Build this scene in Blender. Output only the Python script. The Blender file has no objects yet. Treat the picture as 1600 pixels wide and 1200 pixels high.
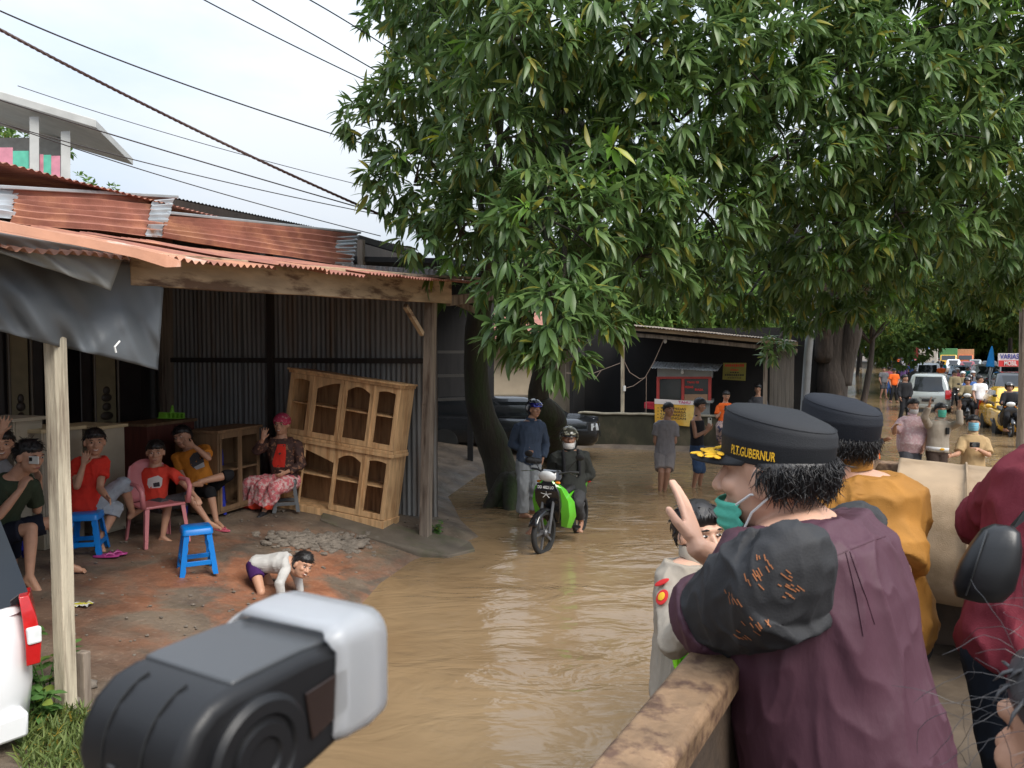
import bpy, bmesh, math, random
import numpy as np
from mathutils import Vector, Matrix, noise, Quaternion

SC = bpy.context.scene
COL = SC.collection
random.seed(7)
rng = np.random.default_rng(7)
V = Vector
PI = math.pi

# ------------------------------------------------------------------ camera
F_PX, CX, CY, HOR, CAM_H = 1200.0, 800.0, 600.0, 550.0, 2.5
PITCH = math.atan((CY - HOR) / F_PX)
cam_data = bpy.data.cameras.new("camera")
cam = bpy.data.objects.new("camera", cam_data)
COL.objects.link(cam)
cam.location = (0, 0, CAM_H)
cam.rotation_euler = (PI / 2 - PITCH, 0, 0)
cam_data.sensor_width = 36.0
cam_data.lens = 36.0 * F_PX / 1600.0
cam_data.clip_start = 0.02
cam_data.clip_end = 2000
cam_data.dof.use_dof = True
cam_data.dof.focus_distance = 8.0
cam_data.dof.aperture_fstop = 14.0
SC.camera = cam

# ------------------------------------------------------------------ world, sun, exposure
SUN_EL, SUN_AZ = math.radians(48), math.radians(138)   # azimuth clockwise from +Y
wd = bpy.data.worlds.new("World")
SC.world = wd
wd.use_nodes = True
wn, wl = wd.node_tree.nodes, wd.node_tree.links
wn.clear()
w_out = wn.new("ShaderNodeOutputWorld")
w_bg = wn.new("ShaderNodeBackground")
w_sky = wn.new("ShaderNodeTexSky")
w_sky.sky_type = 'NISHITA'
w_sky.sun_disc = False
w_sky.sun_elevation = SUN_EL
w_sky.sun_rotation = SUN_AZ
w_sky.air_density, w_sky.dust_density, w_sky.ozone_density = 1.0, 1.5, 1.0
w_tc = wn.new("ShaderNodeTexCoord")
w_map = wn.new("ShaderNodeMapping")
w_map.inputs['Scale'].default_value = (1.0, 1.0, 2.6)
w_noise = wn.new("ShaderNodeTexNoise")
w_noise.inputs['Scale'].default_value = 1.7
w_noise.inputs['Detail'].default_value = 7
w_noise.inputs['Roughness'].default_value = 0.55
w_ramp = wn.new("ShaderNodeValToRGB")
w_ramp.color_ramp.elements[0].position = 0.30
w_ramp.color_ramp.elements[0].color = (0.10, 0.10, 0.10, 1)
w_ramp.color_ramp.elements[1].position = 0.62
w_ramp.color_ramp.elements[1].color = (1, 1, 1, 1)
w_mix = wn.new("ShaderNodeMix")
w_mix.data_type = 'RGBA'
w_mix.inputs['B'].default_value = (2.75, 2.95, 3.2, 1)
wl.new(w_tc.outputs['Generated'], w_map.inputs['Vector'])
wl.new(w_map.outputs['Vector'], w_noise.inputs['Vector'])
wl.new(w_noise.outputs['Fac'], w_ramp.inputs['Fac'])
wl.new(w_ramp.outputs['Color'], w_mix.inputs['Factor'])
w_mix0 = wn.new("ShaderNodeMix"); w_mix0.data_type = 'RGBA'; w_mix0.inputs['Factor'].default_value = 0.78
w_mix0.inputs['B'].default_value = (1.55, 1.95, 2.5, 1)
wl.new(w_sky.outputs['Color'], w_mix0.inputs['A']); wl.new(w_mix0.outputs['Result'], w_mix.inputs['A'])
# overcast sky: brighter towards the zenith, (1 + 2 sin(elevation)) / 3
w_sep = wn.new("ShaderNodeSeparateXYZ"); wl.new(w_tc.outputs['Generated'], w_sep.inputs['Vector'])
w_cl = wn.new("ShaderNodeClamp"); wl.new(w_sep.outputs['Z'], w_cl.inputs['Value'])
w_ma = wn.new("ShaderNodeMath"); w_ma.operation = 'MULTIPLY_ADD'; w_ma.inputs[1].default_value = 2.0; w_ma.inputs[2].default_value = 1.0
wl.new(w_cl.outputs['Result'], w_ma.inputs[0])
w_sc = wn.new("ShaderNodeVectorMath"); w_sc.operation = 'SCALE'
wl.new(w_mix.outputs['Result'], w_sc.inputs[0]); wl.new(w_ma.outputs['Value'], w_sc.inputs['Scale'])
wl.new(w_sc.outputs['Vector'], w_bg.inputs['Color'])
wl.new(w_bg.outputs['Background'], w_out.inputs['Surface'])
w_bg.inputs['Strength'].default_value = 0.078
sun_d = bpy.data.lights.new("sun", 'SUN')
sun_d.energy = 1.5
sun_d.angle = math.radians(32)
sun_d.color = (1.0, 0.95, 0.87)
sun = bpy.data.objects.new("sun", sun_d)
COL.objects.link(sun)
_sd = V((math.sin(SUN_AZ) * math.cos(SUN_EL), math.cos(SUN_AZ) * math.cos(SUN_EL), math.sin(SUN_EL)))
sun.rotation_euler = _sd.to_track_quat('Z', 'Y').to_euler()
sun.location = (0, 0, 30)
SC.view_settings.view_transform = 'Standard'
SC.view_settings.look = 'None'
SC.view_settings.gamma = 1
SC.view_settings.use_curve_mapping = False
SC.view_settings.exposure = 1.55

# ------------------------------------------------------------------ pixel helpers
_cp, _sp = math.cos(PITCH), math.sin(PITCH)
def ray(px, py):
    a, b = (px - CX) / F_PX, (CY - py) / F_PX
    return V((a, _cp + b * _sp, -_sp + b * _cp))
def P(px, py, d):                     # point at depth d along the view axis
    return V((0, 0, CAM_H)) + ray(px, py) * d
def G(px, py, z=0.0):                 # point where the pixel ray meets height z
    r = ray(px, py)
    return V((0, 0, CAM_H)) + r * ((z - CAM_H) / r.z)
U_ = V((0.493, 0.870, 0)); U_.normalize()          # along the road
L_ = V((-U_.y, U_.x, 0))                           # to the left of the road
Z_ = V((0, 0, 1))

# ------------------------------------------------------------------ materials
MATS = {}
def M(name, col, rough=0.6, var=0.18, scale=6.0, bump=0.0, bscale=40.0, metal=0.0, col2=None, c2scale=3.0,
      c2lo=0.5, c2hi=0.62, spec=0.5, stretch=(1, 1, 1), sub=0.0, trans=0.0, coat=0.0, island=0.0, bdist=0.01, detail=6):
    if name in MATS: return MATS[name]
    m = bpy.data.materials.new(name); MATS[name] = m
    m.use_nodes = True
    n, l = m.node_tree.nodes, m.node_tree.links
    b = n["Principled BSDF"]
    tc = n.new("ShaderNodeTexCoord"); mp = n.new("ShaderNodeMapping")
    mp.inputs['Scale'].default_value = stretch
    l.new(tc.outputs['Object'], mp.inputs['Vector'])
    nz = n.new("ShaderNodeTexNoise"); nz.inputs['Scale'].default_value = scale; nz.inputs['Detail'].default_value = detail
    l.new(mp.outputs['Vector'], nz.inputs['Vector'])
    mr = n.new("ShaderNodeMapRange")
    mr.inputs['From Min'].default_value = 0.25; mr.inputs['From Max'].default_value = 0.75
    mr.inputs['To Min'].default_value = 1 - var; mr.inputs['To Max'].default_value = 1 + var
    l.new(nz.outputs['Fac'], mr.inputs['Value'])
    base = n.new("ShaderNodeRGB"); base.outputs[0].default_value = (*col, 1)
    cur = base.outputs[0]
    if col2 is not None:
        n2 = n.new("ShaderNodeTexNoise"); n2.inputs['Scale'].default_value = c2scale; n2.inputs['Detail'].default_value = 8
        n2.inputs['Roughness'].default_value = 0.62
        l.new(mp.outputs['Vector'], n2.inputs['Vector'])
        r2 = n.new("ShaderNodeMapRange"); r2.inputs['From Min'].default_value = c2lo; r2.inputs['From Max'].default_value = c2hi
        l.new(n2.outputs['Fac'], r2.inputs['Value'])
        mx = n.new("ShaderNodeMix"); mx.data_type = 'RGBA'
        l.new(r2.outputs['Result'], mx.inputs['Factor']); l.new(cur, mx.inputs['A']); mx.inputs['B'].default_value = (*col2, 1)
        cur = mx.outputs['Result']
    val = mr.outputs['Result']
    if island:
        g = n.new("ShaderNodeNewGeometry")
        r3 = n.new("ShaderNodeMapRange"); r3.inputs['To Min'].default_value = 1 - island; r3.inputs['To Max'].default_value = 1 + island
        l.new(g.outputs['Random Per Island'], r3.inputs['Value'])
        mm = n.new("ShaderNodeMath"); mm.operation = 'MULTIPLY'
        l.new(val, mm.inputs[0]); l.new(r3.outputs['Result'], mm.inputs[1]); val = mm.outputs[0]
    vm = n.new("ShaderNodeVectorMath"); vm.operation = 'SCALE'
    l.new(cur, vm.inputs[0]); l.new(val, vm.inputs['Scale'])
    l.new(vm.outputs['Vector'], b.inputs['Base Color'])
    rr = n.new("ShaderNodeMapRange"); rr.inputs['To Min'].default_value = max(0.02, rough - 0.1); rr.inputs['To Max'].default_value = min(1, rough + 0.1)
    l.new(nz.outputs['Fac'], rr.inputs['Value']); l.new(rr.outputs['Result'], b.inputs['Roughness'])
    b.inputs['Metallic'].default_value = metal
    b.inputs['Specular IOR Level'].default_value = spec
    b.inputs['Coat Weight'].default_value = coat
    if sub:
        b.inputs['Subsurface Weight'].default_value = sub
        b.inputs['Subsurface Radius'].default_value = (0.012, 0.005, 0.003)
        b.inputs['Subsurface Scale'].default_value = 0.5
    if trans: b.inputs['Transmission Weight'].default_value = trans
    if bump:
        nb = n.new("ShaderNodeTexNoise"); nb.inputs['Scale'].default_value = bscale; nb.inputs['Detail'].default_value = 5
        l.new(mp.outputs['Vector'], nb.inputs['Vector'])
        bp = n.new("ShaderNodeBump"); bp.inputs['Strength'].default_value = bump; bp.inputs['Distance'].default_value = bdist
        l.new(nb.outputs['Fac'], bp.inputs['Height']); l.new(bp.outputs['Normal'], b.inputs['Normal'])
    return m
def cloth(name, col, **k):
    a = dict(rough=0.85, var=0.14, scale=9, bump=0.25, bscale=260, spec=0.25, bdist=0.004); a.update(k)
    return M(name, col, **a)
def plastic(name, col, **k):
    a = dict(rough=0.38, var=0.06, scale=4, bump=0.03, bscale=60); a.update(k)
    return M(name, col, **a)
def paint(name, col, **k):
    a = dict(rough=0.22, var=0.05, scale=3, coat=0.6, spec=0.5); a.update(k)
    return M(name, col, **a)
SKIN = {k: M("skin_" + k, c, rough=0.5, var=0.12, scale=14, bump=0.12, bscale=180, bdist=0.002, sub=0.08, spec=0.4)
        for k, c in dict(light=(0.58, 0.34, 0.24), mid=(0.47, 0.255, 0.165), dark=(0.32, 0.165, 0.105)).items()}
HAIRM = M("black_hair", (0.012, 0.010, 0.010), rough=0.42, var=0.4, scale=60, bump=0.6, bscale=220, stretch=(1, 1, 0.25), bdist=0.004)

# ------------------------------------------------------------------ object helpers
ORG = {}
def link(o, parent=None):
    COL.objects.link(o)
    if parent is not None: o.parent = parent
    return o
def thing(name, label, cat, loc=(0, 0, 0), group=None):
    o = bpy.data.objects.new(name, None); COL.objects.link(o)
    o.empty_display_size = 0.1
    o.location = loc; ORG[o.name] = V(loc)
    o['label'] = label; o['category'] = cat
    if group: o['group'] = group
    return o
def tag(o, label=None, cat=None, group=None, kind=None):
    if label: o['label'] = label
    if cat: o['category'] = cat
    if group: o['group'] = group
    if kind: o['kind'] = kind
    return o
def org(parent):
    return ORG.get(parent.name, V((0, 0, 0))) if parent is not None else V((0, 0, 0))
def mesh_obj(name, me, mats, parent=None, smooth=False):
    for m in (mats if isinstance(mats, (list, tuple)) else [mats]): me.materials.append(m)
    if smooth: me.polygons.foreach_set('use_smooth', [True] * len(me.polygons))
    o = bpy.data.objects.new(name, me)
    link(o, parent)
    if parent is not None: ORG[o.name] = org(parent)
    return o
def copy_tree(o, parent=None):
    c = o.copy(); COL.objects.link(c); c.parent = parent
    for ch in o.children: copy_tree(ch, c)
    return c

class MB:
    """collects shapes in world coordinates, builds one mesh"""
    def __init__(s): s.v = []; s.f = []; s.m = []
    def add(s, vs, fs, mi=0):
        b = len(s.v); s.v += [V(p) for p in vs]; s.f += [tuple(i + b for i in f) for f in fs]; s.m += [mi] * len(fs)
        return s
    def box(s, c, size, R=None, mi=0):
        c = V(c); hx, hy, hz = size[0] / 2, size[1] / 2, size[2] / 2
        vs = [V((x * hx, y * hy, z * hz)) for z in (-1, 1) for y in (-1, 1) for x in (-1, 1)]
        if R is not None: vs = [R @ p for p in vs]
        return s.add([p + c for p in vs], [(0, 2, 3, 1), (4, 5, 7, 6), (0, 1, 5, 4), (2, 6, 7, 3), (0, 4, 6, 2), (1, 3, 7, 5)], mi)
    def beam(s, a, b, w, h, up=Z_, mi=0):
        a, b = V(a), V(b); d = (b - a); L = d.length; d.normalize()
        x = d.cross(up).normalized(); z = x.cross(d)
        return s.box((a + b) / 2, (w, L, h), Matrix((x, d, z)).transposed(), mi)
    def loft(s, rings, mi=0, cap=True, closed=True):
        n = len(rings[0]); vs = [p for r in rings for p in r]; fs = []
        for i in range(len(rings) - 1):
            for j in range(n if closed else n - 1):
                k = (j + 1) % n
                fs.append((i * n + j, i * n + k, (i + 1) * n + k, (i + 1) * n + j))
        if cap and closed:
            fs.append(tuple(range(n - 1, -1, -1))); fs.append(tuple(range((len(rings) - 1) * n, len(rings) * n)))
        return s.add(vs, fs, mi)
    def tube(s, pts, rad, n=8, mi=0, cap=True, up=None):
        pts = [V(p) for p in pts]; rings = []
        rad = rad if isinstance(rad, (list, tuple)) else [rad] * len(pts)
        pu = None
        for i, p in enumerate(pts):
            t = (pts[min(i + 1, len(pts) - 1)] - pts[max(i - 1, 0)])
            if t.length < 1e-9: t = V((0, 0, 1))
            t.normalize()
            if pu is None:
                a = V((0, 0, 1)) if abs(t.z) < 0.9 else V((1, 0, 0)); pu = t.cross(a).normalized()
            x = (pu - t * pu.dot(t)).normalized(); pu = x; y = t.cross(x)
            r = rad[i]
            rings.append([p + x * (r * math.cos(2 * PI * k / n)) + y * (r * math.sin(2 * PI * k / n)) for k in range(n)])
        return s.loft(rings, mi, cap)
    def cap_(s, a, b, ra, rb, n=12, mi=0):      # round cone
        a, b = V(a), V(b); d = b - a
        if d.length < 1e-6: d = V((0, 0, 1e-6))
        u = d.normalized(); pts = []; rad = []
        for k in range(4): t = PI / 2 * (1 - k / 4); pts.append(a - u * ra * math.sin(t)); rad.append(max(ra * math.cos(t), 1e-4))
        pts.append(a); rad.append(ra)
        pts.append(b); rad.append(rb)
        for k in range(1, 5): t = PI / 2 * k / 4; pts.append(b + u * rb * math.sin(t)); rad.append(max(rb * math.cos(t), 1e-4))
        a_ = V((0, 0, 1)) if abs(u.z) < 0.9 else V((1, 0, 0)); x = u.cross(a_).normalized(); y = u.cross(x)
        return s.loft([[p + x * (r * math.cos(2 * PI * k / n)) + y * (r * math.sin(2 * PI * k / n)) for k in range(n)] for p, r in zip(pts, rad)], mi)
    def ell(s, c, ax, ay, az, n=14, m=8, mi=0):  # ellipsoid with axis vectors
        c = V(c); rings = []
        for i in range(m + 1):
            t = PI * i / m; r = max(math.sin(t), 1e-3); h = -math.cos(t)
            rings.append([c + ax * (r * math.cos(2 * PI * k / n)) + ay * (r * math.sin(2 * PI * k / n)) + az * h for k in range(n)])
        return s.loft(rings, mi)
    def lathe(s, c, prof, n=20, mi=0, ax=V((1, 0, 0)), ay=V((0, 1, 0)), az=V((0, 0, 1)), cap=True):
        c = V(c)
        return s.loft([[c + ax * (r * math.cos(2 * PI * k / n)) + ay * (r * math.sin(2 * PI * k / n)) + az * h for k in range(n)] for r, h in prof], mi, cap)
    def quad(s, a, b, c, d, mi=0): return s.add([a, b, c, d], [(0, 1, 2, 3)], mi)
    def prism(s, pts, off, mi=0):               # polygon extruded by a vector
        n = len(pts); pts = [V(p) for p in pts]; off = V(off)
        return s.add(pts + [p + off for p in pts], [tuple(range(n - 1, -1, -1)), tuple(range(n, 2 * n))] + [(i, (i + 1) % n, n + (i + 1) % n, n + i) for i in range(n)], mi)
    def mesh(s, name, o=V((0, 0, 0))):
        me = bpy.data.meshes.new(name)
        me.from_pydata([tuple(p - o) for p in s.v], [], s.f)
        me.polygons.foreach_set('material_index', s.m)
        bm = bmesh.new(); bm.from_mesh(me); bmesh.ops.recalc_face_normals(bm, faces=bm.faces); bm.to_mesh(me); bm.free()
        me.update()
        return me
    def build(s, name, mats, parent=None, smooth=False, bevel=0.0, bseg=2, sharp=40):
        me = s.mesh(name, org(parent))
        o = mesh_obj(name, me, mats, parent)
        if smooth:
            me.polygons.foreach_set('use_smooth', [True] * len(me.polygons))
            try: me.set_sharp_from_angle(angle=math.radians(sharp))
            except Exception: pass
        if bevel:
            bv = o.modifiers.new("bevel", 'BEVEL'); bv.width = bevel; bv.segments = bseg; bv.limit_method = 'ANGLE'; bv.angle_limit = math.radians(35)
        return o

def remesh(mb, name, vox, smooth=3, dec=0.4, o=V((0, 0, 0)), wr=0.0, wrs=6.0, aniso=(1, 1, 1), extra=None):
    """one continuous skin round overlapping shapes"""
    me = mb.mesh(name, V((0, 0, 0)))
    ob = bpy.data.objects.new("tmp", me); COL.objects.link(ob)
    r = ob.modifiers.new("r", 'REMESH'); r.mode = 'VOXEL'; r.voxel_size = vox
    if smooth:
        sm = ob.modifiers.new("s", 'SMOOTH'); sm.factor = 0.5; sm.iterations = smooth
    if dec < 1:
        d = ob.modifiers.new("d", 'DECIMATE'); d.ratio = dec
    dg = bpy.context.evaluated_depsgraph_get()
    out = bpy.data.meshes.new_from_object(ob.evaluated_get(dg))
    bpy.data.objects.remove(ob); bpy.data.meshes.remove(me)
    nv = len(out.vertices)
    co = np.empty(nv * 3, np.float32); out.vertices.foreach_get('co', co); co = co.reshape(-1, 3)
    if wr or extra:
        no = np.empty(nv * 3, np.float32); out.vertices.foreach_get('normal', no); no = no.reshape(-1, 3)
        if extra: co = extra(co, no)
        if wr:
            for i in range(nv):
                p = V(co[i]); q = V((p.x * aniso[0], p.y * aniso[1], p.z * aniso[2])) * wrs
                w = noise.noise(q + noise.noise_vector(q * 0.6) * 0.9)
                w2 = noise.noise(q * 2.3 + V((3.1, 1.7, 0)))
                h = wr * ((1 - min(1, 3.2 * abs(w))) ** 1.5 + 0.45 * (1 - min(1, 3 * abs(w2))) ** 1.5 - 0.35)
                co[i] += no[i] * h
    co = co - np.array(o, np.float32)
    out.vertices.foreach_set('co', co.astype(np.float32).ravel())
    out.polygons.foreach_set('use_smooth', [True] * len(out.polygons))
    out.name = name; out.materials.clear(); out.update()
    return out

_tx = {}
def text_mesh(body, size=1.0, bold=True):
    """flat lettering centred on the origin in the XY plane"""
    c = bpy.data.curves.new("t", 'FONT'); c.body = body; c.size = size; c.align_x = 'CENTER'; c.align_y = 'CENTER'; c.resolution_u = 3
    if bold: c.offset = 0.018 * size
    ob = bpy.data.objects.new("t", c); COL.objects.link(ob)
    dg = bpy.context.evaluated_depsgraph_get()
    me = bpy.data.meshes.new_from_object(ob.evaluated_get(dg))
    bpy.data.objects.remove(ob); bpy.data.curves.remove(c)
    return me
def text_on(name, body, center, right, up, height, mat, parent, width=None, bend=None, lift=0.003):
    me = text_mesh(body, 1.0)
    right, up = V(right).normalized(), V(up).normalized(); nrm = right.cross(up)
    xs = [v.co.x for v in me.vertices]; w0 = max(xs) - min(xs); h0 = 0.72
    k = height / h0; kx = (width / w0) if width else k
    o = org(parent)
    for v in me.vertices:
        x, y = v.co.x * kx, v.co.y * k
        if bend: v.co = bend(x, y) - o
        else: v.co = V(center) + right * x + up * y + nrm * lift - o
    me.update()
    return mesh_obj(name, me, mat, parent)
# ================================================================== ground and water
def road(u, v, z=0.0): return U_ * u + L_ * v + V((0, 0, z))
EDGE = [(-1.5, -12), (-1.52, 4.6), (-1.56, 6.7), (-1.43, 8.2), (-1.2, 9.1), (-0.85, 9.7), (-0.45, 10.3), (-0.75, 11.3), (-1.1, 13.2), (-0.7, 15.5), (0.5, 18.2), (2.0, 20.0), (3.9, 19.3), (6.5, 18.3)]
EDGE += [tuple(road(u, v).xy) for u, v in ((20.5, 3.2), (25, 3.6), (28, 9), (60, 11), (400, 14))]
EA = np.array(EDGE, float)
def edge_sd(x, y):
    """signed distance to the water's edge, positive on the land to the left (arrays)"""
    best = np.full(x.shape, 1e9); sgn = np.ones(x.shape)
    for i in range(len(EA) - 1):
        a, b = EA[i], EA[i + 1]; d = b - a; L2 = d @ d
        t = np.clip(((x - a[0]) * d[0] + (y - a[1]) * d[1]) / L2, 0, 1)
        ex, ey = x - (a[0] + t * d[0]), y - (a[1] + t * d[1])
        ds = np.hypot(ex, ey); m = ds < best - 1e-9
        cr = d[0] * ey - d[1] * ex
        best = np.where(m, ds, best); sgn = np.where(m, np.where(cr > 0, 1, -1), sgn)
    return best * sgn
def base_h(sd): return np.where(sd > 0, 0.62 * (1 - np.exp(-np.maximum(sd, 0) / 1.8)), -0.4 * (1 - np.exp(np.minimum(sd, 0) / 1.0)))
_SEG = [(EDGE[i][0], EDGE[i][1], EDGE[i + 1][0] - EDGE[i][0], EDGE[i + 1][1] - EDGE[i][1]) for i in range(len(EDGE) - 1)]
def hgt(x, y):
    best, sg = 1e9, 1
    for ax, ay, dx, dy in _SEG:
        t = ((x - ax) * dx + (y - ay) * dy) / (dx * dx + dy * dy); t = 0 if t < 0 else 1 if t > 1 else t
        ex, ey = x - ax - t * dx, y - ay - t * dy; d2 = ex * ex + ey * ey
        if d2 < best - 1e-12: best = d2; sg = 1 if dx * ey - dy * ex > 0 else -1
    d = math.sqrt(best)
    return 0.62 * (1 - math.exp(-d / 1.8)) if sg > 0 else -0.4 * (1 - math.exp(-d))
def T(px, py):                        # where a pixel ray meets the land (or the water)
    r = ray(px, py); o = V((0, 0, CAM_H)); lo = 1.0
    for i in range(4000):
        p = o + r * lo
        if p.z <= max(hgt(p.x, p.y), 0.0): break
        lo += 0.12
    a, b = lo - 0.12, lo
    for _ in range(14):
        m = (a + b) / 2; p = o + r * m
        if p.z <= max(hgt(p.x, p.y), 0.0): b = m
        else: a = m
    return o + r * b
def depth(p): return V((0, _cp, -_sp)).dot(V(p) - V((0, 0, CAM_H)))
def topix(p):
    d = V(p) - V((0, 0, CAM_H)); f = V((0, _cp, -_sp)).dot(d)
    return CX + F_PX * d.x / f, CY - F_PX * V((0, _sp, _cp)).dot(d) / f

def axis(lo, hi, step, far_lo, far_hi):
    a = list(np.arange(lo, hi + 1e-6, step)); s = step; p = lo
    L = []
    while p > far_lo: s *= 1.18; p -= s; L.append(p)
    s = step; p = hi; R = []
    while p < far_hi: s *= 1.18; p += s; R.append(p)
    return np.array(L[::-1] + a + R)
xs, ys = axis(-9, 3.5, 0.07, -700, 900), axis(2, 16, 0.08, -120, 1400)
X, Y = np.meshgrid(xs, ys)
SD = edge_sd(X, Y)
Zg = base_h(SD)
near = (X > -14) & (X < 8) & (Y > 0) & (Y < 30)
for (i, j) in np.argwhere(near):
    x, y = X[i, j], Y[i, j]
    n1 = noise.noise((x * 0.9, y * 0.9, 1.3)); n2 = noise.noise((x * 4.2, y * 4.2, 5)); n3 = noise.noise((x * 13, y * 13, 9))
    amp = 1.0 if SD[i, j] > 0 else 0.5
    Zg[i, j] += amp * (0.030 * n1 + 0.022 * n2 * max(0.2, n1 + 0.5) + 0.009 * n3) * min(1, 0.15 + abs(SD[i, j]) * 1.2)
nx, ny = len(xs), len(ys)
vv = np.stack([X.ravel(), Y.ravel(), Zg.ravel()], 1)
ii = np.arange((ny - 1) * (nx - 1)); r_, c_ = ii // (nx - 1), ii % (nx - 1); q = r_ * nx + c_
ff = np.stack([q, q + 1, q + nx + 1, q + nx], 1)
me = bpy.data.meshes.new("ground")
me.vertices.add(len(vv)); me.vertices.foreach_set('co', vv.ravel())
me.loops.add(ff.size); me.loops.foreach_set('vertex_index', ff.ravel().astype(np.int32))
me.polygons.add(len(ff)); me.polygons.foreach_set('loop_start', (np.arange(len(ff)) * 4).astype(np.int32))
me.update(calc_edges=True)

# mud: dark wet earth with patches of red soil and grit
gm = bpy.data.materials.new("yard_mud"); gm.use_nodes = True
n, l = gm.node_tree.nodes, gm.node_tree.links; b = n["Principled BSDF"]
geo = n.new("ShaderNodeNewGeometry")
def nz(scale, detail=6, rough=0.55, dist=0.0):
    t = n.new("ShaderNodeTexNoise"); t.inputs['Scale'].default_value = scale; t.inputs['Detail'].default_value = detail
    t.inputs['Roughness'].default_value = rough; t.inputs['Distortion'].default_value = dist
    l.new(geo.outputs['Position'], t.inputs['Vector']); return t.outputs['Fac']
def rmp(sock, a, b_, lo=0.0, hi=1.0):
    t = n.new("ShaderNodeMapRange"); t.inputs['From Min'].default_value = a; t.inputs['From Max'].default_value = b_
    t.inputs['To Min'].default_value = lo; t.inputs['To Max'].default_value = hi; l.new(sock, t.inputs['Value']); return t.outputs['Result']
def mix(f, a, b_):
    t = n.new("ShaderNodeMix"); t.data_type = 'RGBA'; l.new(f, t.inputs['Factor'])
    for s_, v_ in (('A', a), ('B', b_)):
        if isinstance(v_, tuple): t.inputs[s_].default_value = (*v_, 1)
        else: l.new(v_, t.inputs[s_])
    return t.outputs['Result']
def mul(a, b_, op='MULTIPLY'):
    t = n.new("ShaderNodeMath"); t.operation = op; t.use_clamp = True; l.new(a, t.inputs[0])
    if isinstance(b_, float): t.inputs[1].default_value = b_
    else: l.new(b_, t.inputs[1])
    return t.outputs[0]
c0 = mix(rmp(nz(2.2, 9), 0.35, 0.65), (0.080, 0.060, 0.044), (0.185, 0.140, 0.100))
# the red soil lies in a patch towards the water, where the child plays
vd = n.new("ShaderNodeVectorMath"); vd.operation = 'DISTANCE'; l.new(geo.outputs['Position'], vd.inputs[0]); vd.inputs[1].default_value = (-2.1, 7.3, 0.3)
patch = mul(rmp(vd.outputs['Value'], 0.9, 2.5, 1.0, 0.0), rmp(nz(1.6, 8, 0.6, 0.5), 0.40, 0.56))
c1 = mix(patch, c0, mix(rmp(nz(7, 8), 0.3, 0.7), (0.19, 0.073, 0.037), (0.33, 0.138, 0.070)))
c2 = mix(mul(rmp(nz(28, 6), 0.60, 0.72), 0.6), c1, (0.26, 0.20, 0.15))
c3 = mix(mul(rmp(nz(0.9, 7, 0.6), 0.58, 0.70), 0.5), c2, (0.045, 0.05, 0.024))
l.new(c3, b.inputs['Base Color'])
l.new(rmp(nz(3.0, 5), 0.35, 0.65, 0.45, 0.95), b.inputs['Roughness'])
bp = n.new("ShaderNodeBump"); bp.inputs['Strength'].default_value = 0.75; bp.inputs['Distance'].default_value = 0.03
l.new(nz(16, 9, 0.65), bp.inputs['Height']); l.new(bp.outputs['Normal'], b.inputs['Normal'])
ground = mesh_obj("ground", me, gm, None, True); tag(ground, kind='structure')

# flood water: silty brown, rippled along the current
wm = bpy.data.materials.new("silty_flood_water"); wm.use_nodes = True
n, l = wm.node_tree.nodes, wm.node_tree.links; b = n["Principled BSDF"]
geo = n.new("ShaderNodeNewGeometry")
c = mix(rmp(nz(0.35, 5), 0.35, 0.65), (0.20, 0.130, 0.068), (0.275, 0.190, 0.106))
l.new(c, b.inputs['Base Color'])
b.inputs['Roughness'].default_value = 0.09; b.inputs['IOR'].default_value = 1.33
mp = n.new("ShaderNodeMapping"); mp.inputs['Rotation'].default_value = (0, 0, math.radians(-58)); l.new(geo.outputs['Position'], mp.inputs['Vector'])
mp.inputs['Scale'].default_value = (0.55, 1.0, 1.0)
def nzw(scale, detail, dist):
    t = n.new("ShaderNodeTexNoise"); t.inputs['Scale'].default_value = scale; t.inputs['Detail'].default_value = detail; t.inputs['Distortion'].default_value = dist
    l.new(mp.outputs['Vector'], t.inputs['Vector']); return t.outputs['Fac']
h1, h2, h3 = nzw(2.0, 3, 1.2), nzw(6.5, 3, 0.8), nzw(0.7, 2, 0.6)
add = n.new("ShaderNodeMath"); add.operation = 'MULTIPLY_ADD'; l.new(h2, add.inputs[0]); add.inputs[1].default_value = 0.24; l.new(h1, add.inputs[2])
amp = n.new("ShaderNodeMath"); amp.operation = 'MULTIPLY'; l.new(add.outputs[0], amp.inputs[0]); l.new(rmp(h3, 0.3, 0.7, 0.35, 1.0), amp.inputs[1])
bp = n.new("ShaderNodeBump"); bp.inputs['Strength'].default_value = 1.0; bp.inputs['Distance'].default_value = 0.050
l.new(amp.outputs[0], bp.inputs['Height']); l.new(bp.outputs['Normal'], b.inputs['Normal'])
wb = MB(); wb.quad((-160, -60, 0), (700, -60, 0), (700, 900, 0), (-160, 900, 0))
water = wb.build("flood_water", wm); tag(water, kind='structure')

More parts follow.
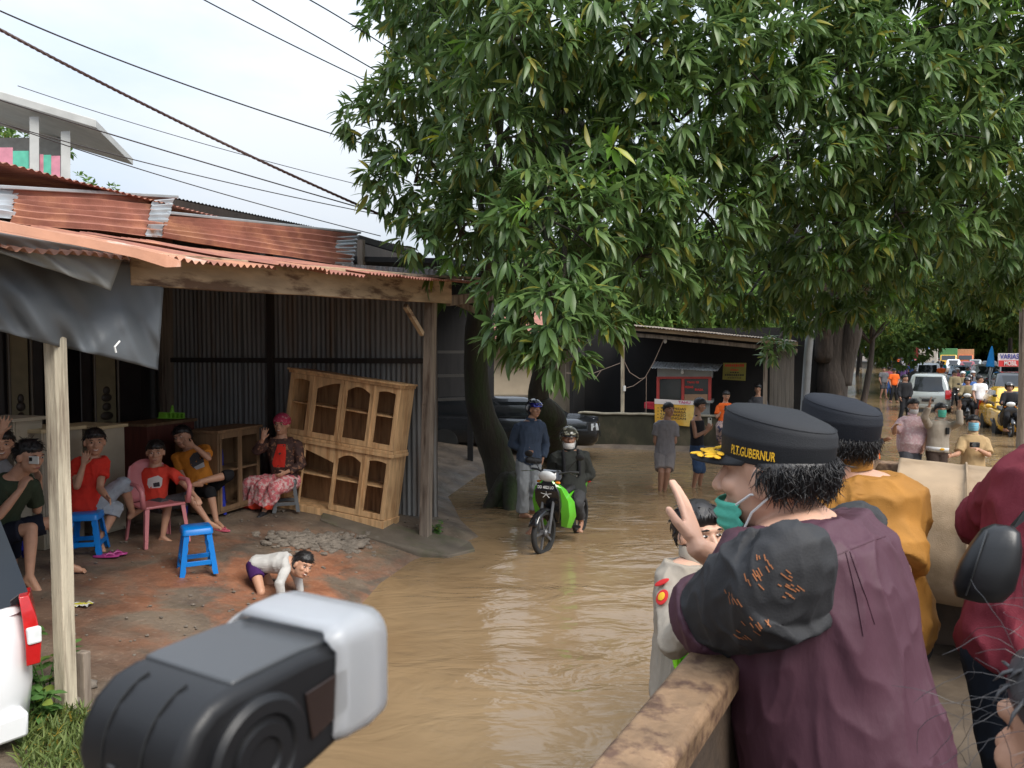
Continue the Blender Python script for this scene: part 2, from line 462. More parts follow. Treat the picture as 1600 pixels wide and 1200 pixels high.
# ================================================================== shop under rusty iron roofs
WOODG = M("weathered_timber", (0.23, 0.185, 0.145), rough=0.85, var=0.35, scale=3, stretch=(6, 6, 0.5), col2=(0.09, 0.062, 0.045), c2scale=2.2, c2lo=0.5, c2hi=0.66, bump=0.5, bscale=30)
WOODP = M("pale_timber", (0.52, 0.455, 0.34), rough=0.8, var=0.22, scale=3, stretch=(6, 6, 0.4), col2=(0.16, 0.12, 0.085), c2scale=2.4, c2lo=0.48, c2hi=0.66, bump=0.6, bscale=40)
WOODB = M("raw_beam_timber", (0.42, 0.31, 0.20), rough=0.8, var=0.3, scale=2.5, stretch=(1, 1, 5), col2=(0.13, 0.075, 0.045), c2scale=1.4, c2lo=0.52, c2hi=0.62, bump=0.4, bscale=26)
RUST = M("rusty_iron_sheet", (0.29, 0.115, 0.08), rough=0.75, var=0.28, scale=4, col2=(0.36, 0.17, 0.095), c2scale=2.0, c2lo=0.48, c2hi=0.7, bump=0.25, bscale=60)
RUSTO = M("orange_rust_sheet", (0.40, 0.19, 0.115), rough=0.7, var=0.25, scale=4, col2=(0.55, 0.45, 0.38), c2scale=2.3, c2lo=0.55, c2hi=0.68, bump=0.2, bscale=60)
ZINC = M("zinc_sheet", (0.50, 0.53, 0.56), rough=0.45, var=0.15, scale=4, metal=0.5, col2=(0.30, 0.16, 0.10), c2scale=3.0, c2lo=0.62, c2hi=0.72)
WALLZ = M("dull_zinc_wall", (0.20, 0.20, 0.195), rough=0.6, var=0.3, scale=2.2, stretch=(4, 4, 0.35), metal=0.15, col2=(0.16, 0.115, 0.08), c2scale=1.3, c2lo=0.52, c2hi=0.7)
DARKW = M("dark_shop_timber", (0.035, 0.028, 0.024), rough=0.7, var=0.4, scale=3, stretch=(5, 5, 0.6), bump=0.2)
A_ = T(104, 1112); B_ = T(664, 842)
e_ = V((B_.x - A_.x, B_.y - A_.y, 0)); LAB = e_.length; e_.normalize(); n_ = V((-e_.y, e_.x, 0))
def Q(t, off, z): return V((A_.x, A_.y, 0)) + e_ * t + n_ * off + V((0, 0, z))
def tpix(px, off):
    k = (px - CX) / F_PX; o = Q(0, off, 1.8)
    return (k * o.y - o.x) / (e_.x - k * e_.y)
def QP(px, py, off):                  # point on the plane 'off' behind the post line seen at a pixel
    t = tpix(px, off); p = Q(t, off, 0); r = ray(px, py)
    return V((p.x, p.y, CAM_H + r.z * (p.y / r.y)))
def corrugated(mb, p00, p10, p01, p11, across, pitch=0.076, amp=0.010, thick=0.0, sub=6, rows=3, warp=0.0, seed=0):
    """sheet p00-p10 (first edge) to p01-p11 (second edge); waves repeat along the first edge"""
    p00, p10, p01, p11 = map(V, (p00, p10, p01, p11))
    L = (p10 - p00).length; nn = max(2, int(L / pitch * sub)); nrm = (p10 - p00).cross(p01 - p00).normalized()
    rings = []
    for r in range(rows + 1):
        v = r / rows; row = []
        for i in range(nn + 1):
            u = i / nn; p = p00.lerp(p10, u).lerp(p01.lerp(p11, u), v)
            w = amp * math.sin(2 * PI * u * L / pitch)
            if warp: w += warp * noise.noise((u * 3 + seed, v * 3, seed * 1.7))
            row.append(p + nrm * w)
        rings.append(row)
    return mb.loft(rings, cap=False, closed=False)
shop = thing("shop_building", "open-fronted furniture shop with rusty corrugated iron roof and grey iron wall", "shop", Q(2, 2, 0.3))
# posts
def post(name, base, top, w, h, mat, parent, twist=0.0):
    mb = MB(); d = (V(top) - V(base)); rings = []
    x0, y0 = e_ * (w / 2), n_ * (h / 2)
    for i in range(9):
        c = V(base) + d * (i / 8); k = 1 + 0.06 * noise.noise((i * 0.9, base[0], 2)); jx = 0.006 * noise.noise((i * 1.3, base[1], 7))
        rings.append([c + (x0 * sx + y0 * sy) * k + e_ * jx for sx, sy in ((-1, -1), (1, -1), (1, 1), (-1, 1))])
    mb.loft(rings); return mb.build(name, mat, parent, bevel=0.006)
zt = QP(100, 535, 0).z
post("post", (A_.x, A_.y, A_.z - 0.15), Q(-0.02, 0, 3.1), 0.088, 0.088, WOODP, shop)
post("post_splice", Q(0.10, -0.03, A_.z - 0.1), Q(0.10, -0.03, A_.z + 0.34), 0.055, 0.07, WOODG, shop)
bt = QP(674, 470, 0)
post("post", (B_.x, B_.y, B_.z - 0.15), (bt.x, bt.y, bt.z), 0.15, 0.12, WOODG, shop)
post("post_splice", Q(LAB + 0.12, 0.02, B_.z - 0.1), Q(LAB + 0.11, 0.02, B_.z + 1.75), 0.10, 0.09, WOODP if False else WOODG, shop)
MB().beam(QP(634, 478, 0.0), QP(660, 522, 0.0), 0.05, 0.06).build("brace", WOODB, shop, bevel=0.004)
# front beam, left end sawn off
t0, t1 = tpix(200, -0.07), tpix(702, -0.07)
mb = MB(); rings = []
for i in range(25):
    u = i / 24; t = t0 + (t1 - t0) * u
    px = 200 + (702 - 200) * 0; 
    za, zb = QP(200, 446, -0.07).z, QP(700, 474, -0.07).z
    ta, tb = QP(200, 392, -0.07).z, QP(700, 432, -0.07).z
    zl = za + (zb - za) * u + 0.012 * noise.noise((u * 9, 0, 3)); zh = ta + (tb - ta) * u
    rings.append([Q(t, -0.11, zl), Q(t, -0.03, zl), Q(t, -0.03, zh), Q(t, -0.11, zh)])
mb.loft(rings).build("beam", WOODB, shop, bevel=0.006)
MB().beam(QP(700, 470, -0.05), QP(768, 462, -0.2), 0.07, 0.14).build("beam_stub", WOODG, shop, bevel=0.01)
MB().beam(QP(690, 462, 0.3), QP(745, 486, -0.1), 0.06, 0.09).build("rotten_rafter", WOODG, shop, bevel=0.01)
# lower roof sheets, waves run down the slope
ze0, ze1 = QP(290, 408, -0.36), QP(768, 444, -0.36)
te0, te1 = tpix(290, -0.36), tpix(768, -0.36)
def eave(t): return ze0.z + (ze1.z - ze0.z) * (t - te0) / (te1 - te0)
_ua, _ub = QP(24, 351, 1.60), QP(548, 421, 1.60); _uta, _utb = tpix(24, 1.60), tpix(548, 1.60)
def zup(t): return _ua.z + (_ub.z - _ua.z) * (t - _uta) / (_utb - _uta)
tl = -2.2; i = 0
while tl < te1 - 0.05:
    tr = min(tl + 0.78, te1); mb = MB(); lift = 0.012 * (i % 2); j = 0.03 * math.sin(i * 2.3)
    corrugated(mb, Q(tl, -0.36 + j, eave(tl) + lift), Q(tr + 0.05, -0.36 + j, eave(tr) + lift), Q(tl, 1.60, zup(tl) + lift), Q(tr + 0.05, 1.60, zup(tr) + lift), None, amp=0.013, rows=5, warp=0.02, seed=i)
    mb.build("roof_sheet", RUSTO if i < 4 else RUST, shop, smooth=True); tl = tr; i += 1
# ragged edge strip of flashing at the left
mb = MB(); mb.loft([[QP(x, y, -0.40 - 0.02 * k), QP(x, y + h, -0.43 - 0.02 * k), QP(x + 1, y + h, -0.36), QP(x + 1, y, -0.33)] for k, (x, y, h) in enumerate(((-60, 333, 15), (40, 352, 15), (140, 372, 15), (215, 387, 16), (262, 398, 20), (285, 408, 9)))])
mb.build("edge_flashing", RUSTO, shop, bevel=0.003)
MB().beam(QP(590, 428, -0.1), QP(770, 436, -0.38), 0.10, 0.03).build("roof_batten", WOODG, shop, bevel=0.004)
# the upper roof's two rusty sheets lie with their waves along the ridge
def upper(px0, px1, yt0, yt1, yb0, yb1, name, mat, off, seed):
    mb = MB(); corrugated(mb, QP(px0, yb0, off), QP(px0 + (yb0 - yt0) * 0.1, yt0, off + 0.28), QP(px1, yb1, off), QP(px1 + 10, yt1, off + 0.28), None, pitch=0.085, amp=0.021, rows=14, warp=0.03, seed=seed)
    return mb.build(name, mat, shop, smooth=True)
upper(24, 262, 296, 312, 346, 371, "ridge_sheet", RUST, 1.62, 1)
upper(258, 548, 335, 364, 370, 416, "ridge_sheet", RUST, 1.50, 4)
upper(-90, 28, 286, 294, 335, 342, "ridge_sheet", ZINC, 1.66, 7)
for a, b2, off in (((-80, 288), (276, 308), 1.92), ((262, 333), (560, 364), 1.80)):
    MB().beam(QP(*a, off), QP(*b2, off), 0.14, 0.03).build("ridge_cap", ZINC, shop, bevel=0.006)
for a, b2, off in (((548, 362), (548, 418), 1.52), ((263, 310), (255, 372), 1.60)):
    mb = MB(); corrugated(mb, QP(a[0] - 20, a[1] + 3, off + 0.24), QP(b2[0] - 24, b2[1] - 2, off - 0.015), QP(a[0] + 14, a[1], off + 0.24), QP(b2[0] + 4, b2[1], off - 0.015), None, pitch=0.085, amp=0.016, rows=2)
    mb.build("sheet_end", ZINC, shop, smooth=True)
# main roof behind and the dark far gable edge
for k in range(6):
    ta, tb = -3 + k * 1.75, -3 + (k + 1) * 1.75 + 0.05; mb = MB()
    if tb > tpix(548, 1.8): tb = tpix(548, 1.8)
    if ta >= tb: continue
    corrugated(mb, Q(ta, 1.8, 4.02 + 0.003 * k), Q(tb, 1.8, 4.02 + 0.003 * k), Q(ta, 5.6, 4.22), Q(tb, 5.6, 4.22), None, rows=2)
    mb.build("roof_sheet", RUST, shop, smooth=True)
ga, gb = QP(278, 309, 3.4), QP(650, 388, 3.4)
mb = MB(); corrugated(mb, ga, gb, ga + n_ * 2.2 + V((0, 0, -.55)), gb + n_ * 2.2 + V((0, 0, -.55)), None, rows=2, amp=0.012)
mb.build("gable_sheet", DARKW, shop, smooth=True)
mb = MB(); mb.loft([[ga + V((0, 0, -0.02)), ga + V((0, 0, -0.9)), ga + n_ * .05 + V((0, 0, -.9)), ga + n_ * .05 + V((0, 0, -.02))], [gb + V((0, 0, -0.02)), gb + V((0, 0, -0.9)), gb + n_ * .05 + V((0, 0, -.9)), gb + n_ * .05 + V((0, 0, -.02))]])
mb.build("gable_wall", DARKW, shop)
MB().beam(QP(560, 372, 2.2), QP(655, 400, 2.0), 0.08, 0.10).build("rafter", DARKW, shop)
MB().beam(QP(566, 420, 1.9), QP(566, 375, 1.9), 0.09, 0.09, up=n_).build("king_post", WOODG, shop)
# iron side wall, standing sheets
WO = 4.7
for k in range(6):
    a0, a1 = 0.06 + k * 0.775, 0.06 + (k + 1) * 0.775 + 0.03
    mb = MB(); off = 0.012 * (k % 2)
    corrugated(mb, Q(LAB + 0.58 + off, a0, 0.25), Q(LAB + 0.58 + off, a1, 0.25), Q(LAB + 0.58 + off, a0, 3.6 + a0 * 0.09), Q(LAB + 0.58 + off, a1, 3.6 + a1 * 0.09), None, pitch=0.076, amp=0.010, rows=4, sub=8, warp=0.02, seed=k)
    mb.build("wall_sheet", WALLZ, shop, smooth=True)
MB().beam(Q(LAB + 0.53, 0.1, 2.38), Q(LAB + 0.53, WO, 2.38), 0.05, 0.07).build("wall_rail", DARKW, shop, bevel=0.004)
MB().beam(Q(LAB + 0.51, 2.62, 0.3), Q(LAB + 0.51, 2.62, 3.9), 0.07, 0.09, up=n_).build("wall_stud", DARKW, shop, bevel=0.004)
MB().beam(Q(LAB + 0.51, 4.4, 0.3), Q(LAB + 0.51, 4.4, 3.9), 0.35, 0.06, up=n_).build("wall_stud", WOODG, shop, bevel=0.004)
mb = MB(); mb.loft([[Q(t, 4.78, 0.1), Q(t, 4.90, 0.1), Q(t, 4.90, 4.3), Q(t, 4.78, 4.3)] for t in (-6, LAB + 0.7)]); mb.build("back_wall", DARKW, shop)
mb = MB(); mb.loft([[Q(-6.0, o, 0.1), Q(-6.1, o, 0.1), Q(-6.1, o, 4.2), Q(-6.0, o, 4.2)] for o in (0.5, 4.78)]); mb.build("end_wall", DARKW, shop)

# tarpaulin: dark sheet hung behind the beam and a grey flap over it
TARP = M("slate_grey_tarpaulin", (0.105, 0.115, 0.125), rough=0.55, var=0.2, scale=2, bump=0.1, bscale=9, bdist=0.03)
TARPL = M("faded_grey_tarpaulin", (0.23, 0.23, 0.215), rough=0.6, var=0.2, scale=3, bump=0.15, bscale=12, bdist=0.02)
def sheet(rows, nu, nv, wave, seed, off):
    """rows: top and bottom polylines in pixels, hung at 'off' with folds"""
    def lerp_line(L, u):
        x = u * (len(L) - 1); i = min(int(x), len(L) - 2); f = x - i
        return (L[i][0] * (1 - f) + L[i + 1][0] * f, L[i][1] * (1 - f) + L[i + 1][1] * f)
    g = []
    for j in range(nv + 1):
        v = j / nv; r = []
        for i in range(nu + 1):
            u = i / nu; a, b2 = lerp_line(rows[0], u), lerp_line(rows[1], u)
            px, py = a[0] * (1 - v) + b2[0] * v, a[1] * (1 - v) + b2[1] * v
            o = off - wave * (v ** 0.7) * (0.6 * noise.noise((u * 4 + v * 1.2 + seed, v * 0.8, seed)) + 0.5 * noise.noise((u * 9 - v * 3, v * 1.5, seed + 4)) + 0.3 * abs(noise.noise((u * 3.1 + v, seed, 1))))
            r.append(QP(px, py, o))
        g.append(r)
    mb = MB(); mb.loft(g, cap=False, closed=False); return mb
tp = thing("tarpaulin", "dark grey tarpaulin hanging from the rusty eave beside the pale post", "tarpaulin", QP(120, 520, -0.1))
o = sheet([[(-120, 372), (0, 388), (110, 398), (205, 410), (258, 450)], [(-120, 490), (0, 517), (85, 540), (160, 556), (247, 578)]], 60, 26, 0.20, 3, -0.10).build("sheet", TARP, tp, smooth=True, sharp=180)
o.modifiers.new("thick", 'SOLIDIFY').thickness = 0.004
o = sheet([[(-120, 340), (0, 362), (100, 380), (199, 393)], [(-120, 372), (0, 394), (95, 425), (176, 454)]], 40, 12, 0.10, 9, -0.30).build("flap", TARPL, tp, smooth=True, sharp=180)
o.modifiers.new("thick", 'SOLIDIFY').thickness = 0.004
WHITE = M("off_white", (0.72, 0.72, 0.70), rough=0.6, var=0.08)
MB().tube([QP(188, 533, -0.27), QP(180, 542, -0.27), QP(182, 551, -0.27)], 0.006, 6).build("torn_spot", WHITE, tp)

# ================================================================== upper-left two-storey house
CONC = M("pale_concrete", (0.46, 0.46, 0.44), rough=0.9, var=0.14, scale=3, bump=0.2, bscale=30)
house = thing("balcony_house", "two-storey concrete house with pink and green striped balcony rail", "house", G(60, 640, 0.4))
def HB(px0, py0, px1, py1, d0, d1, name, mat, bev=0.01):
    mb = MB(); a, b2, c, d = P(px0, py0, d0), P(px1, py0, d0), P(px1, py1, d0), P(px0, py1, d0)
    mb.prism([a, b2, c, d], P((px0 + px1) / 2, (py0 + py1) / 2, d1) - P((px0 + px1) / 2, (py0 + py1) / 2, d0)); return mb.build(name, mat, house, bevel=bev)
HD = 18.0
mb = MB(); a, b2 = P(-160, 108, HD), P(150, 200, HD)
up = V((0, 0, 0.2)); bk = V((-0.9, 3.6, 0.0))
mb.loft([[a, a + up, a + up + bk, a + bk], [b2, b2 + up, b2 + up + bk, b2 + bk]]); mb.build("roof_slab", CONC, house, bevel=0.02)
HB(46, 182, 61, 300, HD + 0.2, HD + 0.45, "column", CONC); HB(95, 205, 110, 300, HD + 0.3, HD + 0.55, "column", CONC)
HB(-160, 215, 95, 420, HD + 2.6, HD + 2.75, "rear_wall", M("rear_plaster", (0.38, 0.37, 0.35), rough=0.9))  # mid-grey plaster, slightly paler than the lower wall
PINK = M("pink_panel", (0.55, 0.22, 0.28), rough=0.7); GREENP = M("green_panel", (0.10, 0.42, 0.30), rough=0.7)
for i, (x0, x1, m_) in enumerate(((-60, -20, GREENP), (-20, 20, PINK), (20, 45, GREENP), (62, 68, PINK), (68, 80, GREENP), (80, 94, PINK))):
    HB(x0, 233 + x0 * 0.13, x1, 300, HD + 0.30 + 0.004 * (i % 2), HD + 0.36, "rail_panel", m_, 0)
HB(-160, 296, 112, 322, HD, HD + 3.2, "floor_slab", CONC)
HB(-160, 322, 108, 640, HD + 0.4, HD + 3.0, "lower_wall", M("grey_plaster", (0.36, 0.35, 0.33), rough=0.9))

# ================================================================== neighbouring dark shed behind the mango trunks
BLACKW = M("deep_shade_boards", (0.016, 0.015, 0.016), rough=0.8, var=0.5, scale=3, stretch=(5, 5, 0.5))  # near-black boards: the shed's deep interior shade is put into their colour
dk = thing("dark_shed", "deeply shaded open timber shed behind the leaning mango trunk", "shed", G(700, 680, 0.2))
def slab(root, name, a, b2, h0, h1, th, mat, bev=0.0):
    a, b2 = V(a), V(b2); d = (b2 - a).normalized(); nn = V((-d.y, d.x, 0)) * th
    mb = MB(); mb.loft([[V((p.x, p.y, h0)), V((p.x, p.y, h1)), V((p.x, p.y, h1)) + nn, V((p.x, p.y, h0)) + nn] for p in (a, b2)])
    return mb.build(name, mat, root, bevel=bev)
da, db = P(640, 600, 17.5), P(772, 600, 18.6)
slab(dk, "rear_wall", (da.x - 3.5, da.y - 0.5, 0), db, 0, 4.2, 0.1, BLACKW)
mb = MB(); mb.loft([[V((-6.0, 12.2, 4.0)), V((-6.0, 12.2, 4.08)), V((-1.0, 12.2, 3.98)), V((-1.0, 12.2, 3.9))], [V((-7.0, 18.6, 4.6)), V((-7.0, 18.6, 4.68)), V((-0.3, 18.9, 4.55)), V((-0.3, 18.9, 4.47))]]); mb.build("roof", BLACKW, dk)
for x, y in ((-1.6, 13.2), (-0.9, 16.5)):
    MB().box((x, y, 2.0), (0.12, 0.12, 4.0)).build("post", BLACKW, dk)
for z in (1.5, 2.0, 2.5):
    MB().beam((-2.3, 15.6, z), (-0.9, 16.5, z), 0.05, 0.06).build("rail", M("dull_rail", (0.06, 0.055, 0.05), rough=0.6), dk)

# beige house wall seen between the trunks
bh = thing("beige_house", "beige plastered house wall glimpsed between the mango trunks", "house", G(830, 660, 0.2))
BEIGE = M("beige_plaster", (0.40, 0.33, 0.24), rough=0.9, var=0.12, scale=3, col2=(0.22, 0.18, 0.13), c2scale=1.2, c2lo=0.55, c2hi=0.75)
pa, pb = P(762, 600, 23), P(884, 600, 23)
slab(bh, "wall", pa, pb, 0.0, 2.75, 0.2, BEIGE, 0.01)
slab(bh, "corner_pier", pb + V((0.02, -0.05, 0)), pb + V((0.32, -0.05, 0)), 0.0, 2.75, 0.3, BEIGE, 0.01)
mb = MB(); mb.loft([[V((pa.x - 0.4, 22.2, 2.8)), V((pa.x - 0.4, 22.2, 2.88)), V((pb.x + 0.5, 22.2, 2.88)), V((pb.x + 0.5, 22.2, 2.8))], [V((pa.x - 0.4, 27, 3.9)), V((pa.x - 0.4, 27, 3.98)), V((pb.x + 0.5, 27, 3.98)), V((pb.x + 0.5, 27, 3.9))]]); mb.build("roof", RUST, bh)

# ================================================================== food stall shed with the mossy low wall
s_ = V((0.955, -0.297, 0)); t_ = V((0.297, 0.955, 0))
W0 = G(903, 697, 0); W0.z = 0
def S(a, o, z): return W0 + s_ * a + t_ * o + V((0, 0, z))
def SP(px, py, o):                    # point on the plane o behind the low wall's face seen at a pixel
    k = (px - CX) / F_PX; p = S(0, o, 0); a = (k * p.y - p.x) / (s_.x - k * s_.y); p = S(a, o, 0); r = ray(px, py)
    return V((p.x, p.y, CAM_H + r.z * p.y / r.y))
MOSS = M("mossy_concrete", (0.055, 0.052, 0.032), rough=0.95, var=0.4, scale=3, col2=(0.12, 0.10, 0.065), c2scale=1.8, c2lo=0.5, c2hi=0.68, bump=0.5, bscale=14, stretch=(1, 1, 0.5))
COPING = M("worn_coping", (0.26, 0.23, 0.17), rough=0.9, var=0.3, scale=5, bump=0.4, bscale=30)
lw = thing("low_wall", "low mossy concrete wall standing in the flood before the food stall", "wall", S(2, 0, 0))
mb = MB(); rings = []
for i in range(41):
    a = i / 40 * 6.2; h = 0.86 + 0.02 * noise.noise((a * 2, 0, 0)); rings.append([S(a, 0.008 * noise.noise((a * 3, 1, 0)), -0.4), S(a, 0.2, -0.4), S(a, 0.2, h), S(a, 0.008 * noise.noise((a * 3, 5, 0)), h)])
mb.loft(rings).build("wall_body", MOSS, lw, bevel=0.015)
mb = MB(); rings = []
for i in range(41):
    a = i / 40 * 6.2; h = 0.865 + 0.02 * noise.noise((a * 2, 0, 0)) + 0.008 * noise.noise((a * 9, 0, 4)); rings.append([S(a, -0.03, h), S(a, 0.22, h), S(a, 0.22, h + 0.045), S(a, -0.03, h + 0.04)])
mb.loft(rings).build("coping", COPING, lw, bevel=0.01)
st = thing("stall_shed", "black food stall shed with rough timber roof edge behind the mossy wall", "shed", S(3, 1.5, 0.3))
DARKB = M("mottled_black_wall", (0.012, 0.011, 0.011), rough=0.9, var=0.5, scale=2)  # near-black with random variation in tone
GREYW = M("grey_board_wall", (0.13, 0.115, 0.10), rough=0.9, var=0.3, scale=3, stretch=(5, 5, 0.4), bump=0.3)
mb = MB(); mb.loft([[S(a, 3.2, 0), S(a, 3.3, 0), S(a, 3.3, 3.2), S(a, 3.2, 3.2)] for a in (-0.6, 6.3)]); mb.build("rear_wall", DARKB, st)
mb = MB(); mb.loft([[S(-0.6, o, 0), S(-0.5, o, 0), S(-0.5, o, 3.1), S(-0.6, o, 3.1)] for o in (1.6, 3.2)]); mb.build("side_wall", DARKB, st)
r0, r1 = SP(1203, 548, 0.35), SP(1241, 556, 0.35)
for k in range(6):
    a, b2 = r0.lerp(r1, k / 6), r0.lerp(r1, (k + 0.97) / 6)
    slab(st, "wall_board", a, b2, 0.0, r0.z - 0.02 * (k % 3), 0.03, GREYW, 0.004)
for px, y0, mat, w in ((973, 514, WOODP, 0.09), (1196, 535, WOODG, 0.10)):
    top = SP(px, y0, 0.3); MB().beam((top.x, top.y, 0.2), top, w, w, up=t_).build("post", mat, st, bevel=0.006)
fa, fb = SP(960, 513, 0.1), SP(1246, 541, 0.1)
for k, (z0, z1, o) in enumerate(((0.0, 0.10, 0.0), (-0.16, -0.06, 0.12))):
    mb = MB(); rings = []
    for i in range(15):
        p = fa.lerp(fb, i / 14) + t_ * o + V((0, 0, 0.015 * noise.noise((i * 0.7, k, 0)))); rings.append([p + V((0, 0, z0)), p + t_ * .05 + V((0, 0, z0)), p + t_ * .05 + V((0, 0, z1)), p + V((0, 0, z1))])
    mb.loft(rings).build("eave_board", WOODB if k == 0 else WOODG, st, bevel=0.006)
for k in range(7):
    a, b2 = fa.lerp(fb, k / 7) + V((0, 0, 0.11 + 0.006 * (k % 2))), fa.lerp(fb, (k + 1.04) / 7) + V((0, 0, 0.11 + 0.006 * (k % 2)))
    mb = MB(); corrugated(mb, a - t_ * .1, b2 - t_ * .1, a + t_ * 3.5 + V((0, 0, .10)), b2 + t_ * 3.5 + V((0, 0, .10)), None, rows=2); mb.build("roof_sheet", WOODG, st, smooth=True)
mb = MB(); mb.loft([[S(a, 0.2, -0.1), S(a, 3.2, -0.1), S(a, 3.2, 0.3), S(a, 0.2, 0.3)] for a in (-0.5, 6.2)]); mb.build("floor", MOSS, st)
# ================================================================== trees
BARK = M("mossy_mango_bark", (0.045, 0.037, 0.026), rough=0.95, var=0.45, scale=4, col2=(0.028, 0.042, 0.014), c2scale=2.0, c2lo=0.45, c2hi=0.6, bump=0.9, bscale=18, bdist=0.03, stretch=(1, 1, 0.35))
BARK2 = M("dark_furrowed_bark", (0.034, 0.026, 0.021), rough=0.95, var=0.45, scale=4, col2=(0.07, 0.05, 0.038), c2scale=2.4, c2lo=0.52, c2hi=0.66, bump=1.0, bscale=14, bdist=0.04, stretch=(1, 1, 0.25))
def leafmat(name, col, col2, rough=0.38, spec=0.45, tr=0.38):
    m = bpy.data.materials.new(name); m.use_nodes = True
    n, l = m.node_tree.nodes, m.node_tree.links; b = n["Principled BSDF"]
    g = n.new("ShaderNodeNewGeometry"); oi = n.new("ShaderNodeObjectInfo")
    ad = n.new("ShaderNodeMath"); ad.operation = 'ADD'; l.new(g.outputs['Random Per Island'], ad.inputs[0]); l.new(oi.outputs['Random'], ad.inputs[1])
    fr = n.new("ShaderNodeMath"); fr.operation = 'FRACT'; l.new(ad.outputs[0], fr.inputs[0])
    rp = n.new("ShaderNodeValToRGB"); e = rp.color_ramp.elements
    e[0].color = (*col, 1); e[1].color = (*col2, 1); e[1].position = 0.92
    x = e.new(0.98); x.color = (col2[0] * 2.2, col2[1] * 1.3, col2[2] * 0.8, 1)
    l.new(fr.outputs[0], rp.inputs['Fac'])
    l.new(rp.outputs['Color'], b.inputs['Base Color']); b.inputs['Roughness'].default_value = rough; b.inputs['Specular IOR Level'].default_value = spec
    tl = n.new("ShaderNodeBsdfTranslucent"); l.new(rp.outputs['Color'], tl.inputs['Color'])
    ms = n.new("ShaderNodeMixShader"); ms.inputs[0].default_value = tr
    l.new(b.outputs['BSDF'], ms.inputs[1]); l.new(tl.outputs['BSDF'], ms.inputs[2]); l.new(ms.outputs[0], n["Material Output"].inputs['Surface'])
    return m
LEAF = leafmat("mango_leaf", (0.060, 0.122, 0.036), (0.140, 0.225, 0.064))
LEAFY = leafmat("young_mango_leaf", (0.10, 0.22, 0.030), (0.17, 0.30, 0.045), tr=0.35)
LEAFF = leafmat("far_leaf", (0.075, 0.135, 0.034), (0.155, 0.245, 0.065), rough=0.6, spec=0.3)
LEAFL = leafmat("light_feathery_leaf", (0.075, 0.15, 0.03), (0.16, 0.26, 0.06), rough=0.6, spec=0.3, tr=0.35)
def leaf_template(fold=0.25, droop=0.35):
    st = [(0.0, 0.10), (0.22, 0.75), (0.5, 1.0), (0.78, 0.62), (1.0, 0.0)]; v = []; f = []
    for t, w in st:
        z = -droop * t * t; hw = 0.120 * w
        if w > 0: v += [(-hw, t, z + fold * hw), (0, t, z), (hw, t, z + fold * hw)]
        else: v.append((0, t, z))
    for i in range(3): a = i * 3; f += [(a, a + 1, a + 4, a + 3), (a + 1, a + 2, a + 5, a + 4)]
    f += [(9, 10, 12), (10, 11, 12)]
    return np.array(v, float), f
LT, LF = leaf_template()
def leaf_arrays(pos, dirs, size, wid, spin, tmpl=LT):
    """vertices of every leaf; pos, dirs (N,3)"""
    d = dirs / np.linalg.norm(dirs, axis=1, keepdims=True)
    up = np.tile(np.array([0, 0, 1.0]), (len(d), 1)) + spin
    x = np.cross(d, up); x /= np.linalg.norm(x, axis=1, keepdims=True) + 1e-9; z = np.cross(x, d)
    t = tmpl
    return (pos[:, None, :] + x[:, None, :] * (t[None, :, 0:1] * (size * wid)[:, None, None]) + d[:, None, :] * (t[None, :, 1:2] * size[:, None, None]) + z[:, None, :] * (t[None, :, 2:3] * size[:, None, None])), x, d, z
def leaves_mesh(name, verts, mats_idx=None):
    N, k, _ = verts.shape; me = bpy.data.meshes.new(name)
    me.vertices.add(N * k); me.vertices.foreach_set('co', verts.astype(np.float32).ravel())
    fl = [np.array(f) for f in LF]; starts = []; idx = []; base = (np.arange(N) * k)
    sizes = np.array([len(f) for f in LF]); per = sizes.sum()
    flat = np.concatenate(fl); loops = (base[:, None] + flat[None, :]).ravel()
    ls = np.concatenate([[0], np.cumsum(sizes)[:-1]]); lstart = (np.arange(N)[:, None] * per + ls[None, :]).ravel()
    me.loops.add(len(loops)); me.loops.foreach_set('vertex_index', loops.astype(np.int32))
    me.polygons.add(len(lstart)); me.polygons.foreach_set('loop_start', lstart.astype(np.int32))
    if mats_idx is not None: me.polygons.foreach_set('material_index', np.repeat(mats_idx, len(LF)).astype(np.int32))
    me.polygons.foreach_set('use_smooth', np.ones(len(lstart), bool))
    me.update(calc_edges=True); return me
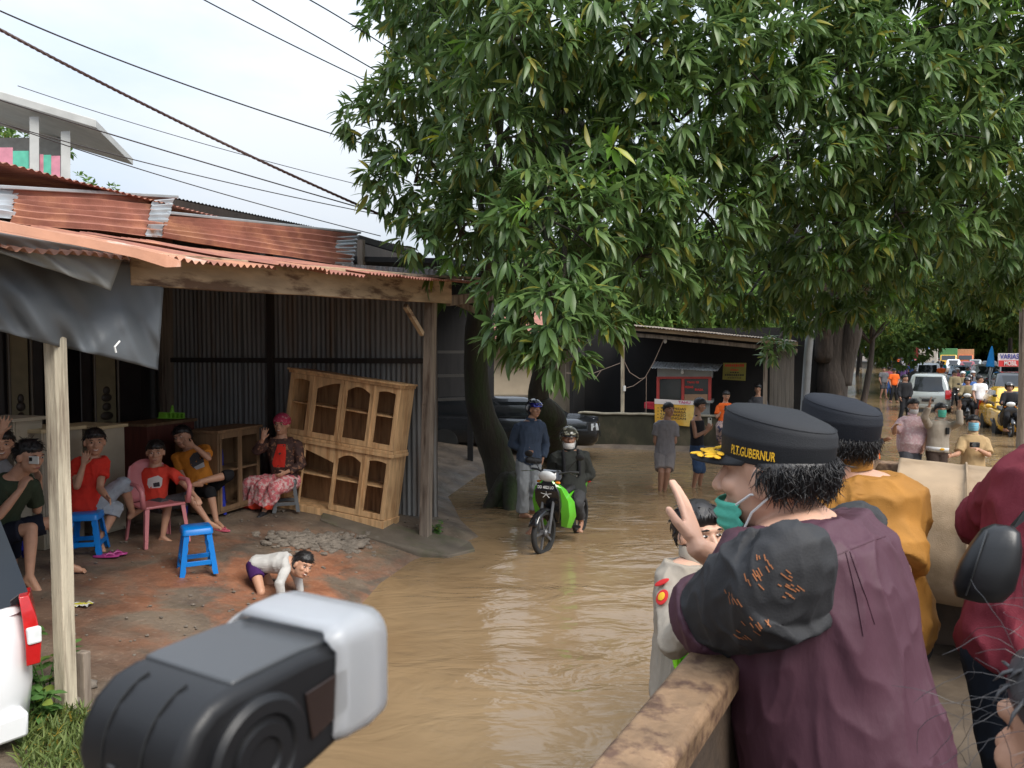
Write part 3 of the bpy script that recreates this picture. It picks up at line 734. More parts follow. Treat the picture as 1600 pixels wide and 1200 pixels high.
def crown(lobes, per_m2, leaf=(0.15, 0.29), nleaf=11, young=0.08, squash=0.85, rs=None, droop=0.75, wid=1.0):
    """rosettes of leaves over the skins of the lobes: positions, directions, sizes, cluster ids"""
    pos, dr, cid, yg = [], [], [], []; k = 0
    C = np.array([l[0] for l in lobes]); R = np.array([l[1] for l in lobes])
    for li, (c, r, dens) in enumerate(lobes):
        N = int(4 * PI * r * r * per_m2 * dens)
        for _ in range(N):
            v = rs.normal(size=3); v /= np.linalg.norm(v); v[2] *= squash
            rad = r * (rs.uniform(0.45, 1.0) if rs.random() < 0.4 else rs.uniform(0.88, 1.12)) * (1 + 0.22 * noise.noise((v[0] * 1.7 + li, v[1] * 1.7, v[2] * 1.7)))
            p = np.array(c) + v * rad
            dd = np.linalg.norm((p - C), axis=1) / R; dd[li] = 9
            if dd.min() < 0.55: continue
            ax = v * 0.8 + rs.normal(size=3) * 0.35 + np.array([0, 0, 0.25]); ax /= np.linalg.norm(ax)
            a1 = np.cross(ax, [0.3, 0.2, 1]); a1 /= np.linalg.norm(a1) + 1e-9; a2 = np.cross(ax, a1)
            y = rs.random() < young; m = rs.integers(nleaf - 3, nleaf + 3)
            for q in range(m):
                th = q * 2.399 + rs.uniform(-.3, .3); open_ = rs.uniform(0.5, 1.25)
                rd = (a1 * math.cos(th) + a2 * math.sin(th)) * math.sin(open_) + ax * math.cos(open_)
                d = rd + np.array([0, 0, -1.0]) * droop * rs.uniform(0.35, 1.0)
                pos.append(p - ax * 0.07 * (q / m) + rd * 0.02); dr.append(d); cid.append(k); yg.append(y)
            k += 1
    pos, dr = np.array(pos), np.array(dr); N = len(pos)
    size = rs.uniform(leaf[0], leaf[1], N); w = rs.uniform(0.8, 1.15, N) * wid; spin = rs.normal(size=(N, 3)) * 0.35
    return pos, dr, size, w, spin, np.array(cid), np.array(yg)
def limb(mb, pts, r0, r1, n=10, wob=0.0, seed=0):
    """tapered limb through smooth points"""
    pts = [V(p) for p in pts]; out = []; rad = []
    m = len(pts) - 1; S_ = 7
    for i in range(m):
        p0, p1, p2, p3 = pts[max(i - 1, 0)], pts[i], pts[i + 1], pts[min(i + 2, m)]
        for k in range(S_ + (i == m - 1)):
            t = k / S_; q = 0.5 * ((2 * p1) + (-p0 + p2) * t + (2 * p0 - 5 * p1 + 4 * p2 - p3) * t * t + (-p0 + 3 * p1 - 3 * p2 + p3) * t ** 3)
            u = (i + t) / m; out.append(q + V(noise.noise_vector(q * 1.3 + V((seed, 0, 0)))) * wob); rad.append((r0 + (r1 - r0) * u ** 0.8) * (1 + 0.10 * noise.noise(q * 2.5)))
    mb.tube(out, rad, n); return out
def big_tree(label, base, trunk_pts, r0, lobes_px, seed, bark, own=300, extra_trunks=(), per=13.0, young=0.05):
    root = thing("mango_tree", label, "tree", base, "mango trees beside the flooded road")
    rs = np.random.default_rng(seed); lobes = []
    for (px, py, d, rp, dens) in lobes_px:
        c = P(px, py, d); lobes.append((tuple(c), rp * d / F_PX, dens))
    mb = MB(); spine = limb(mb, trunk_pts, r0, r0 * 0.45, 14, 0.03, seed)
    for pts, ra, rb in extra_trunks: limb(mb, pts, ra, rb, 12, 0.03, seed + 3)
    # root flare
    b0 = V(trunk_pts[0])
    for k in range(6):
        a = k * PI / 3 + seed; mb.cap_(b0 + V((math.cos(a) * r0 * 1.7, math.sin(a) * r0 * 1.7, -0.05)), b0 + V((math.cos(a) * r0 * .3, math.sin(a) * r0 * .3, 0.5)), r0 * 0.28, r0 * 0.5, 8)
    top = V(trunk_pts[-1])
    for i, (c, r, dn) in enumerate(lobes):
        c = V(c); s0 = spine[int(len(spine) * (0.62 + 0.36 * ((i * 0.618) % 1)))] if i % 3 else top
        mid = s0.lerp(c, 0.5) + V((0, 0, 0.35 * (c - s0).length * 0.25)) + V(noise.noise_vector(c)) * 0.3
        limb(mb, [s0, mid, c], 0.085 if (c - s0).length > 3 else 0.06, 0.016, 6, 0.05, i)
        for k in range(4):
            v = V(rs.normal(size=3)).normalized() * r * 0.8; mb.tube([c, c + v * 0.5 + V((0, 0, .05)), c + v], [0.016, 0.011, 0.006], 5)
    mb.build("trunk", bark, root, smooth=True, sharp=180)
    pos, dr, size, w, spin, cid, yg = crown(lobes, per, rs=rs, young=young)
    camp = np.array([0, 0, CAM_H]); dist = np.linalg.norm(pos - camp, axis=1)
    # pixel coordinates, to pick the leaves that show largest
    f = pos[:, 1] * _cp - (pos[:, 2] - CAM_H) * _sp; px = CX + F_PX * pos[:, 0] / f; py = CY - F_PX * (pos[:, 1] * _sp + (pos[:, 2] - CAM_H) * _cp) / f
    score = np.where((px > 20) & (px < 1580) & (py > 10) & (py < 640), dist, 1e6)
    pick = np.argsort(score)[:own]; rest = np.ones(len(pos), bool); rest[pick] = False
    vr, _, _, _ = leaf_arrays(pos[rest], dr[rest], size[rest], w[rest], spin[rest])
    me = leaves_mesh("foliage", vr - np.array(base)[None, None, :], yg[rest].astype(int))
    fo = mesh_obj("foliage", me, [LEAF, LEAFY], root); tag(fo, kind='stuff')
    # the largest leaves one by one, sharing two leaf meshes
    lm = []
    for m_ in (LEAF, LEAFY):
        mm = bpy.data.meshes.new("leaf"); mm.from_pydata([tuple(v) for v in LT], [], LF); mm.materials.append(m_)
        mm.polygons.foreach_set('use_smooth', [True] * len(mm.polygons)); lm.append(mm)
    _, X_, D_, Z2 = leaf_arrays(pos[pick], dr[pick], size[pick], w[pick], spin[pick])
    for i, pi in enumerate(pick):
        o = bpy.data.objects.new("leaf", lm[int(yg[pi])]); link(o, fo)
        s = size[pi]; mt = Matrix(((X_[i][0] * s * w[pi], D_[i][0] * s, Z2[i][0] * s, pos[pi][0] - base[0]), (X_[i][1] * s * w[pi], D_[i][1] * s, Z2[i][1] * s, pos[pi][1] - base[1]), (X_[i][2] * s * w[pi], D_[i][2] * s, Z2[i][2] * s, pos[pi][2] - base[2]), (0, 0, 0, 1)))
        o.matrix_local = mt
    return root
g0 = T(795, 788)
L_LOBES = [(700, 0, 10.5, 100, 1), (760, -70, 9, 120, 1), (612, 190, 10.6, 72, 1), (680, 140, 9.6, 88, 1), (648, 285, 10, 72, 1), (720, 360, 9.5, 82, 1), (800, 60, 8, 108, 1),
    (900, 20, 8.5, 118, 1), (1000, 60, 8.5, 118, 1), (780, 215, 8.6, 92, 1), (880, 160, 9.6, 85, .7), (860, 345, 8, 100, 1), (960, 300, 8.5, 105, 1), (810, 430, 7.8, 62, 1), (865, 475, 7.5, 74, 1.1),
    (875, 545, 7.5, 46, 1.2), (805, 520, 7.8, 46, 1.2), (925, 490, 8.2, 58, 1), (1000, 400, 9, 82, 1), (1060, 190, 9, 118, 1), (1100, 330, 9.5, 105, 1), (1085, 430, 10.5, 66, 1), (1150, 90, 9, 125, 1),
    (800, -190, 10, 150, .8), (1000, -170, 10, 160, .8), (640, -60, 11.5, 90, .8), (760, 270, 12.5, 130, .35), (950, 180, 13, 170, .28), (1100, 240, 13.5, 160, .3), (1000, 430, 13, 60, .8), (720, 440, 12, 50, .8), (690, 60, 12.5, 110, .7)]
trb = V((g0.x, g0.y, g0.z))
tp_ = [g0 + V((0.02, 0, -0.1)), P(778, 720, 12.9), P(752, 640, 12.8), P(742, 560, 12.6), P(760, 440, 12.2), P(830, 300, 11.6), P(880, 180, 11.2)]
g1 = T(862, 712)
ex = [([g1 + V((0, 0, -0.1)), P(868, 660, 14.6), P(842, 620, 14.3), P(858, 540, 13.8), P(900, 400, 13), P(960, 260, 12)], 0.27, 0.13)]
big_tree("mango tree on two mossy leaning trunks beside the shop, its leaves hanging over the motorcyclist", trb, tp_, 0.30, L_LOBES, 11, BARK, extra_trunks=ex)
R_LOBES = [(1250, 50, 9.6, 125, 1), (1230, 230, 9.6, 115, 1), (1330, 140, 9.6, 125, 1), (1430, 50, 10, 125, 1), (1440, 215, 10, 118, 1), (1540, 110, 10.6, 125, 1), (1605, 255, 11, 115, 1), (1520, 325, 11, 105, 1),
    (1400, 335, 10.6, 105, 1), (1280, 355, 10.6, 105, 1), (1195, 420, 12, 75, 1), (1320, 435, 12, 75, 1), (1420, 420, 13, 72, 1), (1520, 415, 14, 75, 1), (1610, 400, 14, 85, 1), (1245, 480, 14, 45, 1), (1600, -10, 10.5, 140, 1), (1700, 150, 11, 140, .8),
    (1720, 350, 12.5, 120, .8), (1200, -170, 10, 165, .8), (1400, -170, 10.5, 165, .8), (1600, -170, 11, 165, .8), (1250, 200, 14, 190, .3), (1450, 250, 15, 190, .3), (1600, 250, 16, 180, .35), (1160, 470, 13, 42, .9), (1210, 545, 15.5, 26, .9)]
big = G(1300, 690, 0); big.z = 0.0
rb_ = [V((big.x, big.y, -0.3)), P(1300, 620, depth(big)), P(1302, 540, depth(big)), P(1315, 450, depth(big) - 0.6), P(1330, 330, 17.5), P(1370, 200, 16)]
big_tree("huge mango tree with a thick dark furrowed trunk by the lamp pole", V((big.x, big.y, 0)), rb_, 0.50, R_LOBES, 23, BARK2,
         extra_trunks=[([P(1312, 600, depth(big)), P(1330, 520, depth(big) - .3), P(1352, 440, depth(big) - 1), P(1420, 330, 16.5)], 0.34, 0.14), ([P(1290, 560, depth(big)), P(1283, 470, depth(big) - 1), P(1255, 380, 16), P(1200, 250, 15)], 0.30, 0.12)], young=0.04)

FT = np.array([(-.13, .5, .03), (0, 0, 0), (.13, .5, .03), (0, 1, -.15)])
def far_mesh(name, verts):
    N = len(verts); me = bpy.data.meshes.new(name); me.vertices.add(N * 4); me.vertices.foreach_set('co', verts.astype(np.float32).ravel())
    me.loops.add(N * 4); me.loops.foreach_set('vertex_index', np.arange(N * 4, dtype=np.int32).reshape(-1, 4)[:, [1, 2, 3, 0]].ravel()); me.polygons.add(N); me.polygons.foreach_set('loop_start', (np.arange(N) * 4).astype(np.int32)); me.update(calc_edges=True); return me
def far_tree(label, base, height, rad, seed, mat, leaf=(0.35, 0.6), lobes=14, per=5.0, trunk=0.22, spread=1.0, name="roadside_tree", group="trees lining the far road", wid=1.6, low=0.45):
    root = thing(name, label, "tree", base, group); rs = np.random.default_rng(seed); b = V(base)
    mb = MB(); top = b + V((rs.uniform(-.4, .4), rs.uniform(-.4, .4), height * 0.6)); limb(mb, [b + V((0, 0, -0.3)), b.lerp(top, 0.5) + V((0.15, 0, 0)), top], trunk, trunk * 0.5, 8, 0.03, seed)
    ls = []
    for i in range(lobes):
        a = i * 2.399; rr = rad * math.sqrt((i + 0.5) / lobes) * spread; h = height * (low + (1 - low) * (0.25 + 0.75 * rs.random()) * (1 - 0.45 * (rr / rad) ** 2)) - 0.1 * rad
        c = b + V((math.cos(a) * rr, math.sin(a) * rr, h)); r = rad * rs.uniform(0.26, 0.42); ls.append((tuple(c), r, 1))
        limb(mb, [top if i % 2 else b.lerp(top, 0.75), c], trunk * 0.35, 0.02, 5, 0.05, i)
    mb.build("trunk", BARK2, root, smooth=True, sharp=180)
    pos, dr, size, w, spin, cid, yg = crown(ls, per, leaf=leaf, nleaf=7, rs=rs, young=0.0, droop=0.5, wid=wid)
    v, _, _, _ = leaf_arrays(pos, dr, size, w, spin, FT)
    fo = mesh_obj("crown", far_mesh("crown", v - np.array(base)[None, None, :]), mat, root); tag(fo, kind='stuff')
    return root
def fb(px, d, z=0.0): p = P(px, HOR, d); return (p.x, p.y, z)
far_tree("feathery light green tree behind the dark trunk, over the flooded left roadside", fb(1345, 31), 6.4, 2.5, 31, LEAFL, leaf=(0.10, 0.20), per=16, lobes=16, trunk=0.16, low=0.58, group=None)
far_tree("broad roadside tree over the sign for car accessories", fb(1650, 44), 12, 6.5, 33, LEAFF, per=6, low=0.58)
far_tree("tall spreading tree on the right of the jam behind the blue parasol", fb(1580, 72), 15, 9, 34, LEAFF, leaf=(0.5, 0.8), per=2.6, low=0.62)
far_tree("dense tree left of the jam, past the orange-shirted walker", fb(1320, 62), 12, 6.5, 35, LEAFF, leaf=(0.45, 0.7), per=3.2, low=0.5)
far_tree("pale tree arching over the box truck at the road's end", fb(1450, 150), 22, 16, 36, LEAFL, leaf=(0.9, 1.4), per=0.9, low=0.25)
far_tree("dark tree at the right of the road's end", fb(1575, 128), 21, 13, 37, LEAFF, leaf=(0.8, 1.3), per=1.0, low=0.5)
far_tree("dark tree at the left of the road's end", fb(1345, 120), 19, 12, 38, LEAFF, leaf=(0.8, 1.3), per=1.0, low=0.55)
far_tree("tree behind the stall roof, bright new leaves on top", fb(1060, 34), 8.0, 5.0, 39, LEAFL, leaf=(0.25, 0.42), per=8, low=0.3, group=None)
far_tree("broad low tree hanging over the queue on the right", fb(1650, 58), 11, 7, 51, LEAFF, leaf=(0.45, 0.7), per=3.5, low=0.5)
far_tree("low dark tree behind the riders on the left lane", fb(1340, 84), 13, 8, 52, LEAFF, leaf=(0.5, 0.8), per=2.6, low=0.55)
far_tree("round pale tree at the end of the road, between the trucks", fb(1490, 165), 20, 15, 53, LEAFL, leaf=(0.9, 1.5), per=0.9, low=0.08)
far_tree("wide tree closing the road's end on the left", fb(1420, 175), 20, 15, 54, LEAFF, leaf=(0.9, 1.5), per=0.9, low=0.05)
far_tree("wide tree closing the road's end on the right", fb(1560, 150), 19, 15, 55, LEAFF, leaf=(0.9, 1.5), per=0.9, low=0.05)
far_tree("tree off the right edge, reaching over the yellow car", fb(1730, 38), 10, 5.0, 56, LEAFF, leaf=(0.35, 0.5), per=5, low=0.6)
far_tree("leafy tree behind the beige house", fb(905, 36), 9.5, 6.0, 40, LEAFF, leaf=(0.3, 0.5), per=6, low=0.35, group=None)
far_tree("broad tree far behind the stall and its neighbours", fb(1200, 48), 11, 7.5, 41, LEAFF, leaf=(0.4, 0.6), per=4, low=0.2, group=None)
far_tree("tree rising behind the balcony house roof", fb(-40, 30, 0.3), 12.2, 3.0, 42, LEAFL, leaf=(0.2, 0.34), per=5, low=0.62, group=None)
far_tree("slim young tree standing behind the rusty roofs", fb(180, 27, 0.3), 8.9, 1.9, 43, LEAFL, leaf=(0.14, 0.26), per=5, lobes=10, trunk=0.08, low=0.55, group=None)
# ================================================================== local frames
class LB(MB):
    """mesh builder whose shapes are given in a local frame"""
    def __init__(s, xf): super().__init__(); s.xf = xf
    def add(s, vs, fs, mi=0): return super().add([s.xf @ V(p) for p in vs], fs, mi)
def frame(o, x, y=None, z=Z_):
    x = V(x).normalized(); z = V(z).normalized()
    if y is None: y = z.cross(x).normalized()
    y = V(y).normalized()
    m = Matrix((x, y, x.cross(y))).transposed().to_4x4(); m.translation = V(o); return m
def rotloc(loc, yaw, roll=0.0, pitch=0.0): return Matrix.Translation(V(loc)) @ Matrix.Rotation(yaw, 4, 'Z') @ Matrix.Rotation(pitch, 4, 'X') @ Matrix.Rotation(roll, 4, 'Y')

# ================================================================== lamp pole and overhead cables
GALV = M("galvanised_steel", (0.34, 0.36, 0.38), rough=0.5, var=0.15, metal=0.6, scale=5)
pb0 = fb(1252, 15.5); lp = thing("lamp_pole", "grey steel street lamp pole leaning before the huge dark trunk", "pole", pb0)
mb = MB(); mb.tube([V(pb0) + V((0, 0, -.4)), P(1262, 560, 15.4), P(1273, 440, 15.2), P(1288, 300, 15), P(1305, 120, 14.8)], [0.085, 0.08, 0.075, 0.065, 0.055], 14); mb.build("shaft", GALV, lp, smooth=True, sharp=60)
MB().tube([P(1305, 120, 14.8), P(1330, 60, 14.6), P(1390, 40, 14.4)], [0.05, 0.04, 0.035], 10).build("bracket_arm", GALV, lp, smooth=True, sharp=60)
MB().ell(P(1410, 42, 14.4), V((.35, 0, 0)), V((0, .12, 0)), V((0, 0, .07))).build("lamp_head", GALV, lp, smooth=True)
CABLE = M("black_cable", (0.02, 0.018, 0.018), rough=0.5, var=0.2)
CABLE2 = M("brown_twisted_cable", (0.05, 0.026, 0.022), rough=0.5, var=0.3)
def cable(label, pts, d0, d1, r, mat, n=40, twist=False):
    """parabola through three pixels, running from depth d0 to d1"""
    a, m_, b2 = P(*pts[0], d0), P(*pts[1], (d0 + d1) / 2), P(*pts[2], d1)
    out = []
    for i in range(n + 1):
        t = i / n * 1.12 - 0.06; out.append(a * ((1 - t) * (1 - 2 * t)) + m_ * (4 * t * (1 - t)) + b2 * (t * (2 * t - 1)))
    mb = MB()
    if twist:
        for ph in (0, 2.1, 4.2): mb.tube([p + V((0, 0, math.cos(i * 1.1 + ph))) * r * 0.75 + V((math.sin(i * 1.1 + ph), 0, 0)) * r * 0.75 for i, p in enumerate(out)], r * 0.75, 5)
    else: mb.tube(out, r, 6)
    o = mb.build("overhead_cable", mat, None, smooth=True); o['label'] = label; o['category'] = "cable"; o['group'] = "cables strung over the shop roofs"
    return o
cable("thick brown twisted cable sagging over the rusty roofs into the mango", [(-30, 30), (310, 205), (600, 338)], 8, 11, 0.014, CABLE2, 160, True)
cable("black cable passing above the balcony house to the mango's left edge", [(-20, 8), (270, 125), (560, 222)], 8, 11, 0.009, CABLE)
cable("black cable crossing just over the balcony house roof", [(-20, 150), (300, 248), (600, 335)], 9, 11.5, 0.009, CABLE)
cable("paired black cable running low over the ridge cap, upper strand", [(-20, 186), (300, 272), (605, 338)], 9, 12, 0.007, CABLE)
cable("paired black cable running low over the ridge cap, lower strand", [(-20, 184), (270, 280), (560, 360)], 9, 12, 0.007, CABLE)
cable("thin cable starting behind the balcony house's tree", [(60, 145), (330, 228), (600, 298)], 13, 15, 0.007, CABLE)
cable("high cable dropping steeply into the mango top, left of the pair", [(310, -5), (440, 62), (580, 130)], 9, 11, 0.008, CABLE)
cable("high cable dropping into the mango top, middle of three", [(380, -8), (500, 60), (630, 135)], 9, 11, 0.008, CABLE)
cable("high cable nearest the mango's crown top, outermost of three", [(470, -8), (560, 45), (660, 110)], 9, 11, 0.008, CABLE)

# ================================================================== truck bed the photographer stands in
TRUCKP = M("scuffed_truck_steel", (0.12, 0.085, 0.06), rough=0.6, var=0.35, scale=6, col2=(0.045, 0.036, 0.03), c2scale=3, c2lo=0.45, c2hi=0.62, bump=0.3, bscale=50, metal=0.2)
RAILM = M("chipped_rusty_rail", (0.24, 0.150, 0.085), rough=0.6, var=0.35, scale=14, col2=(0.10, 0.055, 0.036), c2scale=19, c2lo=0.48, c2hi=0.62, bump=0.35, bscale=60, metal=0.15)
BEDM = M("wet_truck_floor", (0.10, 0.075, 0.052), rough=0.5, var=0.4, scale=3, col2=(0.04, 0.03, 0.024), c2scale=2.2, c2lo=0.45, c2hi=0.65, bump=0.3, bscale=30)
O0 = P(1075, 1020, 1.5); WT = O0.z; UT = 3.44
def W(u, v, z): return V((O0.x, O0.y, 0)) + U_ * u - L_ * v + V((0, 0, z))
truck = thing("dump_truck", "rusty steel dump truck bed with thick chipped side rail", "truck", W(1, 1, 0))
def wbox(u0, u1, v0, v1, z0, z1, name, mat, bev=0.006):
    mb = MB(); mb.loft([[W(u, v0, z0), W(u, v1, z0), W(u, v1, z1), W(u, v0, z1)] for u in (u0, u1)]); return mb.build(name, mat, truck, bevel=bev)
wbox(-2.6, UT, 0.012, 0.075, 0.86, WT - 0.05, "side_wall", TRUCKP)
mb = MB(); rings = []
for i in range(61):
    u = -2.6 + (UT + 2.6) * i / 60; j = 0.0015 * noise.noise((u * 5, 0, 0)); rings.append([W(u, -0.005 + j, WT - 0.06), W(u, 0.095 - j, WT - 0.06), W(u, 0.098 - j, WT - 0.012), W(u, 0.088, WT), W(u, 0.004, WT + j), W(u, -0.008 + j, WT - 0.012)])
mb.loft(rings).build("side_rail", RAILM, truck, bevel=0.004)
for u in (-0.9, 0.45, 1.8, 3.1): wbox(u, u + 0.08, 0.076, 0.115, 0.86, WT - 0.06, "stake", TRUCKP)
wbox(-2.6, UT, 2.1, 2.17, 0.86, WT, "side_wall", TRUCKP)
wbox(UT, UT + 0.07, -0.02, 2.19, 0.80, WT - 0.11, "tailgate", TRUCKP)
wbox(UT - 0.012, UT + 0.085, -0.03, 2.2, WT - 0.108, WT - 0.05, "gate_rail", RAILM)
wbox(-2.6, UT - 0.002, 0.077, 2.098, 0.78, 0.86, "bed_floor", BEDM)
wbox(-2.6, UT + 0.1, 0.55, 0.70, 0.52, 0.775, "chassis_beam", TRUCKP); wbox(-2.6, UT + 0.1, 1.5, 1.65, 0.52, 0.775, "chassis_beam", TRUCKP)
TYRE = M("tyre_rubber", (0.018, 0.018, 0.018), rough=0.8, var=0.3, bump=0.3, bscale=60)
for v in (0.2, 2.0):
    mb = MB(); mb.lathe(W(1.6, v - 0.13, 0.42), [(0.25, -0.0), (0.44, 0.0), (0.47, 0.04), (0.47, 0.22), (0.44, 0.26), (0.25, 0.26)], 28, ax=U_, ay=Z_, az=-L_); mb.build("wheel", TYRE, truck, smooth=True, sharp=40)
# canvas cover thrown over the tailgate
CANV = M("soiled_tan_canvas", (0.30, 0.215, 0.135), rough=0.9, var=0.22, scale=5, col2=(0.20, 0.135, 0.075), c2scale=3.2, c2lo=0.5, c2hi=0.68, bump=0.5, bscale=180, bdist=0.004)
cv = thing("canvas_cover", "soiled tan canvas thrown over the truck's tailgate, one stitched seam", "canvas", W(UT, 1.0, 1.3))
prof = [(-0.16, 1.50), (-0.17, 1.72), (-0.11, 1.84), (0.02, 1.885), (0.20, 1.875), (0.36, 1.83), (0.46, 1.74), (0.50, 1.62), (0.50, 1.45), (0.46, 1.28), (0.38, 1.19), (0.26, 1.17), (0.14, 1.22)]
mb = MB(); rings = []
for i in range(90):
    v = 0.20 + 1.9 * i / 89; row = []
    seam = 0.012 * math.exp(-((v - 0.53) / 0.02) ** 2) - 0.008 * math.exp(-((v - 0.50) / 0.012) ** 2)
    for k in range(60):
        x = k / 59 * (len(prof) - 1); a = min(int(x), len(prof) - 2); f = x - a; f = f
        u, z = prof[a][0] * (1 - f) + prof[a + 1][0] * f, prof[a][1] * (1 - f) + prof[a + 1][1] * f
        nn = 0.030 * noise.noise((v * 2.2, u * 2.5, z * 2.5)) + 0.013 * noise.noise((v * 7, u * 6 + z * 4, 2)) + seam
        row.append(W(UT - u - nn, v, z + nn * 0.5 - 0.045 * (v - 0.5)))
    rings.append(row)
mb.loft(rings, cap=False, closed=False); o = mb.build("canvas_sheet", CANV, cv, smooth=True, sharp=180)
sm = o.modifiers.new("s", 'SMOOTH'); sm.iterations = 5; sm.factor = 0.5
o.modifiers.new("thick", 'SOLIDIFY').thickness = 0.008
mb = MB(); pts = []
for k in range(40):
    x = 1.5 + k / 39 * (len(prof) - 2.6); a = min(int(x), len(prof) - 2); f = x - a
    pts.append(W(UT - (prof[a][0] * (1 - f) + prof[a + 1][0] * f) - 0.012, 0.53, prof[a][1] * (1 - f) + prof[a + 1][1] * f + 0.012))
mb.tube(pts, 0.006, 6); mb.build("seam", CANV, cv, smooth=True)

# ================================================================== camera flash held up beside the lens
FB = M("flash_black_plastic", (0.010, 0.010, 0.011), rough=0.42, spec=0.35, var=0.12, scale=30, bump=0.08, bscale=900, bdist=0.001)
FG = M("flash_grey_top", (0.050, 0.052, 0.055), rough=0.36, var=0.08, scale=30, bump=0.10, bscale=1200, bdist=0.001)
FW = M("frosted_diffuser", (0.80, 0.81, 0.83), rough=0.35, var=0.02, scale=20, trans=0.75, spec=0.5)
H0 = P(205, 1030, 0.36)
fx, fw = V((0.50, 0.866, 0.0)).normalized(), V((0.866, -0.50, 0.0)).normalized()
FM = frame(H0, fw, fx)               # x across to the right, y forward, z up
fl = thing("camera_flash", "black camera flash with white plastic diffuser raised beside the truck rail", "camera flash", FM @ V((0.036, 0.03, -0.12)))
def prof_y(sc=1.0):
    pts = [(0.090, -0.003), (0.045, 0.001), (0.012, 0.0)]
    for k in range(9): a = PI / 2 + PI * k / 8; pts.append((0.0 + 0.031 * math.cos(a) * 0.9, -0.031 + 0.031 * math.sin(a)))
    pts += [(0.045, -0.055), (0.090, -0.046)]; return pts
FWID = 0.070
mb = LB(FM); mb.prism([(0, y, z) for y, z in prof_y()], (FWID, 0, 0)); mb.build("flash_head", FB, fl, smooth=True, bevel=0.006, bseg=4, sharp=35)
mb = LB(FM); mb.prism([(0.004, y, z + 0.0022) for y, z in ((0.086, -0.003), (0.045, 0.0005), (0.012, 0.0), (0.004, -0.0008))] + [(0.004, 0.004, -0.004), (0.004, 0.086, -0.008)], (FWID - 0.010, 0, 0)); mb.build("top_plate", FG, fl, smooth=True, bevel=0.0012, sharp=35)
for x in (0.020, 0.046):
    mb = LB(FM); mb.tube([(x, -0.0275 * math.sin(a) - 0.0005, -0.031 + 0.0312 * math.cos(a)) for a in [0.15 + 2.2 * k / 12 for k in range(13)]], 0.0006, 5); mb.build("groove", M("groove_black", (0.006, 0.006, 0.006), rough=0.6), fl)
for x in (0.028, 0.036, 0.043):
    for k in range(3):
        a = 1.55 + 0.26 * k; mb = LB(FM); mb.box((x, -0.0285 * math.sin(a), -0.031 + 0.0315 * math.cos(a)), (0.0042, 0.001, 0.0012)); mb.build("tick_mark", FG, fl)
pc = FM @ V((FWID, 0.012, -0.033))
mb = MB(); mb.lathe(pc, [(0.027, -0.002), (0.027, 0.003), (0.0245, 0.0052), (0.019, 0.0052), (0.0175, 0.003), (0.016, 0.003), (0.015, 0.0058), (0.0095, 0.0058), (0.0085, 0.004), (0.002, 0.004)], 40, ax=fx, ay=Z_, az=fw); mb.build("pivot_disc", FB, fl, smooth=True, sharp=30)
mb = LB(FM); mb.prism([(FWID + 0.0005, y, z) for y, z in ((0.040, -0.016), (0.072, -0.013), (0.075, -0.022), (0.068, -0.034), (0.044, -0.040))], (0.0012, 0, 0)); mb.build("side_recess", M("brown_black_gloss", (0.022, 0.014, 0.012), rough=0.25), fl, bevel=0.001)
# diffuser: hollow cap, ragged rear edge
def ringd(y, gx, gz, r=0.010):
    x0, x1, z0, z1 = -gx, FWID + gx, -0.049 - gz, 0.004 + gz; out = []
    for cx, cz, a0 in ((x1 - r, z1 - r, 0), (x0 + r, z1 - r, PI / 2), (x0 + r, z0 + r, PI), (x1 - r, z0 + r, 3 * PI / 2)):
        for k in range(6): a = a0 + PI / 2 * k / 5; out.append(V((cx + r * math.cos(a), y, cz + r * math.sin(a))))
    return out
def rag(ring, amt):
    return [p + V((0, amt * noise.noise((p.x * 90, p.z * 90, 3)), 0)) for p in ring]
mb = LB(FM); mb.loft([rag(ringd(0.058, 0.0025, 0.0025), 0.010), ringd(0.070, 0.0035, 0.0035), ringd(0.086, 0.0045, 0.0045, 0.012), ringd(0.097, 0.0035, 0.0035, 0.013), ringd(0.104, -0.004, -0.004, 0.012), ringd(0.106, -0.016, -0.016, 0.008)], cap=False)
r_l = ringd(0.106, -0.016, -0.016, 0.008); mb.add(r_l, [tuple(range(len(r_l)))])
o = mb.build("diffuser", FW, fl, smooth=True, sharp=60); o.modifiers.new("thick", 'SOLIDIFY').thickness = 0.0016
mb = LB(FM); mb.prism([(0.012, y, z) for y, z in ((-0.022, -0.052), (0.030, -0.058), (0.034, -0.12), (-0.026, -0.12))], (0.046, 0, 0)); mb.build("neck_block", FB, fl, bevel=0.004, bseg=3)
mb = LB(FM); mb.box((0.036, 0.01, -0.20), (0.062, 0.05, 0.165)); mb.build("battery_body", FB, fl, bevel=0.006)
cmr = thing("slr_camera", "black camera body under the raised flash", "camera", FM @ V((0.036, 0.03, -0.40)))
mb = LB(FM); mb.box((0.036, 0.03, -0.345), (0.14, 0.07, 0.10)); mb.box((0.036, 0.03, -0.29), (0.06, 0.06, 0.03)); mb.build("body", FB, cmr, bevel=0.012)
mb = MB(); mb.lathe(FM @ V((0.036, 0.06, -0.345)), [(0.036, 0), (0.036, 0.07), (0.030, 0.07)], 28, ax=fw, ay=Z_, az=fx); mb.build("lens", FB, cmr, smooth=True, sharp=35)

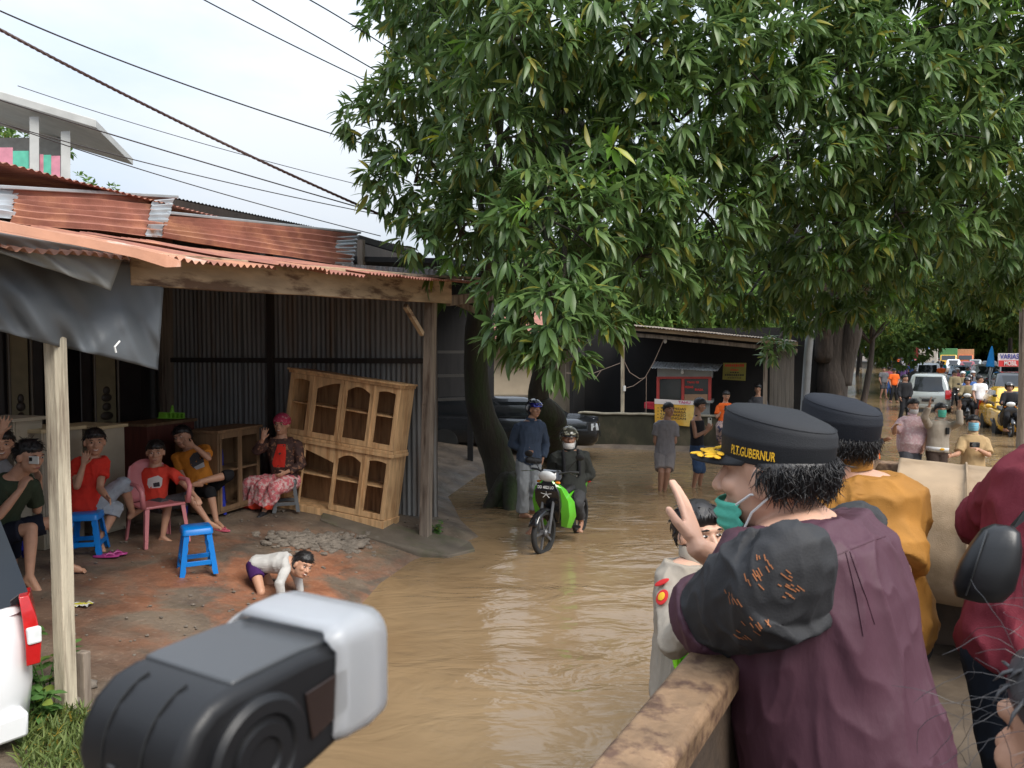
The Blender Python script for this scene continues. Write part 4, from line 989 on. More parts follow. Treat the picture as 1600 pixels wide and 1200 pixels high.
# ================================================================== furniture in the yard
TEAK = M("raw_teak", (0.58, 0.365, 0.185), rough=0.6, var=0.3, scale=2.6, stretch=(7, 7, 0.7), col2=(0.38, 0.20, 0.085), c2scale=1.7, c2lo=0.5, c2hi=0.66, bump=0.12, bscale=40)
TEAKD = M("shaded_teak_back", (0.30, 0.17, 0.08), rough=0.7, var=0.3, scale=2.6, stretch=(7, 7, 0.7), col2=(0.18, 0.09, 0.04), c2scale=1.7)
cb_o = T(597, 829); Xr = -n_; Yr = e_
CF = frame(cb_o + V((0, 0, 0.02)), Xr, Yr) @ Matrix.Rotation(math.radians(7.0), 4, 'Y') @ Matrix.Rotation(math.radians(-3), 4, 'X')
cab = thing("display_cabinet", "large unvarnished teak display cabinet leaning askew against the iron wall", "cabinet", cb_o)
CWD, CHT, CDP = 1.62, 1.88, 0.46
def cpart(name, boxes, mat=None, bev=0.004, parent=None):
    mb = LB(CF)
    for (x0, x1, y0, y1, z0, z1) in boxes: mb.box(((x0 + x1) / 2, (y0 + y1) / 2, (z0 + z1) / 2), (x1 - x0, y1 - y0, z1 - z0))
    return mb.build(name, mat or TEAK, parent or cab, bevel=bev)
x0 = -CWD
cpart("plinth", [(x0 - .02, .02, -.02, CDP, 0, .10)])
cpart("side_panel", [(-.025, 0, 0.025, CDP, .10, .92)]); cpart("side_panel", [(x0, x0 + .025, 0.025, CDP, .10, .92)])
cpart("side_panel", [(-.025, -.003, 0.045, CDP, 1.0, CHT - .06)]); cpart("side_panel", [(x0 + .003, x0 + .025, 0.045, CDP, 1.0, CHT - .06)])
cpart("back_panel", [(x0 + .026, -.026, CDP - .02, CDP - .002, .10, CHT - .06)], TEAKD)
cpart("waist_cornice", [(x0 - .03, .03, -.03, CDP, .92, .965), (x0 - .015, .015, -.012, CDP, .966, 1.0)])
cpart("top_cornice", [(x0 - .015, .015, -.01, CDP, CHT - .06, CHT - .025), (x0 - .035, .035, -.035, CDP, CHT - .024, CHT)])
for z in (.50, 1.42): cpart("shelf", [(x0 + .03, -.03, .08, CDP - .022, z, z + .018)])
bays = [(x0, x0 + .36), (x0 + .36, x0 + .36 + .45), (x0 + .81, x0 + .81 + .45), (x0 + 1.26, -0.0)]
def door(xa, xb, za, zb, arch, yf):
    w = 0.055; mb = LB(CF)
    for (a, b2, c, d) in ((xa + .004, xa + w, za, zb), (xb - w, xb - .004, za, zb)): mb.box(((a + b2) / 2, yf, (c + d) / 2), (b2 - a, .026, d - c))
    mb.box(((xa + xb) / 2, yf, za + .035), (xb - xa - 2 * w, .024, .07))
    # arched top rail
    m_ = 12; xs_ = [xa + w + (xb - xa - 2 * w) * i / m_ for i in range(m_ + 1)]
    lowz = []
    for i in range(m_ + 1):
        s = i / m_
        if arch == 2: h = .055 + 0.07 * (1 - math.sin(PI * s)) 
        elif arch == 1: h = .05 + 0.11 * (1 - s) ** 1.6
        elif arch == -1: h = .05 + 0.11 * s ** 1.6
        else: h = .06 + .02 * (2 * s - 1) ** 2
        lowz.append(zb - h)
    for i in range(m_): mb.prism([(xs_[i], yf - .012, lowz[i]), (xs_[i + 1], yf - .012, lowz[i + 1]), (xs_[i + 1], yf - .012, zb), (xs_[i], yf - .012, zb)], (0, .024, 0))
    return mb.build("door", TEAK, cab)
for (za, zb, yf) in ((.11, .915, .012), (1.005, CHT - .065, .030)):
    for k, (xa, xb) in enumerate(bays):
        if za < .5 and k == 1:
            # door missing: only the carved top rail remains
            mb = LB(CF); m_ = 14
            for i in range(m_):
                s, s2 = i / m_, (i + 1) / m_; xa_, xb_ = xa - .3 + (xb - xa + .3) * s, xa - .3 + (xb - xa + .3) * s2
                mb.prism([(xa_, yf - .012, zb - .04 - .15 * s ** 1.5), (xb_, yf - .012, zb - .04 - .15 * s2 ** 1.5), (xb_, yf - .012, zb), (xa_, yf - .012, zb)], (0, .024, 0))
            mb.build("top_rail", TEAK, cab); continue
        if za < .5 and k == 0: continue
        door(xa, xb, za, zb, {0: 0, 1: 1, 2: 2, 3: 0}[k], yf)
    cpart("stile", [(x0 + .352, x0 + .368, yf - .02, yf + .02, za, zb)]); cpart("stile", [(bays[3][0] - .012, bays[3][0] + .012, yf - .025, yf + .02, za, zb)])
    cpart("corner_post", [(-.04, .006, yf - .02, yf + .012, za, zb)])
PEBBLE = M("broken_brick", (0.20, 0.12, 0.085), rough=0.9, var=0.3, bump=0.4)
mb = LB(CF); mb.box((-0.12, 0.2, -0.05), (0.35, 0.4, 0.05)); mb.build("prop_board", DARKW, cab, bevel=0.005)

def cupboard(name, label, px0, px1, ytop, off, dep, mat, top_mat=None, glazed=False, group=None, legs=0.0):
    a, b2 = QP(px0, ytop, off), QP(px1, ytop, off); zt_ = (a.z + b2.z) / 2; zb_ = hgt(a.x, a.y) + 0.0
    root = thing(name, label, "cabinet", (a.x, a.y, zb_), group)
    w = (b2 - a).length; x_ = V((b2.x - a.x, b2.y - a.y, 0)).normalized(); M_ = frame((a.x, a.y, zb_), x_, V((-x_.y, x_.x, 0))); h = zt_ - zb_
    def bx(nm, x0_, x1_, y0_, y1_, z0_, z1_, m=mat, bev=0.004):
        mb = LB(M_); mb.box(((x0_ + x1_) / 2, (y0_ + y1_) / 2, (z0_ + z1_) / 2), (x1_ - x0_, y1_ - y0_, z1_ - z0_)); return mb.build(nm, m, root, bevel=bev)
    bx("table_top", -.03, w + .03, -.03, dep, h - .035, h, top_mat or mat)
    bx("side_panel", 0, .025, 0, dep - .01, legs, h - .036); bx("side_panel", w - .025, w, 0, dep - .01, legs, h - .036); bx("back_panel", .026, w - .026, dep - .03, dep - .012, legs, h - .036)
    bx("bottom_panel", .026, w - .026, .01, dep - .031, legs, legs + .03)
    if glazed:
        nb = 2
        for k in range(nb):
            xa, xb = .03 + (w - .06) * k / nb, .03 + (w - .06) * (k + 1) / nb; mb = LB(M_)
            for (c0, c1, d0, d1) in ((xa, xa + .04, legs + .03, h - .04), (xb - .04, xb - .002, legs + .03, h - .04), (xa + .04, xb - .04, legs + .03, legs + .08), (xa + .04, xb - .04, h - .11, h - .04), (xa + .04, xb - .04, (h + legs) / 2 - .01, (h + legs) / 2 + .012)):
                mb.box(((c0 + c1) / 2, 0.004, (d0 + d1) / 2), (c1 - c0, .02, d1 - d0))
            mb.build("door", mat, root)
        bx("shelf", .03, w - .03, .05, dep - .035, (h + legs) / 2 - .008, (h + legs) / 2 + .008)
    else:
        bx("front_panel", .026, w - .026, -.004, .014, legs + .03, h - .036)
    return root
PALE = M("pale_board", (0.34, 0.30, 0.23), rough=0.7, var=0.15, scale=3, col2=(0.24, 0.20, 0.15), c2scale=2)
YEL = M("yellowed_top", (0.46, 0.37, 0.22), rough=0.6, var=0.15)
REDW = M("red_brown_board", (0.12, 0.035, 0.025), rough=0.6, var=0.3, stretch=(4, 4, .5))
OLDW = M("old_brown_wood", (0.19, 0.115, 0.06), rough=0.65, var=0.35, scale=3, stretch=(5, 5, .5), bump=0.15)
cupboard("pale_cupboard", "pale board cupboard behind the pale post", 18, 64, 652, 2.9, .5, PALE)
cupboard("pale_cupboard", "pale low cupboard with yellowed top and open gap beside the post", 62, 126, 668, 2.75, .5, PALE, YEL)
cupboard("pale_cupboard", "pale cupboard with yellowed top behind the woman in red", 150, 192, 664, 2.75, .6, PALE, YEL)
cupboard("red_brown_chest", "red-brown chest carrying the green toy crate", 228, 302, 658, 3.2, .5, REDW, OLDW)
cupboard("glazed_cabinet", "small old glazed wooden cabinet beside the waving woman in pink", 338, 404, 668, 2.2, .42, OLDW, None, True, legs=0.06)
cupboard("wooden_side_table", "brown wooden side table behind the girl in orange", 312, 345, 676, 2.5, .4, OLDW)
# carved wardrobes
def wardrobe(label, px0, px1, ytop, off, pcl, pcr):
    a, b2 = QP(px0, ytop, off), QP(px1, ytop, off); root = thing("carved_wardrobe", label, "wardrobe", (a.x, a.y, 0.45), "carved wardrobes along the back of the shop")
    x_ = V((b2.x - a.x, b2.y - a.y, 0)).normalized(); y_ = V((-x_.y, x_.x, 0)); w = (b2 - a).length
    M_ = frame((a.x, a.y, 0.45), x_, y_); h = a.z - .45
    LACQ = M("dark_lacquered_wood", (0.016, 0.012, 0.012), rough=0.35, var=0.3); CARV = M("carved_dark_wood", (0.030, 0.022, 0.016), rough=0.5)
    mb = LB(M_); mb.box((w / 2, .3, h / 2), (w, .55, h)); mb.build("carcass", LACQ, root, bevel=.01)
    c0, c1 = (pcl - px0) / (px1 - px0) * w, (pcr - px0) / (px1 - px0) * w; cx_ = (c0 + c1) / 2
    mb = LB(M_); mb.box((cx_, .015, h * .5), (c1 - c0, .03, h * .92)); dp = mb.build("door_panel", M("olive_gold_panel", (0.17, 0.145, 0.085), rough=0.5, var=0.2), root, bevel=.004)
    k = (c1 - c0)
    for (dz, r) in ((.10, .16), (.0, .24), (-.13, .20), (-.26, .30), (-.40, .34)):
        mb = LB(M_); mb.ell(V((cx_, -.005, h * .60 + dz * .9)), V((k * r * 1.1, 0, 0)), V((0, .022, 0)), V((0, 0, .055))); mb.build("carving", CARV, dp, smooth=True)
    for sx in (c0 - .03, c1 + .03):
        mb = LB(M_); mb.lathe((sx, -.01, 0), [(.018, .1), (.018, .3)] + [(.026 if i % 2 else .016, .3 + .05 * i) for i in range(10)] + [(.018, .85), (.018, h - .05)], 10); mb.build("turned_column", M("bronzed_column", (0.07, 0.05, 0.03), rough=0.4), root, smooth=True)
wardrobe("black lacquered wardrobe with carved panel at the shop's far left", -40, 70, 500, 3.9, 14, 42)
wardrobe("black lacquered wardrobe with carved panel and turned columns behind the woman in red", 128, 222, 500, 3.9, 148, 178)

# stools and chairs
BLUE = plastic("bright_blue_plastic", (0.0, 0.17, 0.56)); DBLUE = plastic("deep_blue_plastic", (0.008, 0.022, 0.36)); PINKP = plastic("faded_pink_plastic", (0.50, 0.17, 0.18)); GREYP = plastic("grey_plastic", (0.10, 0.105, 0.11))
def stool(label, loc, yaw, mat, h=0.45, top=0.26, bot=0.36):
    root = thing("plastic_stool", label, "stool", loc, "plastic stools in the yard"); M_ = rotloc(loc, yaw)
    def ring(w, z, r=0.03):
        out = []
        for cx, cy, a0 in ((w / 2 - r, w / 2 - r, 0), (-w / 2 + r, w / 2 - r, PI / 2), (-w / 2 + r, -w / 2 + r, PI), (w / 2 - r, -w / 2 + r, 1.5 * PI)):
            for k in range(4): a = a0 + PI / 2 * k / 3; out.append(V((cx + r * math.cos(a), cy + r * math.sin(a), z)))
        return out
    mb = LB(M_); mb.loft([ring(top + .02, h - .06), ring(top + .012, h - .012), ring(top - .01, h)]); mb.build("seat", mat, root, smooth=True, sharp=50)
    for sx, sy in ((-1, -1), (1, -1), (1, 1), (-1, 1)):
        mb = LB(M_); rings = []
        for i in range(9):
            t = i / 8; z = (h - .05) * (1 - t); c = (top + (bot - top) * t) / 2 - .012; w = .030 + .006 * (i % 2); cx, cy = sx * c, sy * c
            rings.append([V((cx - w * sx * 1.3, cy + .006 * sy, z)), V((cx + .006 * sx, cy + .006 * sy, z)), V((cx + .006 * sx, cy - w * sy * 1.3, z)), V((cx - .004 * sx, cy - w * sy * 1.3, z)), V((cx - .006 * sx, cy - .008 * sy, z)), V((cx - w * sx * 1.3, cy - .004 * sy, z))])
        mb.loft(rings); mb.build("leg", mat, root, bevel=.002)
    c = (top + (bot - top) * .72) / 2 - .02
    for a, b2 in (((-c, -c), (c, -c)), ((c, -c), (c, c)), ((c, c), (-c, c)), ((-c, c), (-c, -c))):
        mb = LB(M_); mb.beam((a[0], a[1], h * .26), (b2[0], b2[1], h * .26), .018, .045); mb.build("rung", mat, root, bevel=.003)
    return root
def chair(label, loc, yaw, mat, arms=True):
    root = thing("plastic_chair", label, "chair", loc, "plastic chairs in the yard"); M_ = rotloc(loc, yaw)     # faces local -y
    mb = LB(M_); mb.loft([[V((-.22, -.22, .40)), V((.22, -.22, .40)), V((.22, -.22, .43)), V((-.22, -.22, .43))], [V((-.20, 0, .385)), V((.20, 0, .385)), V((.20, 0, .41)), V((-.20, 0, .41))], [V((-.20, .20, .39)), V((.20, .20, .39)), V((.20, .20, .42)), V((-.20, .20, .42))]]); mb.build("seat", mat, root, bevel=.01, smooth=True)
    g = []
    for j in range(9):
        z = .42 + .45 * j / 8; row = []
        for i in range(13):
            s = i / 12 * 2 - 1; hw = .215 * (1 - .25 * max(0, (j - 4) / 4) ** 2); top = -.05 * s * s if j == 8 else 0
            row.append(V((s * hw, .20 + .10 * (z - .42) + .05 * (1 - s * s), z + top)))
        g.append(row)
    mb = LB(M_); mb.loft(g, cap=False, closed=False); o = mb.build("backrest", mat, root, smooth=True, sharp=180); o.modifiers.new("t", 'SOLIDIFY').thickness = .012
    for sx in (-1, 1):
        for sy, y0 in ((-1, -.21), (1, .2)):
            mb = LB(M_); rings = []
            for t in (0, .5, 1):
                z = .42 * (1 - t); x = sx * (.21 + .035 * t); y = y0 + sy * .05 * t; w = .035 - .008 * t
                rings.append([V((x - w * sx * 1.3, y, z)), V((x, y, z)), V((x, y - sy * w * 1.4, z)), V((x - .01 * sx, y - sy * w * 1.4, z)), V((x - .01 * sx, y - .01 * sy, z)), V((x - w * sx * 1.3, y - .01 * sy, z))])
            mb.loft(rings); mb.build("leg", mat, root, bevel=.002)
        if arms:
            mb = LB(M_); mb.tube([(sx * .225, .24, .66), (sx * .26, .05, .66), (sx * .265, -.16, .655), (sx * .255, -.235, .60), (sx * .235, -.225, .42)], [.018, .022, .026, .026, .03], 8); mb.build("armrest", mat, root, smooth=True, sharp=180)
    return root
stool("empty bright blue plastic stool standing alone on the red soil", T(308, 893), 0.5, BLUE, 0.45)
stool("bright blue plastic stool under the woman in red and grey", T(136, 862), 0.25, BLUE, 0.40)
stool("grey plastic stool under the waving woman in pink batik", T(447, 797), 0.3, GREYP, 0.42)
stool("dark blue plastic stool under the man filming with a phone", T(0, 880) , 0.2, DBLUE, 0.42)
chair("faded pink plastic armchair under the boy in red", T(246, 846), 0.85, PINKP)
chair("deep blue plastic chair under the girl in orange", T(322, 800), 0.35, DBLUE, False)
# ================================================================== food cart and signs
REDP = M("faded_red_paint", (0.44, 0.060, 0.050), rough=0.5, var=0.2); GREYC = M("grey_cart_panel", (0.30, 0.31, 0.30), rough=0.5, var=0.12)
GLASS = M("dusky_glass", (0.05, 0.055, 0.055), rough=0.12, var=0.1, spec=0.6)
crt = thing("food_cart", "red-framed fried tofu cart with glass case and small tin roof", "food cart", SP(1075, 700, 0.75))
def cart_quad(px0, py0, px1, py1, o, th, name, mat, bev=.004):
    a, b2, c, d = SP(px0, py0, o), SP(px1, py0, o), SP(px1, py1, o), SP(px0, py1, o); mb = MB(); mb.prism([a, b2, c, d], t_ * th); return mb.build(name, mat, crt, bevel=bev)
cart_quad(1027, 576, 1112, 591, .60, .8, "upper_box", GREYC)
for px in (1026, 1065, 1107): cart_quad(px, 591, px + 4.5, 630, .595, .04, "frame_post", REDP, .003)
for px in (1030, 1108): cart_quad(px, 591, px + 4, 628, 1.36, .04, "frame_post", REDP, .003)
cart_quad(1026, 588.5, 1112, 592, .59, .03, "frame_rail", REDP, .002); cart_quad(1024, 626, 1114, 630, .56, .86, "counter", GREYC)
cart_quad(1031, 592.5, 1064, 626, .612, .006, "pane", GLASS, 0); cart_quad(1070, 592.5, 1107, 626, .612, .006, "pane", GLASS, 0)
cart_quad(1030, 631, 1108, 685, .62, .72, "cart_body", GREYC)
cart_quad(1070, 616, 1106, 626, .605, .006, "tray_board", M("tan_board", (0.33, 0.20, 0.12), rough=.7), 0)
a, b2 = SP(1016, 575, .42), SP(1121, 580, .42); mb = MB(); corrugated(mb, a, b2, SP(1022, 565, 1.5), SP(1129, 569, 1.5), None, rows=2, amp=.008); mb.build("tin_roof", ZINC, crt, smooth=True)
REDT = M("red_lettering", (0.80, 0.03, 0.02), rough=.5, var=.05); BLKT = M("dark_lettering", (0.03, 0.025, 0.03), rough=.6, var=.05); PINKT = M("magenta_lettering", (0.55, 0.06, 0.20), rough=.6, var=.05)
for tx, px, py, h, w in (("TAHU ISI", 1083, 597.5, .055, .30), ("PEDAS", 1077, 605, .055, .21), ("BIASA", 1092.5, 609, .055, .21)):
    text_on("lettering", tx, SP(px, py, .600), s_, Z_, h, REDT, crt, w, lift=.002)
MB().cap_(SP(1066, 578, .55), SP(1066, 582, .55), .03, .045).build("bulb", WHITE, crt, smooth=True)
ban = thing("menu_banner", "yellow tofu menu banner hung on the food cart's front", "banner", SP(1060, 670, .5))
YB = M("yellow_banner", (0.72, 0.40, 0.05), rough=.6, var=.12, col2=(0.78, 0.55, 0.16), c2scale=2); WB = M("banner_white", (0.75, 0.68, 0.66), rough=.6, var=.06)
mb = MB(); mb.prism([SP(1023, 624, -.06), SP(1086, 628, -.06), SP(1083, 667, -.06), SP(1024, 661, -.06)], t_ * .008); mb.build("banner_sheet", YB, ban)
mb = MB(); mb.prism([SP(1023, 623, -.066), SP(1086, 627, -.066), SP(1086, 633, -.066), SP(1023, 631, -.066)], t_ * .004); mb.build("header_strip", WB, ban)
text_on("lettering", "TAHU", SP(1070, 629, -.07), (SP(1086, 630, -.07) - SP(1023, 627, -.07)), Z_, .07, PINKT, ban, .30)
for k, tx in enumerate(("• TAHU PEDAS", "• TAHU BIASA", "• TAHU BAKSO", "• GORENGAN")):
    text_on("lettering", tx, SP(1050, 638.5 + k * 5, -.07), (SP(1086, 640, -.07) - SP(1023, 637, -.07)), Z_, .06, BLKT, ban, .72)
ys_ = thing("yellow_sign", "faded yellow painted board hanging right of the food cart", "sign", SP(1147, 590, 1.4))
mb = MB(); mb.prism([SP(1130, 567, 1.4), SP(1166, 567, 1.4), SP(1165, 595, 1.4), SP(1129, 593, 1.4)], t_ * .02); mb.build("board", M("olive_yellow_board", (0.34, 0.30, 0.06), rough=.6, var=.15), ys_, bevel=.004)
for py, h, w, m_ in ((571, .075, .50, REDT), (578, .045, .22, REDT), (582, .035, .24, BLKT), (586, .05, .50, BLKT), (590.5, .025, .36, BLKT)):
    n_st = max(3, int(w / .055))
    for q in range(n_st):                 # worn lettering nobody can read: separate faded strokes
        c = SP(1147.5, py, 1.39) + s_ * (-w / 2 + w * (q + .5) / n_st); mb = MB(); mb.box(c, (w / n_st * .62, .004, h * (.75 + .25 * ((q * 7) % 3) / 2)), Matrix((s_, t_, Z_)).transposed()); mb.build("faded_stroke", m_, ys_)
# bench with red cloth, bulb and wires of the stall
rc = thing("red_side_table", "small table with red cloth at the food cart's left end", "table", SP(1015, 680, .6))
cart2 = MB(); cart2.prism([SP(1007, 629, .5), SP(1026, 630, .5), SP(1026, 640, .5), SP(1007, 638, .5)], t_ * .5); cart2.build("table_top", M("red_cloth", (0.42, 0.02, 0.04), rough=.7, var=.4, scale=20), rc)
for px in (1009, 1023):
    for o_ in (.53, .95): MB().beam(SP(px, 640, o_), SP(px, 690, o_), .04, .04, up=t_).build("leg", DARKW, rc)
hb = thing("hanging_bulb", "white bulb hanging on a wire under the stall's eave", "light bulb", SP(1039, 532, .5))
MB().tube([SP(1039, 521, .5), SP(1039, 529, .5)], .01, 6).build("holder", CABLE, hb); MB().ell(SP(1039, 533, .5), V((.045, 0, 0)), V((0, .045, 0)), V((0, 0, .06))).build("glass_bulb", WHITE, hb, smooth=True)
wr = thing("stall_wires", "loose pale wires looping from the stall's post to the bulb", "wire", SP(973, 590, .3))
WIRE = M("pale_wire", (0.30, 0.22, 0.17), rough=.6)
for pts in ([(1038, 528), (1022, 565), (1008, 590), (990, 603), (976, 607)], [(973, 560), (984, 582), (1000, 592), (1008, 590)], [(884, 583), (925, 584), (970, 567)], [(1010, 588), (1010, 640), (1011, 690)], [(940, 578), (930, 592)]):
    MB().tube([SP(x, y, .28) for x, y in pts], .009, 6).build("wire", WIRE, wr, smooth=True)
MB().box(SP(976, 607, .24), (.06, .05, .14)).build("socket", WHITE, wr, bevel=.006)
# ================================================================== people
YARD = "people sitting outside the furniture shop"
def bone(a, px, py, L, sgn=-1):
    """point on the pixel's ray at distance L from a; sgn -1 nearer to the camera, +1 farther"""
    r = ray(px, py); o = V((0, 0, CAM_H)); w = o - a; A = r.dot(r); B = 2 * w.dot(r); C = w.dot(w) - L * L; D = B * B - 4 * A * C
    if D < 0: 
        t = -B / (2 * A); c = o + r * t; return a + (c - a).normalized() * L
    t = (-B + sgn * math.sqrt(D)) / (2 * A); return o + r * t
def hand_shape(mb, w, d, nrm, thumb, k=1.0, curl=0.35, spread=0.10, fr=1.0, curls=None):
    """palm and five fingers; d along the hand, nrm where the palm faces, thumb the side the thumb leaves"""
    d = d.normalized(); nrm = (nrm - d * nrm.dot(d)).normalized(); l = d.cross(nrm).normalized()
    if l.dot(thumb) < 0: l = -l
    rings = []
    for t, hw, ht in ((-0.015, .024, .020), (.02, .033, .019), (.055, .041, .016), (.088, .041, .013), (.097, .036, .009)):
        c = w + d * (t * k); rings.append([c + l * (hw * k * math.cos(a)) + nrm * (ht * k * math.sin(a)) for a in [2 * PI * i / 12 for i in range(12)]])
    mb.loft(rings)
    lens = ((.030, .072, .0095), (.0105, .080, .0100), (-.0095, .074, .0096), (-.029, .058, .0086))
    for i, (off, L, r) in enumerate(lens):
        c_ = curls[i] if curls else curl
        p = w + d * (.088 * k) + l * (off * k); fd = (d + l * (off / .03 * spread)).normalized(); seg = L * k
        for j, fr_ in enumerate((.46, .30, .24)):
            ang = c_ * (0.55, 0.9, 0.7)[j]; ax = fd.cross(nrm).normalized(); fd = (Quaternion(ax, ang) @ fd).normalized()
            q = p + fd * (seg * fr_); mb.cap_(p, q, r * k * fr * (1 - .08 * j), r * k * fr * (.94 - .10 * j), 8); p = q
    p = w + d * (.028 * k) + l * (.030 * k) + nrm * (.006 * k); td = (l * .72 + d * .72 + nrm * .25).normalized()
    q = p + td * (.040 * k); mb.cap_(w + d * .02 * k + l * .014 * k, p, .017 * k, .0145 * k, 8); mb.cap_(p, q, .0135 * k, .0115 * k, 8)
    td = (td + d * .5 - l * .1 + nrm * curl * .4).normalized(); mb.cap_(q, q + td * (.030 * k), .0112 * k, .0092 * k, 8)
def hair_mesh(hc, f, u, s, k, style, parent, mat=None, inf=1.0, hat=False, strands=150):
    sr = .0028 if strands <= 150 else .0011
    nlat, nlon = 40, 56; rings = []
    c = hc + u * (.022 * k) - f * (.012 * k)
    for i in range(nlat + 1):
        th = PI * i / nlat; row = []
        for j in range(nlon):
            ph = 2 * PI * j / nlon; df, ds, du = math.sin(th) * math.cos(ph), math.sin(th) * math.sin(ph), math.cos(th)
            # hairline height by azimuth
            if df > 0.35: line = .36 - .12 * abs(ds)
            elif df > -0.15: line = .36 - .12 * abs(ds) - (0.35 - df) * 1.7
            else: line = -.60 if style != 'bald' else .2
            line += .07 * noise.noise((ph * 7, 3, hc.x)) + .05 * noise.noise((ph * 19, 1, hc.y))
            e = max(-1, min(1, (du - line) * 7))
            rad = (1.13 if style != 'buzz' else 1.055) * inf + .035 * noise.noise((df * 5, ds * 5, du * 3)) + .03 * noise.noise((ph * 9, du * 2, 5)) + 0.06 * max(0, du) * (style == 'thick') + .03 * max(0, df) * max(0, du)
            if hat and du > -.10: rad = min(rad, 1.10 - .22 * min(1, (du + .10) * 3))
            m_ = rad * (.84 + .16 * (e * .5 + .5)) if e < 1 else rad
            if e <= -1: m_ = .80
            row.append(c + s * (.080 * k * ds * m_) + f * (.094 * k * df * m_) + u * (.093 * k * du * m_))
        rings.append(row)
    mb = MB(); mb.loft(rings)
    if style in ('bun', 'tail'): mb.ell(hc - f * .035 * k - u * .01 * k, s * .082 * k, f * .075 * k, u * .085 * k)
    hr = np.random.default_rng(int(abs(hc.x * 1000 + hc.y * 77)) % 9999)
    for _ in range(strands):
        ph, du = hr.uniform(0, 2 * PI), hr.uniform(-.55, .0 if hat else .95); q = math.sqrt(1 - du * du); df, ds = q * math.cos(ph), q * math.sin(ph)
        ln = .36 - .12 * abs(ds) if df > .35 else (.36 - .12 * abs(ds) - (.35 - df) * 1.7 if df > -.15 else -.60)
        if du < ln + .02: continue
        o_ = (s * ds + f * df + u * du); p0 = c + s * (.080 * k * ds * 1.10) + f * (.094 * k * df * 1.10) + u * (.093 * k * du * 1.10)
        tg = (-u * .8 + f * (.5 if du > .5 else 0) + V(hr.normal(size=3)) * .35); tg = (tg - o_ * tg.dot(o_) + o_ * .22).normalized(); L = hr.uniform(.020, .042) * k
        mb.tube([p0, p0 + tg * L * .55 + o_ * .003 * k, p0 + tg * L], [sr * k, sr * .8 * k, sr * .2 * k], 4)
    if style == 'bun': mb.ell(hc - f * .105 * k + u * .02 * k, s * .045 * k, f * .035 * k, u * .045 * k)
    if style == 'tail': mb.tube([hc - f * .095 * k + u * .03 * k, hc - f * .14 * k - u * .03 * k, hc - f * .12 * k - u * .14 * k], [.028 * k, .032 * k, .012 * k], 10)
    return mb.build("hair", mat or HAIRM, parent, smooth=True, sharp=180)
EYEW = M("eye_white", (0.62, 0.58, 0.54), rough=.3, var=.03); EYED = M("eye_dark", (0.012, 0.008, 0.007), rough=.2); LIP = M("lip", (0.30, 0.10, 0.085), rough=.45); TEETH = M("teeth", (0.70, 0.67, 0.60), rough=.3, var=.03)
BROW = M("eyebrow", (0.015, 0.011, 0.01), rough=.8)
MASKG = cloth("mask_green", (0.10, 0.46, 0.34), bump=.3, bscale=120); MASKB = cloth("mask_blue", (0.20, 0.47, 0.60)); MASKW = cloth("mask_white", (0.62, 0.60, 0.58))
